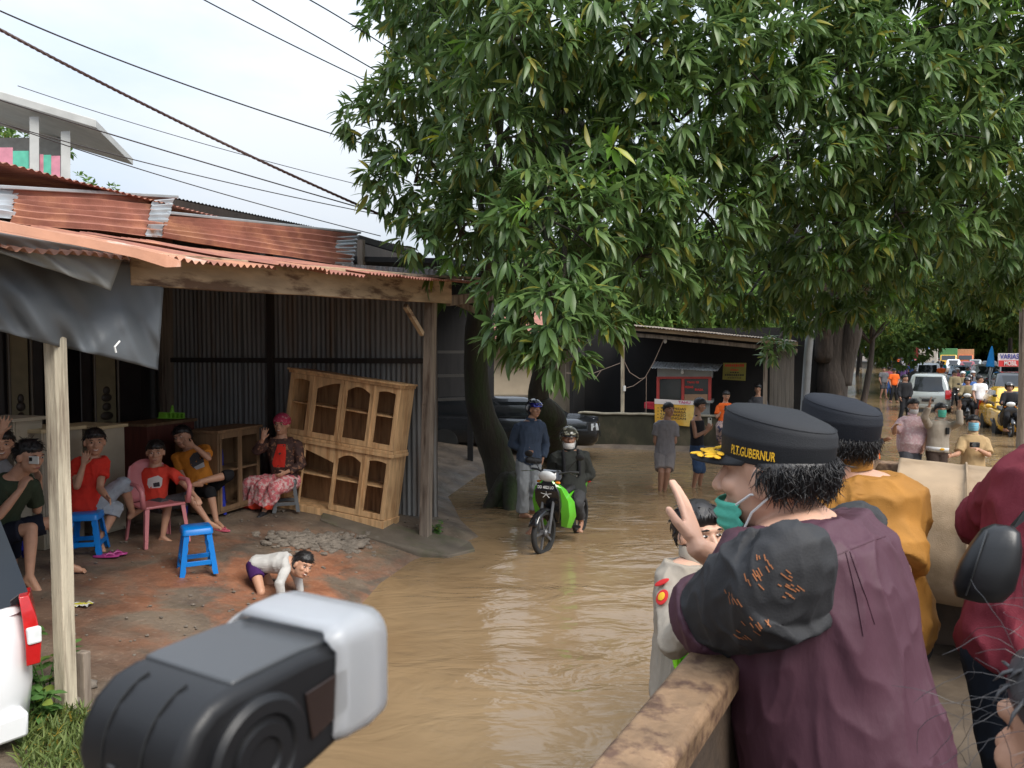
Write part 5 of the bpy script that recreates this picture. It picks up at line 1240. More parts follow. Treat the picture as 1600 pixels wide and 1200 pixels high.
def person(label, D, J, look=(0, -1, 0), headup=(0, 0, 1), k=1.0, skin='mid', shirt=None, pants=None, hair='short', vox=0.008, dec=0.4, fat=1.0, face=True, smile=False,
           hands=None, barefoot=True, shoe=None, mask=None, hat=False, strands=150, group=None, name="person", foot_z=None, detail=True, hipax=None, belly=0.0):
    s_h = SKIN[skin]; fat_ = fat
    def at(key):
        v = J[key]; return P(v[0], v[1], D + (v[2] if len(v) > 2 else 0))
    nk, pv = at('neck'), at('pelvis'); hc = at('head')
    sh = {a: at('s' + a) for a in 'LR'}
    el, wr, kn, an, to = {}, {}, {}, {}, {}
    side = (sh['R'] - sh['L']).normalized()
    spine = (nk - pv).normalized(); fwd = side.cross(spine).normalized()
    if fwd.dot(V(look)) < 0: fwd = -fwd
    hx = V(hipax).normalized() if hipax else (side - spine * side.dot(spine)).normalized()
    for a in 'LR':
        e = J['e' + a]; el[a] = bone(sh[a], e[0], e[1], .285 * k, e[2] if len(e) > 2 else -1)
        w = J['w' + a]; wr[a] = bone(el[a], w[0], w[1], .245 * k, w[2] if len(w) > 2 else -1)
        hp = pv + hx * (.088 * k * (1 if a == 'R' else -1)) - spine * .02 * k
        kk = J['k' + a]; kn[a] = bone(hp, kk[0], kk[1], .42 * k, kk[2] if len(kk) > 2 else -1)
        aa = J['a' + a]; an[a] = bone(kn[a], aa[0], aa[1], .40 * k, aa[2] if len(aa) > 2 else 1)
        if J.get('t' + a):
            t = J['t' + a]; to[a] = bone(an[a] + V((0, 0, -.05 * k)), t[0], t[1], .17 * k, t[2] if len(t) > 2 else -1)
        else: to[a] = an[a] + V((0, 0, -.055 * k)) + V((fwd.x, fwd.y, 0)).normalized() * .16 * k
    lowest = min(min(an[a].z - .07 * k, to[a].z - .02 * k) for a in 'LR')
    base = V((pv.x, pv.y, max(lowest, 0.0)))
    root = thing(name, label, "person", base, group)
    f = V(look).normalized(); u = V(headup); u = (u - f * u.dot(f)).normalized(); s = f.cross(u)
    b = MB(); kb = k; k = (.52 + .55 * k) * (1.14 if group == YARD or 'child' in label else 1.03); nk = nk.lerp(hc, .20)
    b.ell(hc + u * .022 * k - f * .012 * k, s * .078 * k, f * .091 * k, u * .090 * k); b.ell(hc + f * .022 * k - u * .035 * k, s * .067 * k, f * .066 * k, u * .084 * k)
    b.ell(hc + f * .048 * k - u * .088 * k, s * .036 * k, f * .034 * k, u * .026 * k); b.cap_(hc + f * .086 * k + u * .002 * k, hc + f * .104 * k - u * .030 * k, .008 * k, .0135 * k, 8)
    for q in (-1, 1):
        b.ell(hc + f * .092 * k - u * .034 * k + s * (.013 * k * q), s * .010 * k, f * .010 * k, u * .008 * k)
        b.ell(hc + f * .060 * k - u * .022 * k + s * (.036 * k * q), s * .026 * k, f * .024 * k, u * .022 * k)
        b.ell(hc - f * .004 * k - u * .012 * k + s * (.079 * k * q), s * .012 * k, f * .021 * k, u * .032 * k)
    b.cap_(hc + f * .076 * k + u * .024 * k - s * .034 * k, hc + f * .076 * k + u * .024 * k + s * .034 * k, .013 * k, .013 * k, 8)
    b.cap_(hc + f * .080 * k - u * .064 * k - s * .014 * k, hc + f * .080 * k - u * .064 * k + s * .014 * k, .012 * k, .012 * k, 8)
    b.cap_(nk - spine * .03 * k, hc - u * .075 * k - f * .018 * k, .062 * k, .054 * k); kh = k; k = kb
    def torso(mb, inf, lo, hi=1.0, cut=None):
        rows = [(-.10, .150, .105), (.0, .168, .120), (.18, .158 + belly * .5, .112 + belly), (.42, .150 + belly * .7, .105 + belly * .9), (.68, .170, .118 + belly * .2), (.86, .178, .108), (.96, .130, .080), (1.0, .070, .065)]
        rings = []; L = (nk - pv)
        for t, hw, hd in rows:
            if t < lo or t > hi: continue
            c = pv + L * t; ax = (hx.lerp(side, max(0, min(1, t)))).normalized(); fw = (fwd - spine * 0).normalized()
            g = fat_ if t < .9 else 1; hw, hd = (hw * k * g + inf), (hd * k * g + inf)
            rings.append([c + ax * (hw * math.copysign(abs(math.cos(a)) ** .8, math.cos(a))) + fw * (hd * math.copysign(abs(math.sin(a)) ** .85, math.sin(a))) + fw * (belly * .35 if .1 < t < .6 else 0) for a in [2 * PI * i / 24 for i in range(24)]])
        mb.loft(rings)
    torso(b, -.012, -.2)
    for a in 'LR':
        b.cap_(sh[a], el[a], .050 * k * fat_ ** .5, .038 * k * fat_ ** .5); b.cap_(el[a], el[a].lerp(wr[a], .35), .039 * k * fat_ ** .5, .040 * k * fat_ ** .5); b.cap_(el[a].lerp(wr[a], .35), wr[a], .040 * k * fat_ ** .5, .026 * k)
        b.cap_(sh[a], nk - spine * .06 * k, .048 * k, .05 * k)
        hp = pv + hx * (.088 * k * (1 if a == 'R' else -1)) - spine * .02 * k
        b.cap_(hp, kn[a], .088 * k * fat_, .056 * k * fat_ ** .5); b.cap_(kn[a], kn[a].lerp(an[a], .3), .055 * k, .056 * k * fat_ ** .5); b.cap_(kn[a].lerp(an[a], .3), an[a], .055 * k * fat_ ** .5, .034 * k)
        tv = (to[a] - an[a]); heel = an[a] + V((0, 0, -.045 * k)) - V((tv.x, tv.y, 0)).normalized() * .03 * k
        b.cap_(an[a], heel, .035 * k, .032 * k); b.cap_(an[a] - V((0, 0, .01)), to[a].lerp(an[a], .25), .034 * k, .028 * k); b.cap_(heel, to[a], .031 * k, .024 * k)
        if detail and barefoot:
            lat = tv.cross(Z_).normalized()
            for q in range(5): b.cap_(to[a] + lat * ((q - 2) * .016 * k), to[a] + lat * ((q - 2) * .019 * k) + tv.normalized() * (.028 - .004 * abs(q - 1)) * k - V((0, 0, .006 * k)), .011 * k, .009 * k, 7)
        h = (hands or {}).get(a, {}); fd = h.get('dir'); w_ = wr[a]
        if fd is None: fd = (wr[a] - el[a]).normalized()
        elif len(fd) == 2: fd = bone(w_, fd[0], fd[1], .17 * k, h.get('sg', -1)) - w_
        else: fd = V(fd)
        nrm = V(h.get('n', -side if a == 'R' else side)); th = V(h.get('th', fwd + Z_ * .3))
        hand_shape(b, w_, fd.normalized(), nrm, th, k, h.get('curl', .45), h.get('spread', .10), h.get('fr', 1.0), h.get('curls'))
    me = remesh(b, "body", vox, 3, dec, org(root)); mesh_obj("body", me, s_h, root)
    # clothes
    if shirt:
        mb = MB(); inf = shirt.get('inf', .016) * max(k, .7); torso(mb, inf, shirt.get('lo', -.06) - .05, .97 if not shirt.get('tank') else .9); sl = shirt.get('sleeve', .6)
        for a in 'LR':
            if sl > 0:
                r0 = .052 * k * fat_ ** .5 + inf; mb.cap_(nk - spine * .09 * k, sh[a], .05 * k + inf * .6, r0)
                if sl <= 1: e2 = sh[a].lerp(el[a], sl); mb.tube([sh[a], sh[a].lerp(e2, .5), e2], [r0, r0 * (1 + shirt.get('taper', 1)) / 2, r0 * (.98 if sl > .4 else 1.05) * shirt.get('taper', 1)], 16)
                else:
                    e2 = el[a].lerp(wr[a], min(sl - 1, .97)); mb.cap_(sh[a], el[a], r0, .040 * k * fat_ ** .5 + inf); mb.cap_(el[a], el[a].lerp(e2, .5), .041 * k * fat_ ** .5 + inf, .038 * k + inf); mb.tube([el[a].lerp(e2, .45), e2], [.039 * k + inf, .032 * k + inf * .8], 16)
            elif shirt.get('tank'): mb.cap_(nk - spine * .13 * k + side * (.06 * k * (1 if a == 'R' else -1)), nk - spine * .02 * k + side * (.07 * k * (1 if a == 'R' else -1)), .04 * k, .03 * k)
        ex = None
        me = remesh(mb, "shirt", shirt.get('vox', vox), shirt.get('sm', 6), shirt.get('dec', dec), org(root), shirt.get('wr', .007), shirt.get('wrs', 7.0), shirt.get('aniso', (1, 1, .6)))
        so = mesh_obj("shirt", me, shirt['mat'], root)
        if shirt.get('collar'):
            mb = MB(); c = nk + spine * .018 * k; rr = .068 * k
            rings = [[c + side * ((rr + o_) * math.cos(q)) + fwd * ((rr + o_) * math.sin(q)) * .95 + spine * (z_ - .03 * k * max(0, math.sin(q))) for q in [2 * PI * i / 24 for i in range(24)]] for o_, z_ in ((.010 * k, -.02 * k), (.012 * k, .022 * k), (.004 * k, .028 * k), (-.002 * k, -.01 * k))]
            mb.loft(rings, cap=False); mb.build("collar", shirt.get('collar_mat', shirt['mat']), so, smooth=True, sharp=60)
    if pants:
        mb = MB(); inf = pants.get('inf', .014) * max(k, .7); torso(mb, inf * .9, -.2, .19); ln = pants.get('len', 2)
        for a in 'LR':
            hp = pv + hx * (.088 * k * (1 if a == 'R' else -1)) - spine * .02 * k
            if ln <= 1: e2 = hp.lerp(kn[a], ln); mb.tube([hp, hp.lerp(e2, .5), e2], [.092 * k * fat_ + inf, .088 * k * fat_ + inf, .082 * k * fat_ + inf], 18); mb.ell(hp, hx * (.092 * k * fat_ + inf), fwd * (.095 * k * fat_ + inf), spine * (.095 * k + inf))
            else:
                e2 = kn[a].lerp(an[a], ln - 1); mb.cap_(hp, kn[a], .090 * k * fat_ + inf, .060 * k + inf); r1 = .060 * k + inf; r2 = (.060 - .016 * (ln - 1)) * k + inf * pants.get('flare', 1.0)
                mb.tube([kn[a], kn[a].lerp(e2, .5), e2], [r1, (r1 + r2) / 2, r2], 18)
        me = remesh(mb, "trousers", pants.get('vox', vox), 3, dec, org(root), pants.get('wr', .007), 7.0, (1, 1, .6)); mesh_obj(pants.get('name', "trousers"), me, pants['mat'], root)
    if shoe:
        for a in 'LR':
            mb = MB(); tv = (to[a] - an[a]); heel = an[a] + V((0, 0, -.05 * k)) - V((tv.x, tv.y, 0)).normalized() * .03 * k
            mb.cap_(heel, to[a], .040 * k, .034 * k); mb.cap_(an[a] - V((0, 0, .015)), to[a].lerp(an[a], .3), .042 * k, .034 * k); me = remesh(mb, "shoe", .008, 2, .5, org(root)); mesh_obj("shoe", me, shoe, root)
    k = kh
    if hair: hair_mesh(hc, f, u, s, k, hair, root, hat=hat, strands=strands if detail else 0)
    if face:
        for q in (-1, 1):
            mb = MB(); c = hc + f * .078 * k + u * .004 * k + s * (.031 * k * q); mb.ell(c, s * .0135 * k, f * .010 * k, u * (.0055 if not smile else .0035) * k, 10, 6); ey = mb.build("eye", EYEW, root, smooth=True)
            mb = MB(); mb.ell(c + f * .0065 * k, s * .0065 * k, f * .005 * k, u * .0058 * k, 10, 6); mb.build("iris", EYED, ey, smooth=True)
            mb = MB(); mb.tube([c + u * .020 * k - s * (q * .016 * k) + f * .006 * k, c + u * .024 * k + f * .010 * k, c + u * .019 * k + s * (q * .019 * k) + f * .000 * k], [.003 * k, .0042 * k, .002 * k], 6); mb.build("eyebrow", BROW, root, smooth=True)
        if not mask:
            mb = MB(); c = hc + f * .0915 * k - u * .064 * k; bend_ = .010 if smile else -.001; w_ = .026 if smile else .021
            mb.tube([c - s * w_ * k + u * bend_ * k - f * .010 * k, c - s * w_ * .5 * k, c - u * .002 * k + f * .002 * k, c + s * w_ * .5 * k, c + s * w_ * k + u * bend_ * k - f * .010 * k], [.002 * k, .005 * k, .0058 * k, .005 * k, .002 * k], 8); mo = mb.build("mouth", LIP, root, smooth=True)
            if smile: mb = MB(); mb.tube([c - s * .017 * k + u * .004 * k + f * .001 * k, c + f * .006 * k + u * .001 * k, c + s * .017 * k + u * .004 * k + f * .001 * k], [.002 * k, .004 * k, .002 * k], 8); mb.build("teeth", TEETH, mo, smooth=True)
    if mask:
        mm, low = mask; mb = MB(); rows = []
        for i in range(13):
            t = i / 12; row = []
            for j in range(21):
                a = (j / 20 - .5) * 2.35; zz = (.012 - .125 * t) * k if not low else (-.052 - .075 * t) * k
                rr = 1.0 + .10 * math.sin(PI * t) * math.cos(a) - .16 * t * t
                row.append(hc + f * (.100 * k * math.cos(a) * rr + .004 * k) + s * (.074 * k * math.sin(a) * (rr - .02)) + u * zz + f * .004 * k * math.sin(t * 22))
            rows.append(row)
        mb.loft(rows, cap=False, closed=False); mk = mb.build("face_mask", mm, root, smooth=True, sharp=180); mk.modifiers.new("t", 'SOLIDIFY').thickness = .003
        for q in (-1, 1):
            for zz in ((.0, -.105) if not low else (-.055, -.12)):
                mb = MB(); mb.tube([hc + f * .050 * k + s * q * .064 * k + u * zz * k, hc + f * .018 * k + s * q * .076 * k + u * (zz * .5 - .005) * k, hc - f * .022 * k + s * q * .085 * k + u * (-.002 if zz > -.05 else -.03) * k], .0022 * k, 6); mb.build("ear_loop", WHITE, mk, smooth=True)
    return dict(root=root, hc=hc, f=f, u=u, s=s, k=k, kb=kb, nk=nk, pv=pv, side=side, fwd=fwd, spine=spine, sh=sh, el=el, wr=wr, kn=kn, an=an, to=to, hx=hx, fat=fat)
def cap_hat(p, mat, brim=True, emb=None):
    hc, f, u, s, k, root = p['hc'], p['f'], p['u'], p['s'], p['k'], p['root']; mb = MB(); rings = []
    for z_, r in ((.030, 1.13), (.05, 1.15), (.075, 1.12), (.10, .98), (.118, .72), (.126, .38), (.128, .02)):
        rings.append([hc - f * .012 * k + u * z_ * k + s * (.074 * r * k * math.cos(a)) + f * (.092 * r * k * math.sin(a)) for a in [2 * PI * i / 28 for i in range(28)]])
    mb.loft(rings); o = mb.build("cap", mat, root, smooth=True, sharp=180)
    if brim:
        mb = MB(); rows = []
        for i in range(13):
            a = -1.15 + 2.3 * i / 12; d_ = s * math.sin(a) * .082 * k + f * math.cos(a) * .100 * k; ext = .068 * math.cos(a * 1.25) * k
            rows.append([hc - f * .012 * k + u * .040 * k + d_, hc - f * .012 * k + u * (.028 * k) - u * .010 * k * (1 - math.cos(a)) + d_ + (f * ext)])
        mb.loft(rows, cap=False, closed=False); o2 = mb.build("brim", mat, o, smooth=True, sharp=180); o2.modifiers.new("t", 'SOLIDIFY').thickness = .004
    return o
def helmet(p, mat, visor=None, spots=None):
    hc, f, u, s, k, root = p['hc'], p['f'], p['u'], p['s'], p['k'], p['root']; mb = MB(); rows = []
    for i in range(26):
        th = PI * .80 * i / 25; row = []
        for j in range(40):
            ph = 2 * PI * j / 40; df, ds, du = math.sin(th) * math.cos(ph), math.sin(th) * math.sin(ph), math.cos(th); m_ = 1.0
            if df > .52 * max(.3, 1 - max(0, -du)) and du < .30: du = .30; 
            row.append(hc + u * .020 * k - f * .01 * k + s * (.116 * k * ds) + f * (.132 * k * df) + u * (.126 * k * du))
        rows.append(row)
    mb.loft(rows, cap=False); o = mb.build("helmet", mat, root, smooth=True, sharp=180); o.modifiers.new("t", 'SOLIDIFY').thickness = .012
    if visor:
        mb = MB(); rows = []
        for i in range(7):
            z_ = .035 + .055 * i / 6; rows.append([hc + u * z_ * k - f * .01 * k + s * (.112 * k * math.sin(a)) + f * ((.142 - .03 * (i / 6) ** 2) * k * math.cos(a)) for a in [-1.2 + 2.4 * j / 16 for j in range(17)]])
        mb.loft(rows, cap=False, closed=False); mb.build("visor", visor, o, smooth=True, sharp=180)
    return o
from mathutils.bvhtree import BVHTree
def cast_patch(p, part, name, mat, poly, lift=.004, n=14):
    """flat print lying on a garment: a patch with the outline poly (pixels)"""
    so = [o for o in p['root'].children if o.name.startswith(part)][0]; ogp = org(p['root'])
    bv = BVHTree.FromPolygons([v.co + ogp for v in so.data.vertices], [tuple(q.vertices) for q in so.data.polygons])
    cx, cy = sum(q[0] for q in poly) / len(poly), sum(q[1] for q in poly) / len(poly); rings = []; L = []
    for i in range(len(poly)):
        a, b2 = poly[i], poly[(i + 1) % len(poly)]
        for k_ in range(4): L.append((a[0] + (b2[0] - a[0]) * k_ / 4, a[1] + (b2[1] - a[1]) * k_ / 4))
    for t in (.03, .35, .7, 1.0):
        row = []
        for (x, y) in L:
            r = ray(cx + (x - cx) * t, cy + (y - cy) * t).normalized(); h = bv.ray_cast(V((0, 0, CAM_H)), r)
            t_ = t
            while h[0] is None and t_ > .05: t_ *= .85; r = ray(cx + (x - cx) * t_, cy + (y - cy) * t_).normalized(); h = bv.ray_cast(V((0, 0, CAM_H)), r)
            if h[0] is None: return None
            row.append(h[0] - r * lift)
        rings.append(row)
    mb = MB(); mb.loft(rings, cap=False); return mb.build(name, mat, so, smooth=True, sharp=180)
def decal(p, name, mat, up_, rt, w, h, lift=.0):
    """flat print on the chest"""
    c = p['nk'] - p['spine'] * up_ + p['side'] * rt + p['fwd'] * ((.118 * p['kb'] * p['fat'] + .024) + lift)
    mb = MB(); mb.ell(c, p['side'] * w, p['fwd'] * .012, p['spine'] * h, 16, 8); return mb.build(name, mat, p['root'], smooth=True)

# -- the man filming
GREENS = cloth("dark_green_tee", (0.035, 0.048, 0.028)); NAVY = cloth("navy_shorts", (0.010, 0.012, 0.022))
Dp = depth(T(55, 932)) + 0.15
p = person("barefoot man in dark green shirt and navy shorts filming with a white phone", Dp, dict(head=(46, 712), neck=(22, 748, .02), sL=(-4, 768, -.14), sR=(50, 760, .16), eL=(-2, 806, -1), wL=(40, 756, -1), eR=(58, 797, 1), wR=(62, 748, -1),
    pelvis=(-14, 836, .10), kL=(48, 826, -1), aL=(46, 912, 1), tL=(68, 936, -1), kR=(96, 812, 1), aR=(98, 880, 1), tR=(134, 892, -1)), look=(.93, -.28, -.22), k=.98, skin='mid', shirt=dict(mat=GREENS, sleeve=.75), pants=dict(mat=NAVY, len=.82, name="shorts"), hair='buzz',
    hands=dict(L=dict(dir=(52, 726), n=(.3, .9, 0), th=(0, 0, 1), curl=.8), R=dict(dir=(56, 726), n=(-.3, -.9, 0), th=(0, 0, 1), curl=.8)), vox=.007, group=YARD, hipax=(.35, .93, 0))
ph = thing("phone", "white phone held up by the man in dark green", "phone", P(53, 718, Dp - .12))
PHW = plastic("white_phone_case", (0.68, 0.67, 0.62)); mb = LB(frame(P(53, 719, Dp - .10), V((1, -.25, 0)), None)); mb.box((0, 0, 0), (.10, .012, .066)); mb.build("phone_body", PHW, ph, bevel=.005)
mb = LB(frame(P(53, 719, Dp - .10), V((1, -.25, 0)), None)); mb.box((-.026, -.008, .008), (.03, .008, .032)); mb.build("camera_bump", FB, ph, bevel=.003)
# -- the man waving at the very edge
person("smiling man behind the man filming, one hand raised open in a wave", Dp + .75, dict(head=(2, 694), neck=(-14, 728), sL=(-50, 742, -.05), sR=(16, 744, .05), eL=(-62, 785, -1), wL=(-30, 800, -1), eR=(-14, 706, -1), wR=(2, 676, -1), pelvis=(-30, 812), kL=(-20, 835, -1), kR=(20, 835, -1), aL=(-20, 890, 1), aR=(20, 890, 1)),
    look=(.55, -.8, 0), skin='mid', shirt=dict(mat=cloth("grey_tee", (0.16, 0.16, 0.17)), sleeve=.6), pants=dict(mat=NAVY, len=1.6), hair='bald', smile=True, hands=dict(R=dict(dir=(14, 640), n=(.2, -1, 0), th=(1, 0, 0), curl=.05, spread=.35)), vox=.008, group=YARD)
# -- woman in red
REDS = cloth("scarlet_shirt", (0.62, 0.035, 0.022)); GREYS = cloth("grey_sweatpants", (0.30, 0.33, 0.37))
Dp = depth(T(146, 864)) + .14
p = person("woman in scarlet shirt and grey three-quarter pants waving on a blue stool", Dp, dict(head=(148, 690), neck=(141, 717), sL=(119, 730, -.02), sR=(160, 728, .05), eL=(120, 760, -1), wL=(133, 718, -1), eR=(156, 763, -1), wR=(168, 778, -1), pelvis=(130, 790, .02),
    kL=(182, 794, -1), aL=(154, 848, 1), tL=(164, 866, -1), kR=(200, 750, 1), aR=(207, 802, 1), tR=(228, 792, 1)), look=(.55, -.82, -.05), k=.90, skin='mid', shirt=dict(mat=REDS, sleeve=.5, inf=.022, wr=.012), pants=dict(mat=GREYS, len=1.22, inf=.022, flare=1.2, wr=.010), hair='tail', smile=True,
    hands=dict(L=dict(dir=(140, 688), n=(.25, -.95, 0), th=(1, 0, 0), curl=.25, spread=.3), R=dict(dir=(176, 786), curl=.3)), vox=.007, group=YARD)
text_on("lettering", "NIKE", (0, 0, 0), (1, 0, 0), (0, 0, 1), .03, BLKT, p['root'], bend=lambda x, y: p['pv'].lerp(p['kn']['L'], .62) + (p['kn']['L'] - p['pv']).normalized() * x + Z_ * y * .9 + V((0, -.096, .0)))
# -- boy
BOYRED = cloth("boy_red_tee", (0.60, 0.05, 0.03)); CHAR = cloth("charcoal_shorts", (0.06, 0.06, 0.065))
Dp = depth(T(262, 848)) + .20
p = person("boy in red printed tee sitting in the pink armchair", Dp, dict(head=(243, 706), neck=(243, 732), sL=(219, 742, 0), sR=(268, 738, .02), eL=(221, 774, -1), wL=(258, 778, -1), eR=(291, 760, -1), wR=(306, 776, -1), pelvis=(240, 786, .05),
    kL=(262, 792, -1), aL=(254, 838, 1), tL=(272, 851, -1), kR=(298, 778, -1), aR=(326, 816, 1), tR=(346, 826, -1)), look=(.35, -.93, -.08), k=.80, skin='mid', shirt=dict(mat=BOYRED, sleeve=.62, inf=.020, wr=.010), pants=dict(mat=CHAR, len=.85, inf=.02, name="shorts"), hair='short', vox=.0065,
    hands=dict(L=dict(dir=(276, 784), n=(0, 0, -1), curl=.4), R=dict(dir=(314, 788), n=(0, .3, -1), curl=.5)), group=YARD)
cast_patch(p, "shirt", "shirt_print", M("white_print", (0.62, 0.60, 0.58), rough=.8), [(231, 748), (240, 745), (247, 743), (254, 747), (253, 758), (250, 762), (233, 763), (230, 757)])
cast_patch(p, "shirt", "shirt_print", BLKT, [(239, 755), (249, 753), (250, 760), (240, 761)], .008)
# -- girl in orange
ORN = cloth("ochre_tee", (0.56, 0.20, 0.025)); BLKP = cloth("black_pants", (0.012, 0.012, 0.014))
Dp = depth(T(337, 826)) + .25
p = person("girl in ochre tee and black pants covering her mouth on a blue chair", Dp, dict(head=(285, 682), neck=(299, 704, .02), sL=(276, 716, -.02), sR=(320, 702, .02), eL=(289, 750, -1), wL=(305, 768, -1), eR=(326, 716, -1), wR=(297, 692, -1), pelvis=(316, 762, .10),
    kL=(328, 768, -1), aL=(338, 815, 1), tL=(350, 826, -1), kR=(357, 742, -1), aR=(312, 753, -1), tR=(300, 758, -1)), look=(-.15, -.98, -.1), headup=(-.25, 0, 1), k=.88, skin='mid', shirt=dict(mat=ORN, sleeve=.6, inf=.022, wr=.010), pants=dict(mat=BLKP, len=1.2, inf=.018), hair='bun', vox=.007,
    hands=dict(R=dict(dir=(282, 690), n=(0, 1, .1), th=(0, 0, 1), curl=.4), L=dict(curl=.6)), group=YARD)
cast_patch(p, "shirt", "shirt_print", M("charcoal_print", (0.045, 0.045, 0.05), rough=.8), [(296, 716), (302, 708), (310, 706), (317, 712), (319, 722), (314, 730), (303, 732), (297, 726)])
cast_patch(p, "shirt", "shirt_print", M("pale_print", (0.42, 0.42, 0.43), rough=.8), [(303, 730), (318, 722), (320, 729), (307, 734)], .008)
# -- woman in pink batik
BAT = M("pink_batik", (0.62, 0.16, 0.18), rough=.85, var=.2, scale=30, col2=(0.70, 0.48, 0.46), c2scale=22, c2lo=.48, c2hi=.56, bump=.2, bscale=200, bdist=.003); BJK = M("brown_floral_jacket", (0.055, 0.026, 0.022), rough=.8, var=.3, scale=20, col2=(0.27, 0.13, 0.075), c2scale=17, c2lo=.55, c2hi=.60)
HEM = cloth("vermilion_hem", (0.66, 0.06, 0.03))
Dp = depth(T(410, 803)) + .25
p = person("laughing woman in pink batik skirt, brown floral jacket and pink headscarf, waving", Dp, dict(head=(440, 663), neck=(438, 686), sL=(414, 696, 0), sR=(464, 696, 0), eL=(401, 704, -1), wL=(411, 686, -1), eR=(472, 733, -1), wR=(447, 738, -1), pelvis=(446, 752, .08),
    kL=(388, 757, -1), aL=(388, 796, 1), tL=(383, 804, -1), kR=(432, 762, -1), aR=(412, 800, 1), tR=(404, 809, -1)), look=(-.1, -.99, .02), k=.90, skin='mid', shirt=dict(mat=BJK, sleeve=1.75, inf=.024, wr=.012), hair=None, smile=True, fat=1.08, barefoot=False, shoe=M("black_sandal", (0.012, 0.012, 0.014), rough=.6),
    hands=dict(L=dict(dir=(415, 664), n=(.1, -1, 0), th=(1, 0, .2), curl=.08, spread=.3), R=dict(curl=.5)), vox=.007, group=YARD)
root = p['root']
kk_ = p['k']; mb = MB(); mb.ell(p['hc'] + p['u'] * .042 * kk_ - p['f'] * .020 * kk_, p['s'] * .098 * kk_, p['f'] * .110 * kk_, p['u'] * .088 * kk_); mb.ell(p['hc'] + p['u'] * .03 * kk_ - p['f'] * .08 * kk_, p['s'] * .065 * kk_, p['f'] * .055 * kk_, p['u'] * .055 * kk_)
me = remesh(mb, "headscarf", .008, 2, .5, org(root), .005, 12); mesh_obj("headscarf", me, cloth("cerise_scarf", (0.50, 0.05, 0.11), col2=(0.55, 0.3, 0.3), c2scale=30, c2lo=.55, c2hi=.62), root)
cast_patch(p, 'shirt', 'blouse', REDS, [(434, 694), (446, 694), (447, 708), (445, 730), (428, 730), (425, 724), (430, 706)])
mb = MB(); pv, kL, kR = p['pv'], p['kn']['L'], p['kn']['R']
mb.ell(pv, p['hx'] * .19, p['fwd'] * .16, p['spine'] * .13); mb.cap_(pv - p['hx'] * .08, kL + Z_ * .0, .125, .105); mb.cap_(pv + p['hx'] * .08, kR, .125, .10); mb.cap_(pv, kL.lerp(kR, .5), .13, .10)
gl = p['an']['L'] + V((0, 0, .06)); gr = p['an']['R'] + V((.02, 0, .07))
for a0, a1, r0, r1 in ((kL, gl, .10, .12), (kR, gr, .095, .09), (kL.lerp(kR, .35), gl.lerp(gr, .35), .10, .11), (kL.lerp(kR, .65), gl.lerp(gr, .65) + Z_ * .05, .10, .10)): mb.tube([a0, a0.lerp(a1, .5), a1], [r0, (r0 + r1) / 2, r1], 18)
me = remesh(mb, "skirt", .009, 3, .5, org(root), .016, 7, (1, 1, .3)); sk = mesh_obj("skirt", me, [BAT, HEM], root)
zz = [0.0] * len(me.polygons)
for pl in me.polygons:
    w_ = pl.center + org(root); t = (w_.z - min(gl.z, gr.z))
    if t < .055 + .02 * math.sin(w_.x * 30): pl.material_index = 1
# -- child bending over the red soil
Dp = depth(T(430, 925)) + .05
p = person("child in pale grey long-sleeved top and purple shorts bending over the red soil", Dp, dict(head=(473, 882, -.06), neck=(452, 877), sL=(447, 888, -.08), sR=(450, 872, .10), eL=(436, 912, -1), wL=(440, 938, 1), eR=(466, 905, 1), wR=(472, 935, 1), pelvis=(402, 882, .06), kL=(408, 925, -1), aL=(395, 960, 1), kR=(425, 920, 1), aR=(415, 950, 1)), look=(.72, -.66, -.2), headup=(.45, .1, .9), k=.70, skin='mid', smile=True,
    shirt=dict(mat=cloth("pale_grey_top", (0.46, 0.45, 0.43)), sleeve=1.9, inf=.018, wr=.008), pants=dict(mat=cloth("purple_shorts", (0.045, 0.012, 0.08)), len=.45, name="shorts"), hair='bun', vox=.0065, hipax=(0, 1, 0))
# -- standing man with helmet beside the trunk
Dp = depth(T(825, 806)); BLUJ = cloth("slate_blue_jacket", (0.055, 0.075, 0.115)); GRYP = cloth("light_grey_trousers", (0.26, 0.27, 0.28))
p = person("man in slate blue jacket and grey trousers standing by the trunk, hand on hip", Dp, dict(head=(835, 639), neck=(828, 659, .02), sL=(810, 669, -.02), sR=(846, 667, .08), eL=(800, 694, 1), wL=(819, 703, -1), eR=(852, 693, 1), wR=(848, 716, -1), pelvis=(826, 720), kL=(818, 763, -1), aL=(816, 802, 1), tL=(829, 807, -1), kR=(836, 761, -1), aR=(832, 796, 1), tR=(845, 801, -1)),
    look=(.55, -.83, 0), k=.98, skin='mid', shirt=dict(mat=BLUJ, sleeve=1.92, inf=.03, lo=-.12, wr=.012, collar=True), pants=dict(mat=GRYP, len=1.93, inf=.03, flare=1.6, wr=.012), hair=None, vox=.009)
helmet(p, paint("black_white_helmet", (0.02, 0.02, 0.03), col2=(0.5, 0.5, 0.52), c2scale=11, c2lo=.56, c2hi=.58), paint("blue_mirror_visor", (0.02, 0.02, 0.22), metal=.6, rough=.12))
MB().cap_(p['pv'] + p['spine'] * .03 - p['side'] * .05 + p['fwd'] * .15, p['pv'] + p['spine'] * .0 + p['side'] * .12 + p['fwd'] * .15, .05, .045).build("waist_bag", M("black_nylon", (0.02, 0.02, 0.022), rough=.6), p['root'], smooth=True)
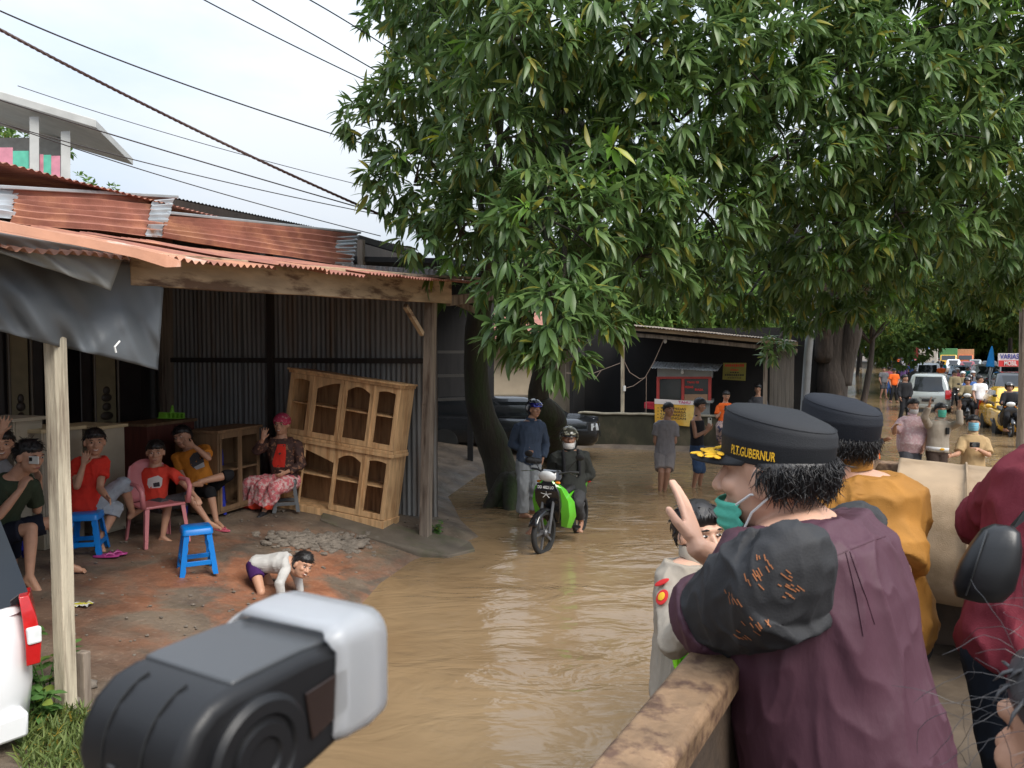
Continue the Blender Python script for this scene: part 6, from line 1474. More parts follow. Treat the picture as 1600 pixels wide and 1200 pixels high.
# -- two young men wading by the low wall
Dp = depth(G(1034, 764)); TEEG = cloth("ash_grey_tee", (0.20, 0.185, 0.19)); SHG = cloth("taupe_shorts", (0.22, 0.19, 0.18))
p = person("young man in grey tee and taupe shorts wading, hands behind his back", Dp, dict(head=(1045, 640), neck=(1041, 659, .02), sL=(1027, 666, .02), sR=(1054, 667, -.03), eL=(1023, 690, 1), wL=(1030, 706, 1), eR=(1055, 692, 1), wR=(1042, 704, 1), pelvis=(1039, 708), kL=(1033, 738, -1), aL=(1031, 770, 1), kR=(1043, 738, -1), aR=(1038, 768, 1)),
    look=(.45, -.88, 0), k=.95, skin='dark', shirt=dict(mat=TEEG, sleeve=.65, inf=.028, lo=-.2, wr=.010), pants=dict(mat=SHG, len=.85, inf=.028, name="shorts"), hair='thick', vox=.010)
Dp = depth(G(1088, 758))
p = person("young man in black tank top and denim shorts wading, filming with a phone", Dp, dict(head=(1094, 633), neck=(1088, 653), sL=(1084, 659, -.13), sR=(1090, 659, .15), eL=(1087, 684, -1), wL=(1106, 672, -1), eR=(1095, 684, -1), wR=(1110, 670, -1), pelvis=(1089, 705), kL=(1090, 733, -1), aL=(1083, 762, 1), kR=(1096, 733, -1), aR=(1093, 760, 1)),
    look=(.92, -.3, -.3), k=.97, skin='dark', shirt=dict(mat=cloth("black_tank", (0.014, 0.013, 0.016)), sleeve=0, tank=True, inf=.018, lo=-.14), pants=dict(mat=cloth("denim_shorts", (0.03, 0.055, 0.11)), len=1.12, inf=.026, name="shorts"), hair='thick', vox=.010, hipax=(.2, .97, 0),
    hands=dict(L=dict(dir=(1110, 660), n=(.3, .9, 0), th=(0, 0, 1), curl=.7), R=dict(dir=(1112, 658), n=(-.3, -.9, 0), th=(0, 0, 1), curl=.7)))
ph = thing("phone", "pale phone held up by the young man in the tank top", "phone", P(1110, 662, Dp)); mb = LB(frame(P(1109, 659, Dp - .18), V((.9, -.4, 0)), None)); mb.box((0, 0, 0), (.072, .010, .15)); mb.build("phone_body", PHW, ph, bevel=.006)
mb = LB(frame(P(1109, 659, Dp - .18), V((.9, -.4, 0)), None)); mb.box((.012, -.007, .05), (.03, .006, .035)); mb.build("camera_bump", FB, ph, bevel=.003)
# -- woman in orange behind the wall
Dp = depth(SP(1135, 620, .12)); ORV = cloth("vivid_orange_top", (0.78, 0.13, 0.02)); PATT = M("patterned_skirt", (0.35, 0.25, 0.22), rough=.85, var=.2, col2=(0.03, 0.03, 0.06), c2scale=12, c2lo=.5, c2hi=.54)
p = person("woman in vivid orange top and patterned skirt on her phone beside the food cart", Dp, dict(head=(1135, 618, -.05), neck=(1133, 631), sL=(1123, 637, 0), sR=(1143, 637, 0), eL=(1120, 652, -1), wL=(1130, 639, -1), eR=(1146, 652, -1), wR=(1138, 640, -1), pelvis=(1131, 664), kL=(1125, 670, -1), aL=(1125, 690, 1), kR=(1136, 670, -1), aR=(1136, 690, 1)),
    look=(.05, -.95, -.3), k=.9, skin='mid', shirt=dict(mat=ORV, sleeve=.7, inf=.03), pants=dict(mat=PATT, len=1.9, inf=.05, name="skirt"), hair='bun', vox=.013, detail=False)
ph = thing("phone", "dark phone in the hands of the woman in orange", "phone", P(1134, 637, Dp - .3)); mb = LB(frame(P(1134, 638, Dp - .33), V((1, 0, 0)), None)); mb.box((0, 0, 0), (.07, .01, .14)); mb.build("phone_body", FB, ph, bevel=.004)
mb = LB(frame(P(1134, 638, Dp - .33), V((1, 0, 0)), None)); mb.box((0, .006, 0), (.06, .003, .12)); mb.build("screen", GLASS, ph)
p = person("dark-haired person half hidden behind the stall's right-hand post", depth(SP(1182, 620, 1.6)), dict(head=(1184, 607), neck=(1184, 621), sL=(1173, 628, 0), sR=(1195, 628, 0), eL=(1171, 645, -1), wL=(1178, 655, -1), eR=(1198, 645, -1), wR=(1190, 655, -1), pelvis=(1184, 660), kL=(1180, 672, -1), aL=(1180, 692, 1), kR=(1190, 672, -1), aR=(1190, 692, 1)),
    look=(-.8, -.55, -.2), k=.9, skin='mid', shirt=dict(mat=cloth("dull_tee", (0.08, 0.08, 0.09)), sleeve=.7, inf=.03), pants=dict(mat=BLKP, len=1.9), hair='thick', vox=.014, detail=False)
# ================================================================== people in the truck
MAROON = cloth("plum_cotton", (0.070, 0.027, 0.040), rough=.62, spec=.35, var=.05, bump=.35, bscale=16, bdist=.012, stretch=(1.4, 1.4, .5)); BLKC = M("black_ikat_cotton", (0.020, 0.020, 0.022), rough=.75, var=.2, scale=12, bump=.25, bscale=240, bdist=.003)
GOLD = cloth("gold_embroidery", (0.75, 0.42, 0.03), bump=.6, bscale=400); CAPB = cloth("black_cap_cotton", (0.022, 0.023, 0.026), rough=.7, bscale=500)
RUSTF = M("orange_fleck", (0.30, 0.11, 0.04), rough=.8)
GD = 1.60
p = gov = person("man in plum shirt and black embroidered cap, green mask lowered, waving over the rail", GD,
    dict(head=(1206, 734, .02), neck=(1252, 812, .0), sL=(1226, 908, -.24), sR=(1322, 850, .17), eL=(1082, 972, 1), wL=(1175, 962, 1), eR=(1188, 912, 1), wR=(1090, 856, -1), pelvis=(1335, 1240, -.06), kL=(1330, 1500, -1), aL=(1350, 1750, 1), kR=(1420, 1480, 1), aR=(1440, 1700, 1)),
    look=(-.82, .57, -.07), headup=(-.10, .02, 1), k=1.06, skin='light', shirt=dict(mat=MAROON, sleeve=0, sm=14, inf=.040, lo=-.2, wr=.009, wrs=5.8, vox=.0045, dec=1, aniso=(1.2, 1.2, .55), collar=False), pants=dict(mat=BLKP, len=1.95, vox=.012), hair='thick', vox=.0042, dec=.5, fat=1.10, belly=.02, mask=(MASKG, True), face=False, hat=True, strands=2600,
    hands=dict(R=dict(dir=(1060, 752), sg=1, n=(-.80, .58, .05), th=(-.5, -.85, 0), curl=.10, spread=.05, fr=1.08), L=dict(curl=.6)), barefoot=False, shoe=FB)
root = gov['root']; so = [o for o in root.children if o.name.startswith('shirt')][0]
a, b2 = gov['sh']['L'], gov['el']['L']; ab = b2 - a; og = org(root)
def sleeve(a_, b_, r0, r1, t1, mat, nm="sleeve"):
    mb = MB(); e = a_.lerp(b_, t1); mb.ell(a_, (b_ - a_).normalized() * r0 * .9, Z_ * r0 * 1.02, (b_ - a_).normalized().cross(Z_).normalized() * r0); mb.tube([a_, a_.lerp(e, .5), e], [r0, (r0 + r1) / 2 + .004, r1], 24)
    return mesh_obj(nm, remesh(mb, nm, .0045, 8, 1, og, .010, 8.0, (1, 1, .7)), mat, root)
sl_ = sleeve(a, b2, .104, .080, .74, BLKC)
mb = MB(); e0, e1 = a.lerp(b2, .72), a.lerp(b2, .88); mb.tube([e0, e0.lerp(e1, .5), e1], [.084, .085, .083], 28); mesh_obj("cuff", remesh(mb, "cuff", .0045, 4, 1, og, .005, 9), MAROON, root)
sleeve(gov['sh']['R'], gov['el']['R'], .095, .075, .80, BLKC)
# orange woven flecks on the sleeve, following its surface
from mathutils.bvhtree import BVHTree
def on_surface(o, parent, origin, target):
    me_ = o.data; ogp = org(parent); bv = BVHTree.FromPolygons([v.co + ogp for v in me_.vertices], [tuple(q.vertices) for q in me_.polygons])
    return bv
bv = on_surface(sl_, root, None, None)
fr = np.random.default_rng(5)
for grp in ((1190, 882), (1225, 905), (1240, 922), (1175, 905), (1165, 985), (1188, 978), (1150, 935)):
    mb = MB()
    for q in range(7):
        px, py = grp[0] + fr.uniform(-16, 16), grp[1] + fr.uniform(-12, 12); r = ray(px, py).normalized(); h = bv.ray_cast(V((0, 0, CAM_H)), r)
        if h[0] is None: continue
        nn = h[1]; t1_ = (ab.normalized().cross(nn)).normalized(); t2_ = nn.cross(t1_); c = h[0] + nn * .0012; L1, L2 = fr.uniform(.003, .008), .0010
        mb.prism([c - t1_ * L1 - t2_ * L2, c + t1_ * L1 - t2_ * L2, c + t1_ * L1 + t2_ * L2, c - t1_ * L1 + t2_ * L2], nn * .0006)
    if mb.v: tag(mb.build("woven_fleck", RUSTF, sl_), kind='stuff')
bv = on_surface(so, root, None, None)
# seams of the yoke and the back pleat
def seam(pts, r, mat):
    out = []
    for i in range(len(pts) - 1):
        for k_ in range(10):
            f_ = k_ / 10; px, py = pts[i][0] * (1 - f_) + pts[i + 1][0] * f_, pts[i][1] * (1 - f_) + pts[i + 1][1] * f_; h = bv.ray_cast(V((0, 0, CAM_H)), ray(px, py).normalized())
            if h[0] is not None: out.append(h[0] + h[1] * .0006)
    if len(out) > 3: mb = MB(); mb.tube(out, r, 5); return mb.build("seam", mat, so, smooth=True)
seam([(1278, 880), (1320, 862), (1370, 842), (1385, 838)], .0012, MAROON); seam([(1322, 864), (1338, 930), (1350, 1000)], .0016, MAROON); seam([(1328, 862), (1352, 930), (1368, 980)], .0014, MAROON)
def patrol_cap(p, mat, text=None, scale=1.0):
    hc, f, u, s, k, root = p['hc'], p['f'], p['u'], p['s'], p['k'] * scale, p['root']; uu = (u - f * .16).normalized(); ff = s.cross(uu); 
    if ff.dot(f) < 0: ff = -ff
    c = hc - f * .010 * k + u * .020 * k
    def ring(z_, r, n=48, lift=0): return [c + uu * (z_ + lift * math.sin(a)) * k + s * (.080 * r * k * math.cos(a)) + ff * (.100 * r * k * math.sin(a)) for a in [2 * PI * i / n for i in range(n)]]
    mb = MB(); mb.loft([ring(.0, 1.06), ring(.004, 1.09), ring(.040, 1.10), ring(.044, 1.12), ring(.049, 1.10), ring(.070, 1.10, lift=.010), ring(.082, 1.06, lift=.012), ring(.090, .96, lift=.012), ring(.097, .70, lift=.008), ring(.102, .4), ring(.100, .02)])
    o = mb.build("cap", mat, root, smooth=True, sharp=50)
    mb = MB(); mb.tube(ring(.0830, 1.055, lift=.012) + ring(.0830, 1.055, lift=.012)[:1], .0016, 5); mb.build("cap_piping", mat, o, smooth=True)
    rows = []
    for i in range(19):
        a = -1.25 + 2.5 * i / 18; base_ = c + uu * .006 * k + s * (.086 * k * math.sin(a)) + ff * (.107 * k * math.cos(a)); ex = .072 * k * max(0, math.cos(a * 1.2)) ** .7
        rows.append([base_ + (ff - uu * .34).normalized() * ex * t - uu * .010 * k * math.sin(a) ** 2 * t for t in (0, .33, .66, 1)])
    mb = MB(); mb.loft(rows, cap=False, closed=False); br = mb.build("brim", mat, o, smooth=True, sharp=180); br.modifiers.new("t", 'SOLIDIFY').thickness = .004
    # gold leaves on the brim
    up_ = uu
    for q in (-1, 1):
        for i in range(9):
            a = q * (.14 + .09 * i); t = .5 + .30 * math.sin(i * 1.9); base_ = c + uu * .006 * k + s * (.086 * k * math.sin(a)) + ff * (.107 * k * math.cos(a)); ex = .072 * k * max(0, math.cos(a * 1.2)) ** .7
            pc_ = base_ + (ff - uu * .34).normalized() * ex * t + uu * .0035; d_ = (s * q * .8 + ff * (.5 if i % 2 else -.4)).normalized(); mb = MB(); mb.ell(pc_, d_ * .018 * k, uu.cross(d_) * .0075 * k, uu * .0028 * k, 8, 6); mb.build("gold_leaf", GOLD, br, smooth=True)
    if text:
        Lh = -s if (-s).dot(V((0, -1, 0))) > 0 else s
        def bend(x, y):
            a = math.radians(76) + x / (.098 * k); return c + uu * (.021 * k + y) + ff * (.1105 * k * math.cos(a)) + Lh * (.0895 * k * math.sin(a))
        text_on("lettering", text, (0, 0, 0), (1, 0, 0), (0, 0, 1), .019, GOLD, o, .090, bend=bend)
    return o
patrol_cap(gov, CAPB, "PLT.GUBERNUR", .93)
# -- man in mustard beside him
MUST = cloth("mustard_shirt", (0.34, 0.155, 0.03), rough=.75)
p = person("man in mustard shirt and black cap seen from behind in the truck", 2.45, dict(head=(1306, 690), neck=(1325, 742), sL=(1283, 782, .04), sR=(1390, 782, -.04), eL=(1268, 900, 1), wL=(1255, 960, 1), eR=(1402, 915, -1), wR=(1380, 990, 1), pelvis=(1345, 985), kL=(1335, 1150, 1), aL=(1335, 1310, 1), kR=(1370, 1150, 1), aR=(1370, 1310, 1)),
    look=(-.55, .83, -.05), k=1.03, skin='light', shirt=dict(mat=MUST, sleeve=.8, inf=.030, lo=-.2, wr=.014, sm=16, collar=True, vox=.006), pants=dict(mat=BLKP, len=1.95), hair='short', vox=.008, fat=1.08, barefoot=False, shoe=FB, face=False, hat=True, strands=1500)
patrol_cap(p, cloth("navy_black_cap", (0.016, 0.018, 0.024), rough=.75), None, 1.03)
# -- man in maroon at the right edge, with shoulder bag
MARS = cloth("maroon_shirt", (0.17, 0.022, 0.034), rough=.68); JEAN = cloth("dark_jeans", (0.014, 0.02, 0.032))
p = mar = person("man in maroon shirt and dark jeans seen from behind, black bag slung at his side", 2.15, dict(head=(1690, 590), neck=(1700, 712), sL=(1602, 752, .02), sR=(1770, 750, .02), eL=(1532, 822, 1), wL=(1570, 770, 1), eR=(1780, 870, -1), wR=(1760, 960, 1), pelvis=(1622, 1020), kL=(1588, 1240, 1), aL=(1590, 1420, 1), kR=(1660, 1240, 1), aR=(1670, 1420, 1)),
    look=(.2, .97, -.1), k=1.05, skin='mid', shirt=dict(mat=MARS, sleeve=1.5, inf=.032, lo=-.12, wr=.012, wrs=6, sm=22, vox=.007), pants=dict(mat=JEAN, len=1.95, vox=.009), hair='short', vox=.009, barefoot=False, shoe=FB, face=False)
LEATH = M("black_leather", (0.012, 0.012, 0.013), rough=.40, var=.2, bump=.06, bscale=160, bdist=.003)
bag = thing("shoulder_bag", "black leather shoulder bag with wide strap at the maroon man's side", "bag", P(1560, 900, 1.98))
BD = 1.93; bf = frame(P(1552, 872, BD), V((.55, -.83, 0)), None)
zb_ = V((.30, -.05, .95)).normalized(); BF_ = frame(P(1548, 878, BD), V((.85, -.52, 0)), zb_.cross(V((.85, -.52, 0))).normalized()) 
def bring(z, w, d, n=28): return [V((w * math.copysign(abs(math.cos(q)) ** .7, math.cos(q)) + .25 * z, d * math.copysign(abs(math.sin(q)) ** .7, math.sin(q)), z)) * (1 + .03 * noise.noise((math.cos(q) * 2, math.sin(q) * 2, z * 20))) for q in [2 * PI * i / n for i in range(n)]]
mb = LB(BF_); mb.loft([bring(*q) for q in ((-.100, .030, .024), (-.094, .052, .040), (-.06, .068, .052), (-.01, .066, .053), (.04, .056, .046), (.08, .042, .034), (.094, .022, .02))]); mb.build("pouch", LEATH, bag, smooth=True, sharp=180)
mb = LB(BF_); mb.tube([V((-.03 + .25 * z, -w, z)) for z, w in ((-.085, .046), (-.05, .056), (0, .056), (.045, .048), (.08, .037))], .0022, 6); mb.build("zip", M("zip_metal", (0.10, 0.10, 0.10), rough=.3, metal=.8), bag, smooth=True)
mb = MB(); rings = []
for i, (px, py, d_) in enumerate(((1566, 842, 1.95), (1590, 815, 1.93), (1625, 788, 1.92), (1670, 752, 1.93), (1705, 712, 1.97), (1725, 690, 2.05))):
    c = P(px, py, d_); rings.append([c + V((-.015, 0, -.024)), c + V((.012, 0, .022)), c + V((.015, .006, .024)), c + V((-.012, .006, -.022))])
mb.loft(rings); mb.build("strap", LEATH, bag, smooth=True, sharp=50)
# -- grey-haired head at the very corner
HG = M("grey_black_hair", (0.05, 0.048, 0.05), rough=.45, var=.5, scale=50)
p = person("person with loose greying hair crouched low in the truck bed", .80, dict(head=(1728, 1195), neck=(1755, 1300), sL=(1600, 1400, 0), sR=(1880, 1400, .05), eL=(1560, 1700, -1), wL=(1650, 1850, 1), eR=(1950, 1700, -1), wR=(1900, 1850, 1), pelvis=(1750, 1900), kL=(1640, 2000, 1), aL=(1650, 2400, 1), kR=(1850, 2000, 1), aR=(1850, 2400, 1)),
    look=(-.3, .93, .0), k=.95, skin='mid', shirt=dict(mat=TEEG, sleeve=.8), pants=dict(mat=BLKP, len=1.9), hair='thick', vox=.008, face=False)
[setattr(o.data.materials, '__dummy', 0) if False else None for o in ()]
ho = [o for o in p['root'].children if o.name.startswith('hair')][0]; ho.data.materials[0] = HG
hs = np.random.default_rng(3); mb = MB()
for i in range(150):
    a, t0_ = hs.uniform(-2.6, 2.6), hs.uniform(-.15, .9); d0 = (p['s'] * math.sin(a) * math.sqrt(1 - t0_ ** 2) - p['f'] * math.cos(a) * math.sqrt(1 - t0_ ** 2) + p['u'] * t0_); q = p['hc'] + V((d0.x * .088, d0.y * .098, d0.z * .10 + .02)); pts = [q]
    v = (d0 + V((hs.normal() * .5, hs.normal() * .4, hs.normal() * .4 + .2))).normalized()
    for j in range(9): v = (v + V((hs.normal() * .28, hs.normal() * .28, -.20 + hs.normal() * .30))).normalized(); q = q + v * hs.uniform(.010, .017); pts.append(q)
    mb.tube(pts, [.00032] * 9 + [.00015], 4)
tag(mb.build("loose_strands", HG, p['root'], smooth=True), kind='stuff')
# -- policeman standing in the water by the rail
POL = cloth("khaki_grey_uniform", (0.36, 0.31, 0.25), rough=.75); DBR = cloth("dark_brown_trousers", (0.05, 0.032, 0.024))
p = person("young policeman in khaki-grey uniform standing in the water below the truck rail", 3.25, dict(head=(1092, 832), neck=(1088, 880), sL=(1052, 912, -.08), sR=(1130, 908, .10), eL=(1052, 1005, -1), wL=(1105, 958, -1), eR=(1140, 985, 1), wR=(1150, 945, -1), pelvis=(1078, 1080), kL=(1070, 1240, -1), aL=(1072, 1390, 1), kR=(1100, 1240, -1), aR=(1105, 1390, 1)),
    look=(.40, -.91, .02), k=1.0, skin='light', shirt=dict(mat=POL, sleeve=1.9, inf=.022, lo=-.06, wr=.009, collar=True), pants=dict(mat=DBR, len=1.95), hair='short', vox=.007, smile=True)
REDB = cloth("red_badge", (0.55, 0.03, 0.03)); rt = p['root']; a, b2 = p['sh']['L'], p['el']['L']; out_ = (a - p['nk']); out_ = (V((-.55, -.83, 0))).normalized(); alx = (b2 - a).normalized()
def badge(nm, mat, c, x_, y_, w, h, th=.004, par=None): mb = MB(); mb.ell(c, x_ * w, x_.cross(y_) * th, y_ * h, 14, 8); return mb.build(nm, mat, par or rt, smooth=True)
nside = (out_ - alx * out_.dot(alx)).normalized(); xx_ = alx.cross(nside).normalized()
b1 = badge("shoulder_patch", REDB, a.lerp(b2, .42) + nside * .076, xx_, alx, .030, .036); badge("patch_emblem", GOLD, a.lerp(b2, .42) + nside * .081, xx_, alx, .017, .020, .004, b1)
badge("shoulder_patch", REDB, a.lerp(b2, .17) + nside * .079, xx_, alx, .036, .014)
chx = p['nk'] - p['spine'] * .19 + p['fwd'] * .145
badge("pocket_badge", GOLD, chx - p['side'] * .05, p['side'], p['spine'], .020, .012); badge("pocket_badge", GOLD, chx - p['side'] * .085 + p['spine'] * .09 - p['fwd'] * .02, p['side'], p['spine'], .018, .013)
mb = LB(frame(chx + p['spine'] * .055 - p['side'] * .055 - p['fwd'] * .004, p['side'], p['fwd'], p['spine'])); mb.box((0, 0, 0), (.07, .012, .020)); mb.build("name_tag", BLKT, rt)
LIME = cloth("lime_hi_vis", (0.30, 0.85, 0.03)); mb = MB(); g = []
for j in range(10):
    t = j / 9; row = []
    for i in range(14):
        q = i / 13; px = 1040 + (3 + 32 * t) * 0 + q * (42 - 26 * t) + 14 * t; py = 985 + 62 * t + 6 * math.sin(q * 5); row.append(P(px, py, 3.02 + .03 * math.sin(q * 9 + t * 2)))
    g.append(row)
mb.loft(g, cap=False, closed=False); o = mb.build("hi_vis_vest", LIME, rt, smooth=True, sharp=180); o.modifiers.new("t", 'SOLIDIFY').thickness = .004
# ================================================================== men wading towards the truck
WADE = "men wading in the flooded road behind the truck"
p = person("man in orange vest, black sleeves and black cap wading", 13.0, dict(head=(1366, 649), neck=(1359, 664), sL=(1353, 671, .08), sR=(1364, 672, -.15), eL=(1352, 692, 1), wL=(1362, 704, -1), eR=(1364, 692, -1), wR=(1380, 688, -1), pelvis=(1358, 716), kL=(1356, 750, -1), aL=(1356, 782, 1), kR=(1362, 750, -1), aR=(1362, 782, 1)),
    look=(.93, .3, -.1), k=1.0, skin='dark', shirt=dict(mat=ORV, sleeve=.35, inf=.028, lo=0), pants=dict(mat=BLKP, len=1.95), hair='short', vox=.011, group=WADE, face=True)
cap_hat(p, CAPB)
for a in 'LR': mb = MB(); mb.cap_(p['sh'][a], p['el'][a], .062, .052); mb.cap_(p['el'][a], p['wr'][a], .052, .038); me = remesh(mb, "sleeve", .010, 2, .5, org(p['root'])); mesh_obj("sleeve", me, BLKP, p['root'])
PNK = M("pink_check_shirt", (0.56, 0.36, 0.38), rough=.8, var=.1, scale=20, col2=(0.66, 0.55, 0.55), c2scale=30, bump=.2, bscale=120); SLATE = cloth("slate_trousers", (0.085, 0.085, 0.095))
p = person("stout man in pale pink checked shirt pointing, mask under his chin", 14.3, dict(head=(1427, 634), neck=(1425, 652), sL=(1409, 659, 0), sR=(1442, 660, 0), eL=(1397, 676, -1), wL=(1399, 664, -1), eR=(1448, 682, -1), wR=(1443, 700, -1), pelvis=(1423, 702), kL=(1418, 735, -1), aL=(1418, 768, 1), kR=(1430, 735, -1), aR=(1430, 768, 1)),
    look=(-.05, -.99, -.05), k=1.02, skin='mid', shirt=dict(mat=PNK, sleeve=.85, inf=.026, lo=-.16, collar=True), pants=dict(mat=SLATE, len=1.95), hair='short', vox=.011, fat=1.2, belly=.05, mask=(MASKW, True), group=WADE, hands=dict(L=dict(dir=(1408, 661), n=(0, 0, -1), curl=.5)))
p = person("traffic policeman with white belt and green mask clapping his hands above his head", 14.0, dict(head=(1470, 641), neck=(1468, 659), sL=(1451, 665, 0), sR=(1486, 666, 0), eL=(1444, 652, -1), wL=(1452, 634, -1), eR=(1500, 660, -1), wR=(1499, 638, -1), pelvis=(1464, 706), kL=(1458, 740, -1), aL=(1458, 774, 1), kR=(1472, 740, -1), aR=(1472, 774, 1)),
    look=(-.05, -.99, 0), k=1.0, skin='mid', shirt=dict(mat=POL, sleeve=1.9, inf=.020, lo=-.02, collar=True), pants=dict(mat=DBR, len=1.95), hair='short', vox=.011, fat=1.05, mask=(MASKG, False), group=WADE, hands=dict(L=dict(dir=(1455, 617), n=(.9, -.3, 0), th=(0, -1, 0), curl=.1), R=dict(dir=(1499, 622), n=(-.9, -.3, 0), th=(0, -1, 0), curl=.1)))
WBELT = plastic("white_belt", (0.72, 0.72, 0.72)); mb = MB(); c = p['pv'] + p['spine'] * .06; mb.loft([[c + p['spine'] * z_ + p['hx'] * (.198 * math.cos(a)) + p['fwd'] * (.158 * math.sin(a)) for a in [2 * PI * i / 28 for i in range(28)]] for z_ in (-.03, .03)], cap=False); o = mb.build("belt", WBELT, p['root'], smooth=True); o.modifiers.new("t", 'SOLIDIFY').thickness = .008
badge("buckle", GOLD, c + p['fwd'] * .165, p['side'], p['spine'], .045, .022, .008, p['root'])
mb = MB(); mb.box(p['nk'] - p['spine'] * .20 + p['side'] * .07 + p['fwd'] * .155, (.055, .04, .12)); mb.build("radio", FB, p['root'], bevel=.006)
TAN = cloth("tan_uniform", (0.42, 0.29, 0.15))
p = person("man in tan uniform and blue mask wading, a dark camera in his hand", 12.6, dict(head=(1521, 661), neck=(1520, 681), sL=(1504, 689, 0), sR=(1539, 690, 0), eL=(1497, 709, -1), wL=(1486, 712, -1), eR=(1545, 711, -1), wR=(1528, 702, -1), pelvis=(1520, 738), kL=(1514, 772, -1), aL=(1514, 806, 1), kR=(1528, 772, -1), aR=(1528, 806, 1)),
    look=(-.45, -.88, 0), k=.98, skin='mid', shirt=dict(mat=TAN, sleeve=.85, inf=.026, lo=-.10, collar=True), pants=dict(mat=TAN, len=1.95), hair='short', vox=.011, mask=(MASKB, False), group=WADE)
hc_ = thing("hand_camera", "small dark camera held by the man in tan uniform", "camera", P(1522, 694, 12.15)); MB().box(P(1523, 695, 12.15), (.13, .07, .08)).build("body", FB, hc_, bevel=.01); mb = MB(); mb.lathe(P(1521, 695, 12.12), [(.032, 0), (.032, .06), (.026, .06)], 16, ax=V((1, 0, 0)), ay=Z_, az=V((-.3, -.95, 0))); mb.build("lens", GLASS, hc_, smooth=True)

# ================================================================== motorcycles
GREENM = paint("lime_green_fairing", (0.10, 0.50, 0.02)); BLKG = paint("gloss_black_fairing", (0.012, 0.012, 0.014)); CHROME = M("chrome", (0.6, 0.6, 0.6), rough=.15, metal=1.0, var=.05); ENG = M("engine_grey", (0.12, 0.12, 0.125), rough=.5, metal=.5); LAMP = M("headlamp_glass", (0.70, 0.72, 0.72), rough=.12, spec=.7, var=.1, scale=20); SEATM = M("seat_vinyl", (0.015, 0.015, 0.015), rough=.55); AMB = M("amber_lens", (0.65, 0.20, 0.01), rough=.2); REDL = M("red_lens", (0.42, 0.012, 0.012), rough=.15, coat=.5, var=.15, scale=25)
def motorcycle(label, loc, yaw, body, accent, group=None, plate=None, steer=0.0, mirrors=True, simple=False):
    root = thing("motorcycle", label, "motorcycle", loc, group); Mx = rotloc(loc, yaw)
    X = V((1, 0, 0)); Yv = V((0, 1, 0))
    fk = Matrix.Translation(V((.50, 0, .8))) @ Matrix.Rotation(steer, 4, 'Z') @ Matrix.Translation(V((-.50, 0, -.8)))
    def wheel(cx, M_, nm):
        mb = LB(M_); mb.lathe((cx, 0, .28), [(.225, -.026), (.25, -.034), (.276, -.024), (.285, 0), (.276, .024), (.25, .034), (.225, .026)], 28, ax=V((1, 0, 0)), ay=Z_, az=Yv, cap=False); mb.loft([[V((cx + r * math.cos(a), y, .28 + r * math.sin(a))) for a in [2 * PI * i / 28 for i in range(28)]] for r, y in ((.225, -.026), (.225, .026))], cap=False); w = mb.build(nm, TYRE, root, smooth=True, sharp=50)
        mb = LB(M_); mb.lathe((cx, 0, .28), [(.03, -.06), (.05, -.04), (.05, .04), (.03, .06)], 14, ax=V((1, 0, 0)), ay=Z_, az=Yv)
        for q in range(5): a = q * 2 * PI / 5; mb.beam((cx + .04 * math.cos(a), 0, .28 + .04 * math.sin(a)), (cx + .217 * math.cos(a), 0, .28 + .217 * math.sin(a)), .03, .022, up=Yv)
        mb.build("rim", ENG, w)
    wheel(.62, Mx @ fk, "front_wheel"); wheel(-.62, Mx, "rear_wheel")
    mb = LB(Mx @ fk)
    for y in (-.075, .075): mb.tube([(.62, y, .28), (.50, y, .70), (.44, y * .6, .88)], [.018, .022, .02], 8)
    mb.build("fork", ENG, root, smooth=True)
    mb = LB(Mx @ fk); rows = []
    for i in range(13):
        a = math.radians(25 + 130 * i / 12); r = .315; rows.append([V((.62 + r * math.cos(a), y, .28 + (r - .03 * (y / .06) ** 2) * math.sin(a))) for y in (-.06, -.03, 0, .03, .06)])
    mb.loft(rows, cap=False, closed=False); o = mb.build("front_fender", body, root, smooth=True, sharp=180); o.modifiers.new("t", 'SOLIDIFY').thickness = .006
    # leg shield: two flaring green blades with black between
    for q in (-1, 1):
        mb = LB(Mx); rows = []
        for t, x, y, z, w in ((0, .50, .07, .93, .05), (.2, .50, .18, .84, .09), (.45, .43, .25, .66, .15), (.7, .36, .24, .46, .17), (1, .24, .15, .28, .10)):
            rows.append([V((x + .05, q * y * .55, z + .02)), V((x + .02, q * y, z)), V((x - w, q * (y + .02), z - .03)), V((x - w, q * (y - .015), z - .03)), V((x, q * (y - .02), z))])
        mb.loft(rows); mb.build("leg_shield", accent, root, smooth=True, bevel=.006, sharp=40)
    mb = LB(Mx); mb.loft([[V((x, -w, z)), V((x, w, z)), V((x - .07, w, z - .02)), V((x - .07, -w, z - .02))] for x, w, z in ((.53, .08, .93), (.565, .165, .80), (.535, .17, .66), (.44, .13, .50), (.36, .08, .36))]); nf = mb.build("nose_fairing", body, root, smooth=True, bevel=.01, sharp=40)
    mb = LB(Mx); mb.loft([[V((x, -w, z)), V((x, w, z)), V((x, w * .9, z + h)), V((x, -w * .9, z + h))] for x, w, z, h in ((.30, .06, .46, .12), (.05, .10, .48, .16), (-.25, .13, .55, .20), (-.60, .11, .66, .14), (-.82, .05, .74, .08))]); mb.build("body_panel", accent, root, smooth=True, bevel=.02, sharp=40)
    mb = LB(Mx); mb.loft([[V((x, -w, z)), V((x, w, z)), V((x, w * .75, z + .07)), V((x, -w * .75, z + .07))] for x, w, z in ((.08, .08, .66), (-.10, .13, .71), (-.30, .14, .73), (-.62, .12, .79), (-.78, .08, .82))]); mb.build("seat", SEATM, root, smooth=True, bevel=.02, sharp=40)
    mb = LB(Mx); mb.box((.02, 0, .34), (.34, .20, .18)); mb.tube([(.0, 0, .34), (.20, 0, .38)], [.075, .065], 14); mb.build("engine", ENG, root, bevel=.02)
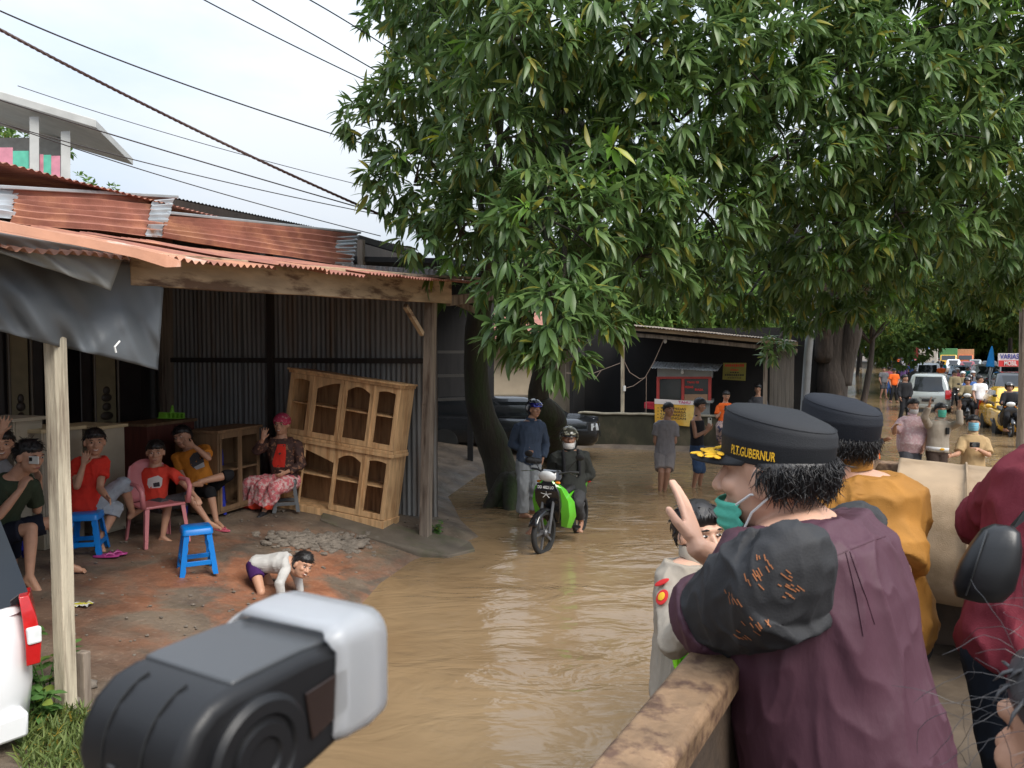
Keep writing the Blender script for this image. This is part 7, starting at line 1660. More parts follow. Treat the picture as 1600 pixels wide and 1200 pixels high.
    mb = LB(Mx); mb.tube([(.1, -.12, .24), (-.3, -.15, .26), (-.5, -.17, .32), (-.85, -.18, .42)], [.02, .025, .05, .045], 12); mb.build("exhaust", ENG, root, smooth=True)
    mb = LB(Mx @ fk); mb.loft([[V((x, -w, z)), V((x, w, z)), V((x - .02, w * .8, z + h)), V((x - .02, -w * .8, z + h))] for x, w, z, h in ((.36, .13, .94, .10), (.46, .15, .92, .13), (.53, .12, .93, .10), (.56, .07, .95, .05))]); hd = mb.build("handlebar_cowl", body, root, smooth=True, bevel=.015, sharp=40)
    mb = LB(Mx @ fk); mb.ell((.535, 0, .975), V((.05, 0, 0)), V((0, .125, 0)), V((.02, 0, .075))); mb.build("headlamp", LAMP, hd, smooth=True)
    for q in (-1, 1):
        mb = LB(Mx @ fk); mb.tube([(.42, q * .10, 1.0), (.37, q * .24, 1.03), (.32, q * .34, 1.02)], [.014, .013, .018], 8); hb_ = mb.build("handlebar", SEATM, root, smooth=True)
        mb = LB(Mx @ fk); mb.tube([(.40, q * .26, 1.02), (.50, q * .40, 1.01)], .006, 6); mb.build("brake_lever", CHROME, hb_)
        mb = LB(Mx @ fk); mb.ell((.50, q * .13, .90), V((.03, 0, 0)), V((0, .04, 0)), V((0, 0, .018))); mb.build("indicator", AMB, hd, smooth=True)
        if mirrors:
            mb = LB(Mx @ fk); mb.tube([(.38, q * .20, 1.03), (.36, q * .28, 1.14), (.36, q * .34, 1.20)], .006, 6); mb.ell(V((.36, q * .37, 1.22)), V((.012, 0, 0)), V((0, .065, 0)), V((0, 0, .04))); mb.build("mirror", SEATM, root, smooth=True)
        mb = LB(Mx); mb.beam((.05, q * .10, .27), (.05, q * .26, .26), .03, .03); mb.build("footpeg", SEATM, root)
    mb = LB(Mx); mb.box((-.86, 0, .72), (.05, .14, .06)); mb.build("tail_lamp", REDL, root, bevel=.01)
    mb = LB(Mx); mb.tube([(-.55, .09, .84), (-.85, .07, .86), (-.85, -.07, .86), (-.55, -.09, .84)], .012, 8); mb.build("grab_rail", ENG, root, smooth=True)
    if plate:
        c = Mx @ V((.585, 0, .845)); xr = Mx.to_3x3() @ V((0, 1, 0)); zu = Mx.to_3x3() @ V((-.15, 0, 1)).normalized(); nn = Mx.to_3x3() @ V((1, 0, .15)).normalized()
        mb = LB(frame(c, xr, nn, zu)); mb.box((0, 0, 0), (.25, .008, .095)); pl = mb.build("number_plate", BLKG, root, bevel=.003)
        text_on("lettering", plate, c + nn * .008, xr, zu, .036, WHITE, pl, .215)
    return root, Mx
def gw(px, py): v = G(px, py); v.z = 0; return v
fwp, rwp = gw(851, 862), None
bdir = V((-.53, -1.10, 0)).normalized(); bl = fwp - bdir * .62 + V((0, 0, -.04)); byaw = math.atan2(bdir.y, bdir.x)
bike, BM = motorcycle("green and black motorcycle with its front wheel in the flood", tuple(bl), byaw, BLKG, GREENM, None, "DD 4822 LO", steer=-.10)
# star emblem under the plate
mb = MB(); c = BM @ V((.575, 0, .755)); xr = BM.to_3x3() @ V((0, 1, 0)); 
for q in range(5):
    a = PI / 2 + q * 2 * PI / 5; d_ = xr * math.cos(a) * 1.5 + Z_ * math.sin(a); mb.beam(c, c + d_ * .05, .008, .006, up=bdir)
mb.build("star_emblem", WHITE, bike)
RJ = cloth("dark_olive_jacket", (0.028, 0.030, 0.027)); RP = cloth("charcoal_trousers", (0.045, 0.045, 0.047))
Dp = depth(BM @ V((-.22, 0, .85)))
p = person("motorcyclist in dark olive jacket and camouflage helmet, bare feet down in the water", Dp, dict(head=(889, 684), neck=(890, 706, .02), sL=(868, 716, 0), sR=(912, 714, .02), eL=(860, 742, 1), wL=(866, 748, -1), eR=(922, 742, 1), wR=(900, 752, -1), pelvis=(893, 770, .03), kL=(868, 780, -1), aL=(838, 820, 1), tL=(826, 832, -1), kR=(902, 786, -1), aR=(908, 815, 1), tR=(906, 829, -1)),
    look=(.0, -.99, -.05), k=1.0, skin='dark', shirt=dict(mat=RJ, sleeve=1.95, inf=.034, lo=-.08, wr=.012, collar=True), pants=dict(mat=RP, len=1.72, inf=.020), hair=None, vox=.009, mask=(MASKW, True))
helmet(p, paint("camouflage_helmet", (0.045, 0.043, 0.032), col2=(0.30, 0.29, 0.22), c2scale=16, c2lo=.5, c2hi=.53, coat=.3), None)
mb = MB(); c = p['hc']; rows = [[c + p['u'] * (.055 - .01 * i) * 1 + p['f'] * ((.12 + .022 * i) * math.cos(a)) + p['s'] * (.112 * math.sin(a)) for a in [-1.1 + 2.2 * j / 14 for j in range(15)]] for i in range(3)]; mb.loft(rows, cap=False, closed=False); o = mb.build("visor_peak", BLKG, p['root'], smooth=True); o.modifiers.new("t", 'SOLIDIFY').thickness = .004
for q in (-1, 1): mb = MB(); c = p['nk'] - p['spine'] * .02 + p['side'] * (.10 * q); mb.tube([c + p['fwd'] * .10 + p['spine'] * .02, c + p['fwd'] * .165 - p['spine'] * .14, c + p['fwd'] * .15 - p['spine'] * .32], [.020, .022, .018], 8); mb.build("backpack_strap", BLKP, p['root'], smooth=True)

# ================================================================== cars
GLASSC = M("dark_car_glass", (0.012, 0.014, 0.016), rough=.06, spec=.7, var=.1); BUMP = M("black_bumper", (0.02, 0.02, 0.02), rough=.5); RIMM = M("alloy_rim", (0.35, 0.35, 0.36), rough=.3, metal=.8)
def car(label, loc, yaw, paintm, *a_, winm=.10, lampw=.22, **k_):
    return car_(label, loc, yaw, paintm, winm, lampw, *a_, **k_)
def car_(label, loc, yaw, paintm, winm, lampw, L=4.2, Wd=1.68, H=1.68, kind='mpv', group="vehicles stuck in the flooded road", name="car", lights_on=False, plate=None, roofrack=False, ground=-.12):
    root = thing(name, label, "car", (loc[0], loc[1], 0), group); Mx = rotloc((loc[0], loc[1], ground), yaw); hw = Wd / 2; xf, xr = L / 2, -L / 2; belt = .95 if H > 1.55 else .88
    def plan(x0, x1, w, r, zf, n=7):
        out = []
        for cx, cy, a0 in ((x1 - r, w - r, 0), (x0 + r, w - r, PI / 2), (x0 + r, -w + r, PI), (x1 - r, -w + r, 1.5 * PI)):
            for q in range(n): a = a0 + PI / 2 * q / (n - 1); x, y = cx + r * math.cos(a), cy + r * math.sin(a); out.append(V((x, y, zf(x))))
        return out
    cowl = .30 * L if kind == 'mpv' else .22 * L
    def hood(z): return lambda x: z - max(0, (x - cowl) / (xf - cowl)) ** 1.3 * .16 * (1 if z > .8 else 0)
    mb = LB(Mx); mb.loft([plan(xr + .12, xf - .15, hw - .10, .22, lambda x: .24), plan(xr + .03, xf - .05, hw - .02, .26, lambda x: .34), plan(xr, xf, hw, .28, lambda x: .55), plan(xr + .02, xf - .04, hw + .005, .28, hood(.80)), plan(xr + .06, xf - .16, hw - .03, .28, hood(belt)), plan(xr + .12, xf - .30, hw - .10, .26, hood(belt + .025))]); body = mb.build("body", paintm, root, smooth=True, sharp=60)
    # greenhouse
    gx0, gx1 = xr + .10, cowl + .10; rx0, rx1 = xr + (.34 if kind == 'mpv' else .75), cowl - .75; gw_, rw = hw - .06, hw - .24; z0, z1 = belt, H
    mb = LB(Mx); mb.loft([plan(gx0, gx1, gw_, .12, lambda x: z0), plan(gx0 + .10, gx1 - .33, gw_ - .05, .12, lambda x: z0 + (z1 - z0) * .4), plan(rx0 - .04, rx1 + .10, rw + .03, .14, lambda x: z1 - .07), plan(rx0 + .06, rx1 - .10, rw - .06, .14, lambda x: z1 - .01), plan(rx0 + .3, rx1 - .35, rw - .25, .10, lambda x: z1)]); mb.build("cabin", paintm, root, smooth=True, sharp=60)
    def lerp3(a, b2, t): return a + (b2 - a) * t
    def win(nm, a, b2, c, d, n=(0, 0, 0), off=.012, par=None):
        n = V(n).normalized(); pts = [V(q) + n * off for q in (a, b2, c, d)]; mb = LB(Mx); mb.prism(pts, n * .006); return mb.build(nm, GLASSC, root, bevel=.004)
    zl, zh = z0 + .05, z1 - .11
    def gx_r(z): t = (z - z0) / (z1 - .07 - z0); return gx0 + (.10 / .4 * t if t < .4 else .10 + (rx0 - .04 - gx0 - .10) * (t - .4) / .6)
    def gx_f(z): t = (z - z0) / (z1 - .07 - z0); return gx1 - (.33 / .4 * t if t < .4 else .33 + (gx1 - .33 - rx1 - .10) * (t - .4) / .6)
    def gy(z): t = (z - z0) / (z1 - .07 - z0); return gw_ - (.05 / .4 * t if t < .4 else .05 + (gw_ - .05 - rw - .03) * (t - .4) / .6)
    for nm, fx_, sg in (("rear_window", gx_r, -1), ("windscreen", gx_f, 1)):
        rows = []
        for q in range(6):
            z = zl + (zh - zl) * q / 5; rows.append([V((fx_(z) + sg * .040 - sg * .05 * (abs(y)) ** 3, y * (gy(z) - winm), z)) for y in (-1, -.6, -.2, .2, .6, 1)])
        mb = LB(Mx); mb.loft(rows, cap=False, closed=False); mb.build(nm, GLASSC, root, smooth=True)
    cuts = [(-.02, .30), (.33, .62), (.65, .97)] if kind == 'mpv' else [(.08, .46), (.49, .94)]
    for q in (-1, 1):
        for a, b2 in cuts:
            pts = []
            for (t, z) in ((a, zl), (b2, zl), (b2, zh), (a, zh)):
                xa, xb = gx_r(z) + .12, gx_f(z) - .06; pts.append(V((xa + (xb - xa) * max(0, t), q * (gy(z) + .004), z)))
            mb = LB(Mx); mb.prism(pts, (0, q * .006, 0)); mb.build("side_window", GLASSC, root)
        for x in (xf - .82, xr + .80):
            mb = LB(Mx); c = V((x, q * (hw - .19), .31)); yv = V((0, q, 0)); mb.lathe(c, [(.20, 0), (.29, 0), (.31, .03), (.31, .16), (.29, .195), (.20, .195)], 24, ax=V((1, 0, 0)), ay=Z_, az=yv); w = mb.build("wheel", TYRE, root, smooth=True, sharp=40)
            mb = LB(Mx); mb.lathe(c, [(.02, .17), (.10, .175), (.20, .19), (.21, .15)], 20, ax=V((1, 0, 0)), ay=Z_, az=yv); mb.build("rim", RIMM, w, smooth=True)
        mb = LB(Mx); mb.loft([[V((xr + dx, q * (hw - .02 - iy), z)), V((xr + dx + .16, q * (hw + .012 - iy * .2), z)), V((xr + dx + .16, q * (hw - .06), z)), V((xr + dx + .005, q * (hw - lampw), z))] for z, dx, iy in ((.68, -.004, .03), (.80, .0, .02), (belt - .02, .03, .03), (belt + .10, .075, .05))]); tl_ = mb.build("tail_lamp", REDL, root, smooth=True, bevel=.006, sharp=50)
        mb = LB(Mx); mb.loft([[V((xf - .20, q * (hw + .004), z)), V((xf - .02 - .02 * i, q * (hw - .14), z)), V((xf - .02 - .02 * i, q * (hw - .40), z)), V((xf - .20, q * (hw - .40), z))] for i, z in enumerate((.60, .70, .76))]); mb.build("headlamp", LAMP, root, smooth=True, bevel=.006, sharp=50)
        mb = LB(Mx); mb.ell(V((cowl - .15, q * (hw + .09), belt + .06)), V((.05, 0, 0)), V((0, .10, 0)), V((0, 0, .065))); mb.build("wing_mirror", paintm, root, smooth=True)
    for x, w_ in ((xr - .012, .55), (xf + .004, .55)):
        s2 = -1 if x < 0 else 1; mb = LB(Mx); mb.box((x, 0, .62 if s2 < 0 else .46), (.02, .44, .11)); pl = mb.build("number_plate", BLKG, root, bevel=.004)
    mb = LB(Mx); mb.loft([[V((xr - .02, y, .30)), V((xr + .1, y, .30)), V((xr + .1, y, .46)), V((xr - .03, y, .44))] for y in (-hw + .12, 0, hw - .12)]); mb.build("rear_bumper", paintm, root, smooth=True, bevel=.02)
    mb = LB(Mx); mb.box((xf - .02, 0, .60), (.03, .70, .14)); mb.build("grille", BUMP, root, bevel=.01)
    mb = LB(Mx); mb.box((xr - .006, 0, .73), (.02, .62, .03)); mb.build("hatch_trim", CHROME, root, bevel=.004)
    if roofrack:
        for q in (-1, 1): mb = LB(Mx); mb.tube([(rx0 + .2, q * (rw - .05), H + .02), (rx0 + .4, q * (rw - .05), H + .10), (rx1 - .5, q * (rw - .05), H + .10), (rx1 - .3, q * (rw - .05), H + .02)], .02, 8); mb.build("roof_rail", BUMP, root, smooth=True)
    return root, Mx
ryaw = math.atan2(U_.y, U_.x)
def rl(px, d): p_ = P(px, HOR, d); return (p_.x, p_.y)
SILV = paint("silver_green_paint", (0.36, 0.38, 0.36), metal=.35, rough=.3); WHT = paint("white_paint", (0.72, 0.73, 0.74)); BLK = paint("black_paint", (0.015, 0.016, 0.018)); YELP = paint("yellow_paint", (0.72, 0.40, 0.02)); REDP2 = paint("dark_red_paint", (0.30, 0.02, 0.03)); BLUP = paint("pale_blue_paint", (0.35, 0.45, 0.55))
car("silver-green people carrier seen from behind, dark rear window with wiper", rl(1453, 33.5), ryaw, SILV, 4.15, 1.68, 1.70)
car("white off-roader seen from behind ahead of the silver people carrier", rl(1451, 54), ryaw, WHT, 4.5, 1.8, 1.85)
car("black off-roader facing the camera beside the yellow car", rl(1590, 30), ryaw + PI, BLK, 4.5, 1.82, 1.82, roofrack=True)
car("yellow small car facing the camera at the road's right edge", rl(1592, 24.2), ryaw + PI + .12, YELP, 3.7, 1.6, 1.5, 'hatch')
car("pale car facing the camera between the riders and the white cars", rl(1500, 62), ryaw + PI, BLUP, 4.2, 1.7, 1.55, 'hatch')
car("white saloon facing the camera behind the black off-roader", rl(1533, 70), ryaw + PI, WHT, 4.3, 1.7, 1.5, 'hatch')
car("dark red car with pale roof in the oncoming queue", rl(1512, 86), ryaw + PI, REDP2, 4.3, 1.7, 1.6)
car("white people carrier farther back in the oncoming queue", rl(1490, 92), ryaw + PI, WHT, 4.4, 1.75, 1.75)
car("black car with roof rails in the oncoming queue behind the black off-roader", rl(1572, 44), ryaw + PI, BLK, 4.5, 1.8, 1.8, roofrack=True)
# white car at the left edge, seen at its rear corner
wdir = V((-.80, .60, 0)).normalized(); wl_ = V((wdir.y, -wdir.x, 0))      # its right-hand side
crn = P(62, 1000, 4.25); cl_ = V((crn.x, crn.y, 0)) + wdir * 2.10 - wl_ * .80
wc, WM = car("white people carrier parked at the yard's edge, red and clear tail lamp", (cl_.x, cl_.y), math.atan2(wdir.y, wdir.x), WHT, 4.2, 1.70, 1.72, group=None, ground=.10, winm=-.03, lampw=.12)
mb = LB(WM); hw_ = .85; mb.box((-2.085, -.775, .84), (.05, .07, .09)); mb.build("clear_lens", LAMP, wc, bevel=.01)
bk_ = -wdir
text_on("lettering", "TAR", WM @ V((-2.11, -.42, .66)), wl_, Z_, .055, CHROME, wc, .17, lift=.012)
mb = LB(WM); mb.box((-2.112, -.42, .76), (.012, .13, .045)); mb.build("gold_badge", GOLD, wc, bevel=.004)
mb = LB(WM); mb.box((-1.985, -.52, 1.10), (.006, .22, .035)); mb.build("window_sticker", WHITE, wc)
# dark pickup behind the trunks
car("dark pickup-like car parked behind the mango trunks", tuple(P(795, 600, 18.6).xy), -.12, BLK, 4.4, 1.7, 1.35, group=None, ground=.10)
# trucks
def box_truck(label, loc, yaw, boxm, cabm, Lb=3.2, Wb=2.0, Hb=3.0, top=None):
    root = thing("box_truck", label, "truck", (loc[0], loc[1], 0), "vehicles stuck in the flooded road"); Mx = rotloc((loc[0], loc[1], -.1), yaw)
    mb = LB(Mx); mb.box((-.9, 0, (1.0 + Hb) / 2), (Lb, Wb, Hb - 1.0)); mb.build("cargo_box", boxm, root, bevel=.04)
    for q in (-1, 1): mb = LB(Mx); mb.box((-.9 - Lb / 2 - .012, q * Wb * .245, (1.05 + Hb) / 2), (.03, Wb * .46, Hb - 1.15)); mb.build("rear_door", boxm, root, bevel=.02)
    mb = LB(Mx); mb.loft([[V((x, -Wb * .46, z0)), V((x, Wb * .46, z0)), V((x, Wb * .44, z1)), V((x, -Wb * .44, z1))] for x, z0, z1 in ((.75, .5, 2.2), (1.6, .5, 2.2), (2.1, .5, 1.5), (2.2, .5, 1.2))]); mb.build("cab", cabm, root, bevel=.06)
    mb = LB(Mx); mb.loft([[V((x, -Wb * .38, z)), V((x, Wb * .38, z)), V((x + .02, Wb * .38, z)), V((x + .02, -Wb * .38, z))] for x, z in ((2.12, 1.5), (1.64, 2.12))]); mb.build("windscreen", GLASSC, root)
    for x in (1.5, -1.6):
        for q in (-1, 1): mb = LB(Mx); mb.lathe(V((x, q * (Wb / 2 - .25), .42)), [(.2, 0), (.42, 0), (.42, .22), (.2, .22)], 20, ax=V((1, 0, 0)), ay=Z_, az=V((0, q, 0))); mb.build("wheel", TYRE, root, smooth=True, sharp=40)
    if top: mb = LB(Mx); mb.ell(V((-.9, 0, Hb)), V((1.4, 0, 0)), V((0, Wb * .42, 0)), V((0, 0, .45))); mb.build("roof_load", top, root, smooth=True)
    return root
box_truck("pale box truck with blue tarpaulin load far up the road", rl(1451, 95), ryaw, M("cream_box", (0.58, 0.54, 0.48), rough=.6), WHT, top=M("blue_tarp", (0.03, 0.16, 0.50), rough=.6))
box_truck("yellow truck with green cover far up the road", rl(1482, 108), ryaw + PI, M("green_cover", (0.07, 0.22, 0.09), rough=.7), YELP, Wb=2.2, Hb=3.1)
box_truck("orange-brown truck far up the road on the right", rl(1508, 112), ryaw + PI, M("tan_box", (0.52, 0.28, 0.14), rough=.7), M("orange_cab", (0.6, 0.13, 0.03), rough=.4), Wb=2.2, Hb=3.0)
box_truck("red truck at the far end of the queue", rl(1436, 135), ryaw, M("red_box", (0.50, 0.08, 0.06), rough=.6), WHT, Hb=3.4)

# ================================================================== people and riders in the jam
CR = "people and riders in the traffic jam"
def stand(px, d, k=1.0, arms=((-.17, .45), (.17, .45)), stride=.1):
    s = F_PX / d; y0 = HOR + CAM_H * s        # pixel row of the water here
    Hh = 1.68 * k; r = lambda h: y0 - h * k * s
    return dict(head=(px, r(1.56)), neck=(px, r(1.40)), sL=(px - .17 * s, r(1.34)), sR=(px + .17 * s, r(1.34)), eL=(px - .23 * s, r(1.07), -1), wL=(px + arms[0][0] * s, r(.86), -1), eR=(px + .23 * s, r(1.07), -1), wR=(px + arms[1][0] * s, r(.86), -1),
                pelvis=(px, r(.90)), kL=(px - .09 * s, r(.48), -1), aL=(px - (.09 + stride) * s, r(.08), 1), kR=(px + .09 * s, r(.48), -1), aR=(px + (.09 + stride * .4) * s, r(.08), 1))
def crowd(label, px, d, shirt, pants, skin='dark', look=(0, -1, 0), k=1.0, hair='short', sleeve=.7, cap=None, hel=None, plen=1.95):
    p = person(label, d, stand(px, d, k), look=look, k=k, skin=skin, shirt=dict(mat=shirt, sleeve=sleeve, inf=.024, lo=-.1, vox=.018), pants=dict(mat=pants, len=plen, vox=.018), hair=None if hel else hair, vox=.016, dec=.35, group=CR, detail=False, face=d < 40)
    if cap: cap_hat(p, cap)
    if hel: helmet(p, hel)
    return p
WTEE = cloth("white_tee", (0.68, 0.68, 0.70)); TEAL = cloth("teal_tee", (0.02, 0.28, 0.30)); KHA = cloth("khaki_vest", (0.20, 0.16, 0.09)); PNKT = cloth("rose_tee", (0.45, 0.12, 0.16)); BLUT = cloth("blue_tee", (0.05, 0.11, 0.30)); GRYT = cloth("grey_long", (0.15, 0.15, 0.16)); PURP = cloth("purple_top", (0.30, 0.16, 0.42))
WHEL = paint("white_helmet", (0.62, 0.62, 0.62)); BHEL = paint("black_helmet", (0.02, 0.02, 0.022))
crowd("young man in white tee and dark shorts walking between the bikes and the black off-roader", 1531, 26.5, WTEE, BLKP, look=(.75, -.6, -.1), hair='thick', plen=.9)
crowd("man all in black walking left of the silver people carrier", 1414, 27.5, cloth("black_long_shirt", (0.014, 0.014, 0.016)), BLKP, look=(.5, -.85, 0), hair='thick', sleeve=1.9)
crowd("man in orange shirt and black trousers on the flooded left side", 1397, 38, ORV, BLKP, look=(-.2, -.95, 0), cap=CAPB)
crowd("man in dark tee and shorts beside the man in orange", 1381, 41, GRYT, CHAR, look=(-.3, -.9, 0), plen=.9)
crowd("person in rose top behind the man in orange", 1389, 43, PNKT, BLUT, look=(.2, .95, 0))
crowd("traffic policeman in khaki vest between the cars", 1492, 34, KHA, BLKP, look=(.3, -.95, 0), sleeve=1.9, cap=CAPB)
crowd("person in teal tee beside the white off-roader", 1474, 66, TEAL, GRYT, look=(-.2, .95, 0))
crowd("person in blue tee far up the road, left of the queue", 1424, 60, BLUT, CHAR, look=(.1, .95, 0))
crowd("person in purple top far up the left lane", 1407, 70, PURP, CHAR, look=(.1, -.95, 0))
crowd("person in white tee far up the left lane", 1418, 80, WTEE, BLKP, look=(.1, .95, 0))
# riders: one seated figure on a bike, copied with its own clothes colours
def seated(px, d, k=1.0):
    s = F_PX / d; y0 = HOR + CAM_H * s; r = lambda h: y0 - h * s
    return dict(head=(px, r(1.45)), neck=(px, r(1.29)), sL=(px - .18 * s, r(1.22)), sR=(px + .18 * s, r(1.22)), eL=(px - .27 * s, r(.98), -1), wL=(px - .32 * s, r(.98), -1), eR=(px + .27 * s, r(.98), -1), wR=(px + .32 * s, r(.98), -1), pelvis=(px, r(.76)), kL=(px - .16 * s, r(.58), -1), aL=(px - .20 * s, r(.22), 1), kR=(px + .16 * s, r(.58), -1), aR=(px + .20 * s, r(.22), 1))
pr = person("rider in khaki jacket on a scooter in front of the silver people carrier's lane", 27.5, seated(1512, 27.5), look=(-.45, -.89, 0), skin='dark', shirt=dict(mat=KHA, sleeve=1.9, inf=.03, vox=.016), pants=dict(mat=BLKP, len=1.9, vox=.016), hair=None, vox=.015, dec=.4, group=CR, detail=False)
helmet(pr, BHEL); r0_ = pr['root']
b0 = P(1512, HOR, 27.5); bk0, _ = motorcycle("black motorcycle with bright headlamp coming through the jam", (b0.x + .1, b0.y + .2, -.02), math.atan2(-.89, -.45), BLKG, BLKG, CR)
def recolour(o, mp):
    for ch in o.children:
        for nm, m_ in mp.items():
            if ch.name.startswith(nm):
                ch.material_slots[0].link = 'OBJECT'; ch.material_slots[0].material = m_
        recolour(ch, mp)
spots = [(1580, 22.8, BLKP, BHEL, BLKG, .12, "rider in black with black helmet beside the yellow car", "black motorcycle beside the yellow car"), (1506, 36, KHA, WHEL, BLKG, 0, "rider in khaki with white helmet behind the leading scooter", "dark motorcycle behind the leading scooter"), (1522, 37, GRYT, WHEL, BLKG, .1, "rider in grey with white helmet beside the rider in khaki", "dark motorcycle beside the khaki rider's"), (1517, 31, BLUT, BHEL, BLKG, -.1, "rider in blue jacket just behind the young man in white", "dark motorcycle just behind the young man in white"),
    (1497, 44, PNKT, WHEL, REDP2, 0, "rider in rose jacket between the queues", "dark red motorcycle between the queues"), (1513, 48, TEAL, BHEL, BLUP, .1, "rider in teal jacket between the queues", "pale blue motorcycle between the queues"), (1430, 48, GRYT, WHEL, BLKG, PI, "rider in grey going away left of the silver people carrier", "dark motorcycle going away left of the silver people carrier"), (1412, 56, PURP, WHEL, WHT, PI, "rider in purple going away on the left lane", "white motorcycle going away on the left lane"),
    (1420, 66, BLUT, BHEL, BLKG, PI, "rider in blue going away on the left lane", "dark motorcycle going away behind the blue rider's"), (1408, 78, PNKT, WHEL, REDP2, PI, "rider in rose going away far up the left lane", "red motorcycle far up the left lane"), (1428, 88, ORV, WHEL, BLKG, PI, "rider in orange going away far up the road", "dark motorcycle of the rider in orange far up the road"), (1416, 98, WTEE, BHEL, BLKG, PI, "rider in white going away far up the road", "dark motorcycle of the rider in white far up the road"),
    (1424, 110, TEAL, WHEL, WHT, PI, "rider in teal going away near the red truck", "white motorcycle near the red truck"), (1410, 122, GRYT, BHEL, BLKG, PI, "rider in grey going away near the red truck", "dark motorcycle near the red truck"), (1466, 76, ORV, BHEL, BLKG, PI, "rider in orange between the box truck and the queue", "dark motorcycle between the box truck and the queue"), (1458, 82, TEAL, WHEL, BLKG, PI, "rider in teal just behind the box truck", "dark motorcycle just behind the box truck")]
for px, d, sm, hm, bm_, dy, lb, lb2 in spots:
    q = P(px, HOR, d); o = copy_tree(r0_); yaw = dy; b_ = copy_tree(bk0)
    o['label'] = lb; b_['label'] = lb2
    off = Matrix.Rotation(yaw, 3, 'Z') @ (V((b0.x + .1, b0.y + .2, 0)) - V((r0_.location.x, r0_.location.y, 0)))
    o.location = (q.x, q.y, r0_.location.z); o.rotation_euler = (0, 0, yaw); b_.location = (q.x + off.x, q.y + off.y, -.02); b_.rotation_euler = (0, 0, yaw)
    recolour(o, {'shirt': sm, 'helmet': hm}); recolour(b_, {'leg_shield': bm_, 'body_panel': bm_, 'nose_fairing': bm_})

# the packed crowd farther up the left lane and between the queues
walk = [o for o in bpy.data.objects if o.parent is None and o.get('label', '').startswith(('person in teal tee beside', 'person in blue tee far', 'person in purple top far', 'person in white tee far'))]
cr_ = np.random.default_rng(12)
for q in range(34):
    src = walk[q % len(walk)]; o = copy_tree(src); d = 50 + 85 * cr_.random(); px = (1392 + 40 * cr_.random()) if q % 4 else (1462 + 10 * cr_.random())
    w = P(px, HOR, d); o.location = (w.x, w.y, src.location.z); o.rotation_euler = (0, 0, cr_.uniform(-.8, .8))
    cl, sm = (("pale", WTEE), ("dark", GRYT), ("orange", ORV), ("blue", BLUT), ("rose", PNKT))[q % 5]; recolour(o, {'shirt': sm})
    o['label'] = "person in %s top in the packed crowd far up the flooded road" % cl
for px, d, m_, ya, lb in ((1446, 72, WHT, 0, "white hatchback ahead of the white off-roader"), (1524, 100, SILV, PI, "silver car deep in the oncoming queue"), (1546, 84, BLK, PI, "black people carrier deep in the oncoming queue"), (1540, 58, SILV, PI, "silver people carrier behind the black car with roof rails"), (1478, 122, REDP2, PI, "red car beside the yellow truck"), (1462, 128, WHT, 0, "white van-like car beyond the box truck")):
    car(lb, rl(px, d), ryaw + ya, m_, 4.3, 1.72, 1.66)
# ================================================================== roadside signs and small things
sg = thing("shop_sign", "red and white car accessories signboard on posts beyond the black off-roader", "sign", rl(1577, 37) + (0,))
c0, c1 = P(1560, 553, 37), P(1596, 553, 37); SR = (c1 - c0).normalized()
mb = MB(); mb.prism([P(1560, 552, 37), P(1597, 552, 37), P(1597, 573, 37), P(1560, 573, 37)], (0, .05, 0)); mb.build("board", WB, sg, bevel=.005)
mb = MB(); mb.prism([P(1560.5, 563, 36.98), P(1596.5, 563, 36.98), P(1596.5, 572.7, 36.98), P(1560.5, 572.7, 36.98)], (0, .02, 0)); mb.build("red_band", M("sign_red", (0.62, 0.03, 0.03), rough=.5), sg)
text_on("lettering", "VARIASI", P(1578.5, 557.5, 36.96), SR, Z_, .24, M("sign_blue", (0.02, 0.03, 0.30), rough=.5), sg, .96); text_on("lettering", "MOBIL", P(1579, 568, 36.94), SR, Z_, .22, WHITE, sg, .62)
for px in (1563, 1594): MB().beam(P(px, 573, 37.03), V((P(px, 573, 37.03).x, P(px, 573, 37.03).y, -.2)), .06, .06, up=V((0, 1, 0))).build("post", GALV, sg)
pz = thing("parasol", "tall folded blue parasol on the right roadside", "parasol", rl(1548, 40) + (0,)); PBL = cloth("parasol_blue", (0.02, 0.22, 0.55))
a = P(1550, 541, 40); b2 = P(1547, 573, 40); mb = MB(); mb.tube([a, a.lerp(b2, .25), a.lerp(b2, .7), b2], [.03, .10, .17, .20], 10); mb.build("folded_canopy", PBL, pz, smooth=True); MB().tube([b2, V((b2.x, b2.y, 0))], .025, 8).build("pole", GALV, pz)
pp = thing("roadside_post", "thick weathered post at the road's right edge beside the rider in black", "post", tuple(P(1600, HOR, 20).xy) + (0,)); q = P(1600, HOR, 20); MB().tube([(q.x, q.y, -.2), (q.x + .02, q.y, 1.2), (q.x - .02, q.y, 3.6)], [.13, .12, .11], 12).build("shaft", WOODG, pp, smooth=True); MB().tube([(q.x, q.y, 3.58), (q.x, q.y, 3.66)], [.14, .13], 12).build("top", WOODG, pp, smooth=True)
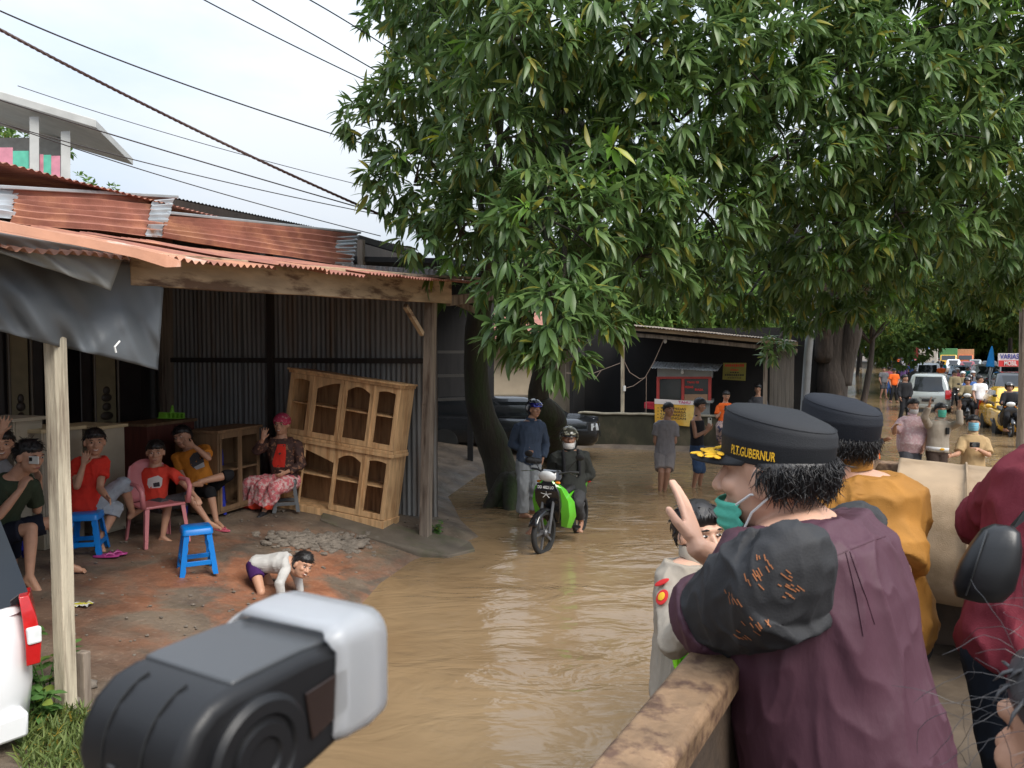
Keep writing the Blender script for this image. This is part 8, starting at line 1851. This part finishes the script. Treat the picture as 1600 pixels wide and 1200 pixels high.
# sandals, litter, rubble, stones, plants, grass
def slipper(label, px, py, yaw, mat):
    c = T(px, py); r = thing("slipper", label, "slipper", c, "slippers left on the mud"); Mx = rotloc(c + V((0, 0, .006)), yaw); rings = []
    for z_ in (0, .016):
        rings.append([V((.125 * math.cos(a), (.042 + .008 * math.cos(a)) * math.sin(a), z_)) for a in [2 * PI * i / 22 for i in range(22)]])
    mb = LB(Mx); mb.loft(rings); mb.build("sole", mat, r, bevel=.004)
    mb = LB(Mx); mb.tube([(-.01, -.042, .012), (.03, -.025, .04), (.075, 0, .018), (.03, .025, .04), (-.01, .042, .012)], .007, 7); mb.build("strap", mat, r, smooth=True)
MAG = plastic("magenta_rubber", (0.45, 0.05, 0.24)); slipper("magenta slipper beside the blue stool's foot", 178, 868, .3, MAG); slipper("magenta slipper beneath the woman in red's heel", 166, 871, .15, MAG); slipper("pink slipper on the boy's outstretched foot", 346, 830, -.4, plastic("pink_rubber", (0.60, 0.12, 0.18)))
c = T(126, 946); lt = thing("food_wrapper", "crumpled yellow and white wrapper by the pale post", "litter", c); mb = MB(); rows = []
for j in range(7): rows.append([c + V((i * .022 - .07, j * .018 - .05, .012 + .022 * noise.noise((i * .9, j * .8, 2)))) for i in range(8)])
mb.loft(rows, cap=False, closed=False); mb.build("wrapper", M("yellow_wrapper", (0.62, 0.55, 0.06), rough=.4, col2=(0.7, 0.7, 0.68), c2scale=14, c2lo=.5, c2hi=.52), lt, smooth=True, sharp=180)
# green toy crate on the chest
gc = thing("green_crate", "small lime green plastic crate toy on the red-brown chest", "crate", QP(267, 656, 3.4)); LG = plastic("lime_plastic", (0.20, 0.50, 0.04)); gb = QP(267, 654, 3.4)
Mx = frame(gb, (QP(290, 656, 3.4) - QP(245, 656, 3.4)).normalized())
for k in range(5): mb = LB(Mx); mb.box((-.16 + .08 * k, 0, .035), (.035, .12, .07)); mb.build("slot_wall", LG, gc, bevel=.004)
mb = LB(Mx); mb.box((0, 0, .005), (.37, .14, .012)); mb.build("tray", LG, gc); mb = LB(Mx); mb.box((0, 0, .076), (.37, .10, .012)); mb.build("rail", LG, gc); mb = LB(Mx); mb.lathe((0, 0, .08), [(.03, 0), (.022, .05), (.012, .09), (.004, .10)], 12); mb.build("knob", LG, gc, smooth=True)
# rubble, stones
STN = M("grey_rubble", (0.16, 0.135, 0.11), rough=.95, var=.35, scale=7, bump=.5, bscale=30)
def stone(mb, c, r, seed):
    rs_ = np.random.default_rng(seed); ax = [V(rs_.normal(size=3)).normalized() for _ in range(3)]; rings = []
    for i in range(6):
        th = PI * i / 5; rings.append([c + V((r[0] * math.sin(th) * math.cos(a), r[1] * math.sin(th) * math.sin(a), r[2] * math.cos(th))) * (1 + .35 * noise.noise((math.cos(a) * 1.4 + seed, math.sin(a) * 1.4, th))) for a in [2 * PI * k / 8 for k in range(8)]])
    mb.loft(rings)
rs = np.random.default_rng(8); mb = MB()
for i in range(420):
    t = rs.random(); px = 432 + 130 * t + rs.normal() * 14; py = 842 + 12 * t + rs.normal() * 6.5; c = T(px, py); sz = rs.uniform(.018, .05); stone(mb, c + V((0, 0, sz * .2 + .05 * max(0, 1 - abs(py - 846) / 14) * rs.random())), (sz * rs.uniform(.8, 1.5), sz, sz * .6), i)
tag(mb.build("rubble", STN, None), "heap of grey broken rubble in front of the teak cabinet", "rubble", kind='stuff')
mb = MB()
for i in range(700):
    x, y = rs.uniform(-5.5, -.6), rs.uniform(3.6, 11); h = hgt(x, y)
    if h < .06: continue
    sz = rs.uniform(.004, .016); stone(mb, V((x, y, h + sz * .3)), (sz * 1.3, sz, sz * .6), i)
tag(mb.build("gravel", STN, None), "loose grit scattered over the yard mud", "gravel", kind='stuff')
for i, (px, py, r, lb) in enumerate(((92, 1104, .085, "rounded stone propped against the pale post's foot"), (132, 1075, .06, "flat broken stone behind the pale post's foot"), (560, 856, .07, "concrete chunk at the rubble heap's right end"))):
    c = T(px, py); mb = MB(); stone(mb, c + V((0, 0, r * .35)), (r * 1.4, r, r * .6), 900 + i); tag(mb.build("stone", STN, None, smooth=True, sharp=180), lb, "stone")
# broken edge of the concrete floor by the right-hand post
CON = M("wet_concrete", (0.115, 0.095, 0.072), rough=.8, var=.3, scale=4, col2=(0.09, 0.085, 0.05), c2scale=2.5, bump=.4, bscale=25)
pts = [(500, 815), (560, 838), (600, 850), (650, 868), (700, 872), (742, 862), (735, 850), (690, 838), (640, 830), (560, 800), (510, 790)]
mb = MB(); top = [T(*q) + V((0, 0, .035 + .012 * noise.noise((i * 1.7, 0, 0)))) for i, q in enumerate(pts)]; mb.prism(top, (0, 0, -.12)); tag(mb.build("concrete_apron", CON, None, bevel=.012), kind='structure')
# plants
def plant(label, c, h, n, seed, mat, lsz=(.05, .09), name="weed_plant"):
    r = thing(name, label, "plant", c); rs_ = np.random.default_rng(seed); mb = MB(); pos, dr = [], []
    for i in range(n):
        a = rs_.uniform(0, 2 * PI); d_ = V((math.cos(a) * .45, math.sin(a) * .45, 1)).normalized(); top = V(c) + d_ * h * rs_.uniform(.6, 1); mb.tube([V(c), V(c).lerp(top, .5) + V((0, 0, .02)), top], [.006, .005, .003], 5)
        for j in range(9):
            q = V(c).lerp(top, .25 + .75 * j / 8); b_ = rs_.uniform(0, 2 * PI); pos.append(q); dr.append((math.cos(b_), math.sin(b_), rs_.uniform(-.1, .5)))
    mb.build("stem", M("green_stem", (0.08, 0.15, 0.04), rough=.7), r, smooth=True)
    pos, dr = np.array(pos), np.array(dr, float); sz = rs_.uniform(*lsz, len(pos)); N = len(pos); wd_ = np.full(N, 2.6); sp = rs_.normal(size=(N, 3)) * .3
    _, X_, D_, Z2 = leaf_arrays(pos, dr, sz, wd_, sp); lm = bpy.data.meshes.new("leaf"); lm.from_pydata([tuple(v) for v in LT], [], LF); lm.materials.append(mat); lm.polygons.foreach_set('use_smooth', [True] * len(lm.polygons))
    for i in range(N):
        o = bpy.data.objects.new("leaf", lm); link(o, r); s_i, w_i, pp_ = sz[i], wd_[i], pos[i]
        o.matrix_local = Matrix(((X_[i][0] * s_i * w_i, D_[i][0] * s_i, Z2[i][0] * s_i, pp_[0] - c[0]), (X_[i][1] * s_i * w_i, D_[i][1] * s_i, Z2[i][1] * s_i, pp_[1] - c[1]), (X_[i][2] * s_i * w_i, D_[i][2] * s_i, Z2[i][2] * s_i, pp_[2] - c[2]), (0, 0, 0, 1)))
WEED = leafmat("weed_leaf", (0.07, 0.17, 0.04), (0.14, 0.27, 0.07), rough=.5)
plant("leafy green weed growing at the foot of the pale post", T(74, 1098), .48, 9, 1, WEED, (.06, .10)); plant("low weed beside the white car's bumper", T(62, 1130), .26, 6, 2, WEED, (.06, .10)); plant("small bright green seedling at the grey post's foot", T(682, 836), .20, 6, 3, WEED, (.05, .09))
# grass between the post and the flash
mb_pos, mb_dr = [], []
for i in range(5200):
    px, py = rs.uniform(30, 420), 1120 + abs(rs.normal()) * 60
    x_, y_ = None, None
    p_ = G(px, min(py, 1420), .28); x_, y_ = p_.x, p_.y; h = hgt(x_, y_)
    if h < .03 or noise.noise((x_ * 2.2, y_ * 2.2, 4)) < -.10 or y_ > 4.9: continue
    mb_pos.append((x_, y_, h - .005)); mb_dr.append((rs.normal() * .45, rs.normal() * .45, 1.0))
pos, dr = np.array(mb_pos), np.array(mb_dr); N = len(pos); v, _, _, _ = leaf_arrays(pos, dr, rs.uniform(.05, .13, N), np.full(N, .45), rs.normal(size=(N, 3)) * .5)
gr = mesh_obj("grass", leaves_mesh("grass", v), leafmat("grass_blade", (0.08, 0.13, 0.03), (0.20, 0.25, 0.07), rough=.6), None); tag(gr, "short green grass on the yard's near edge behind the flash", "grass", kind='stuff')
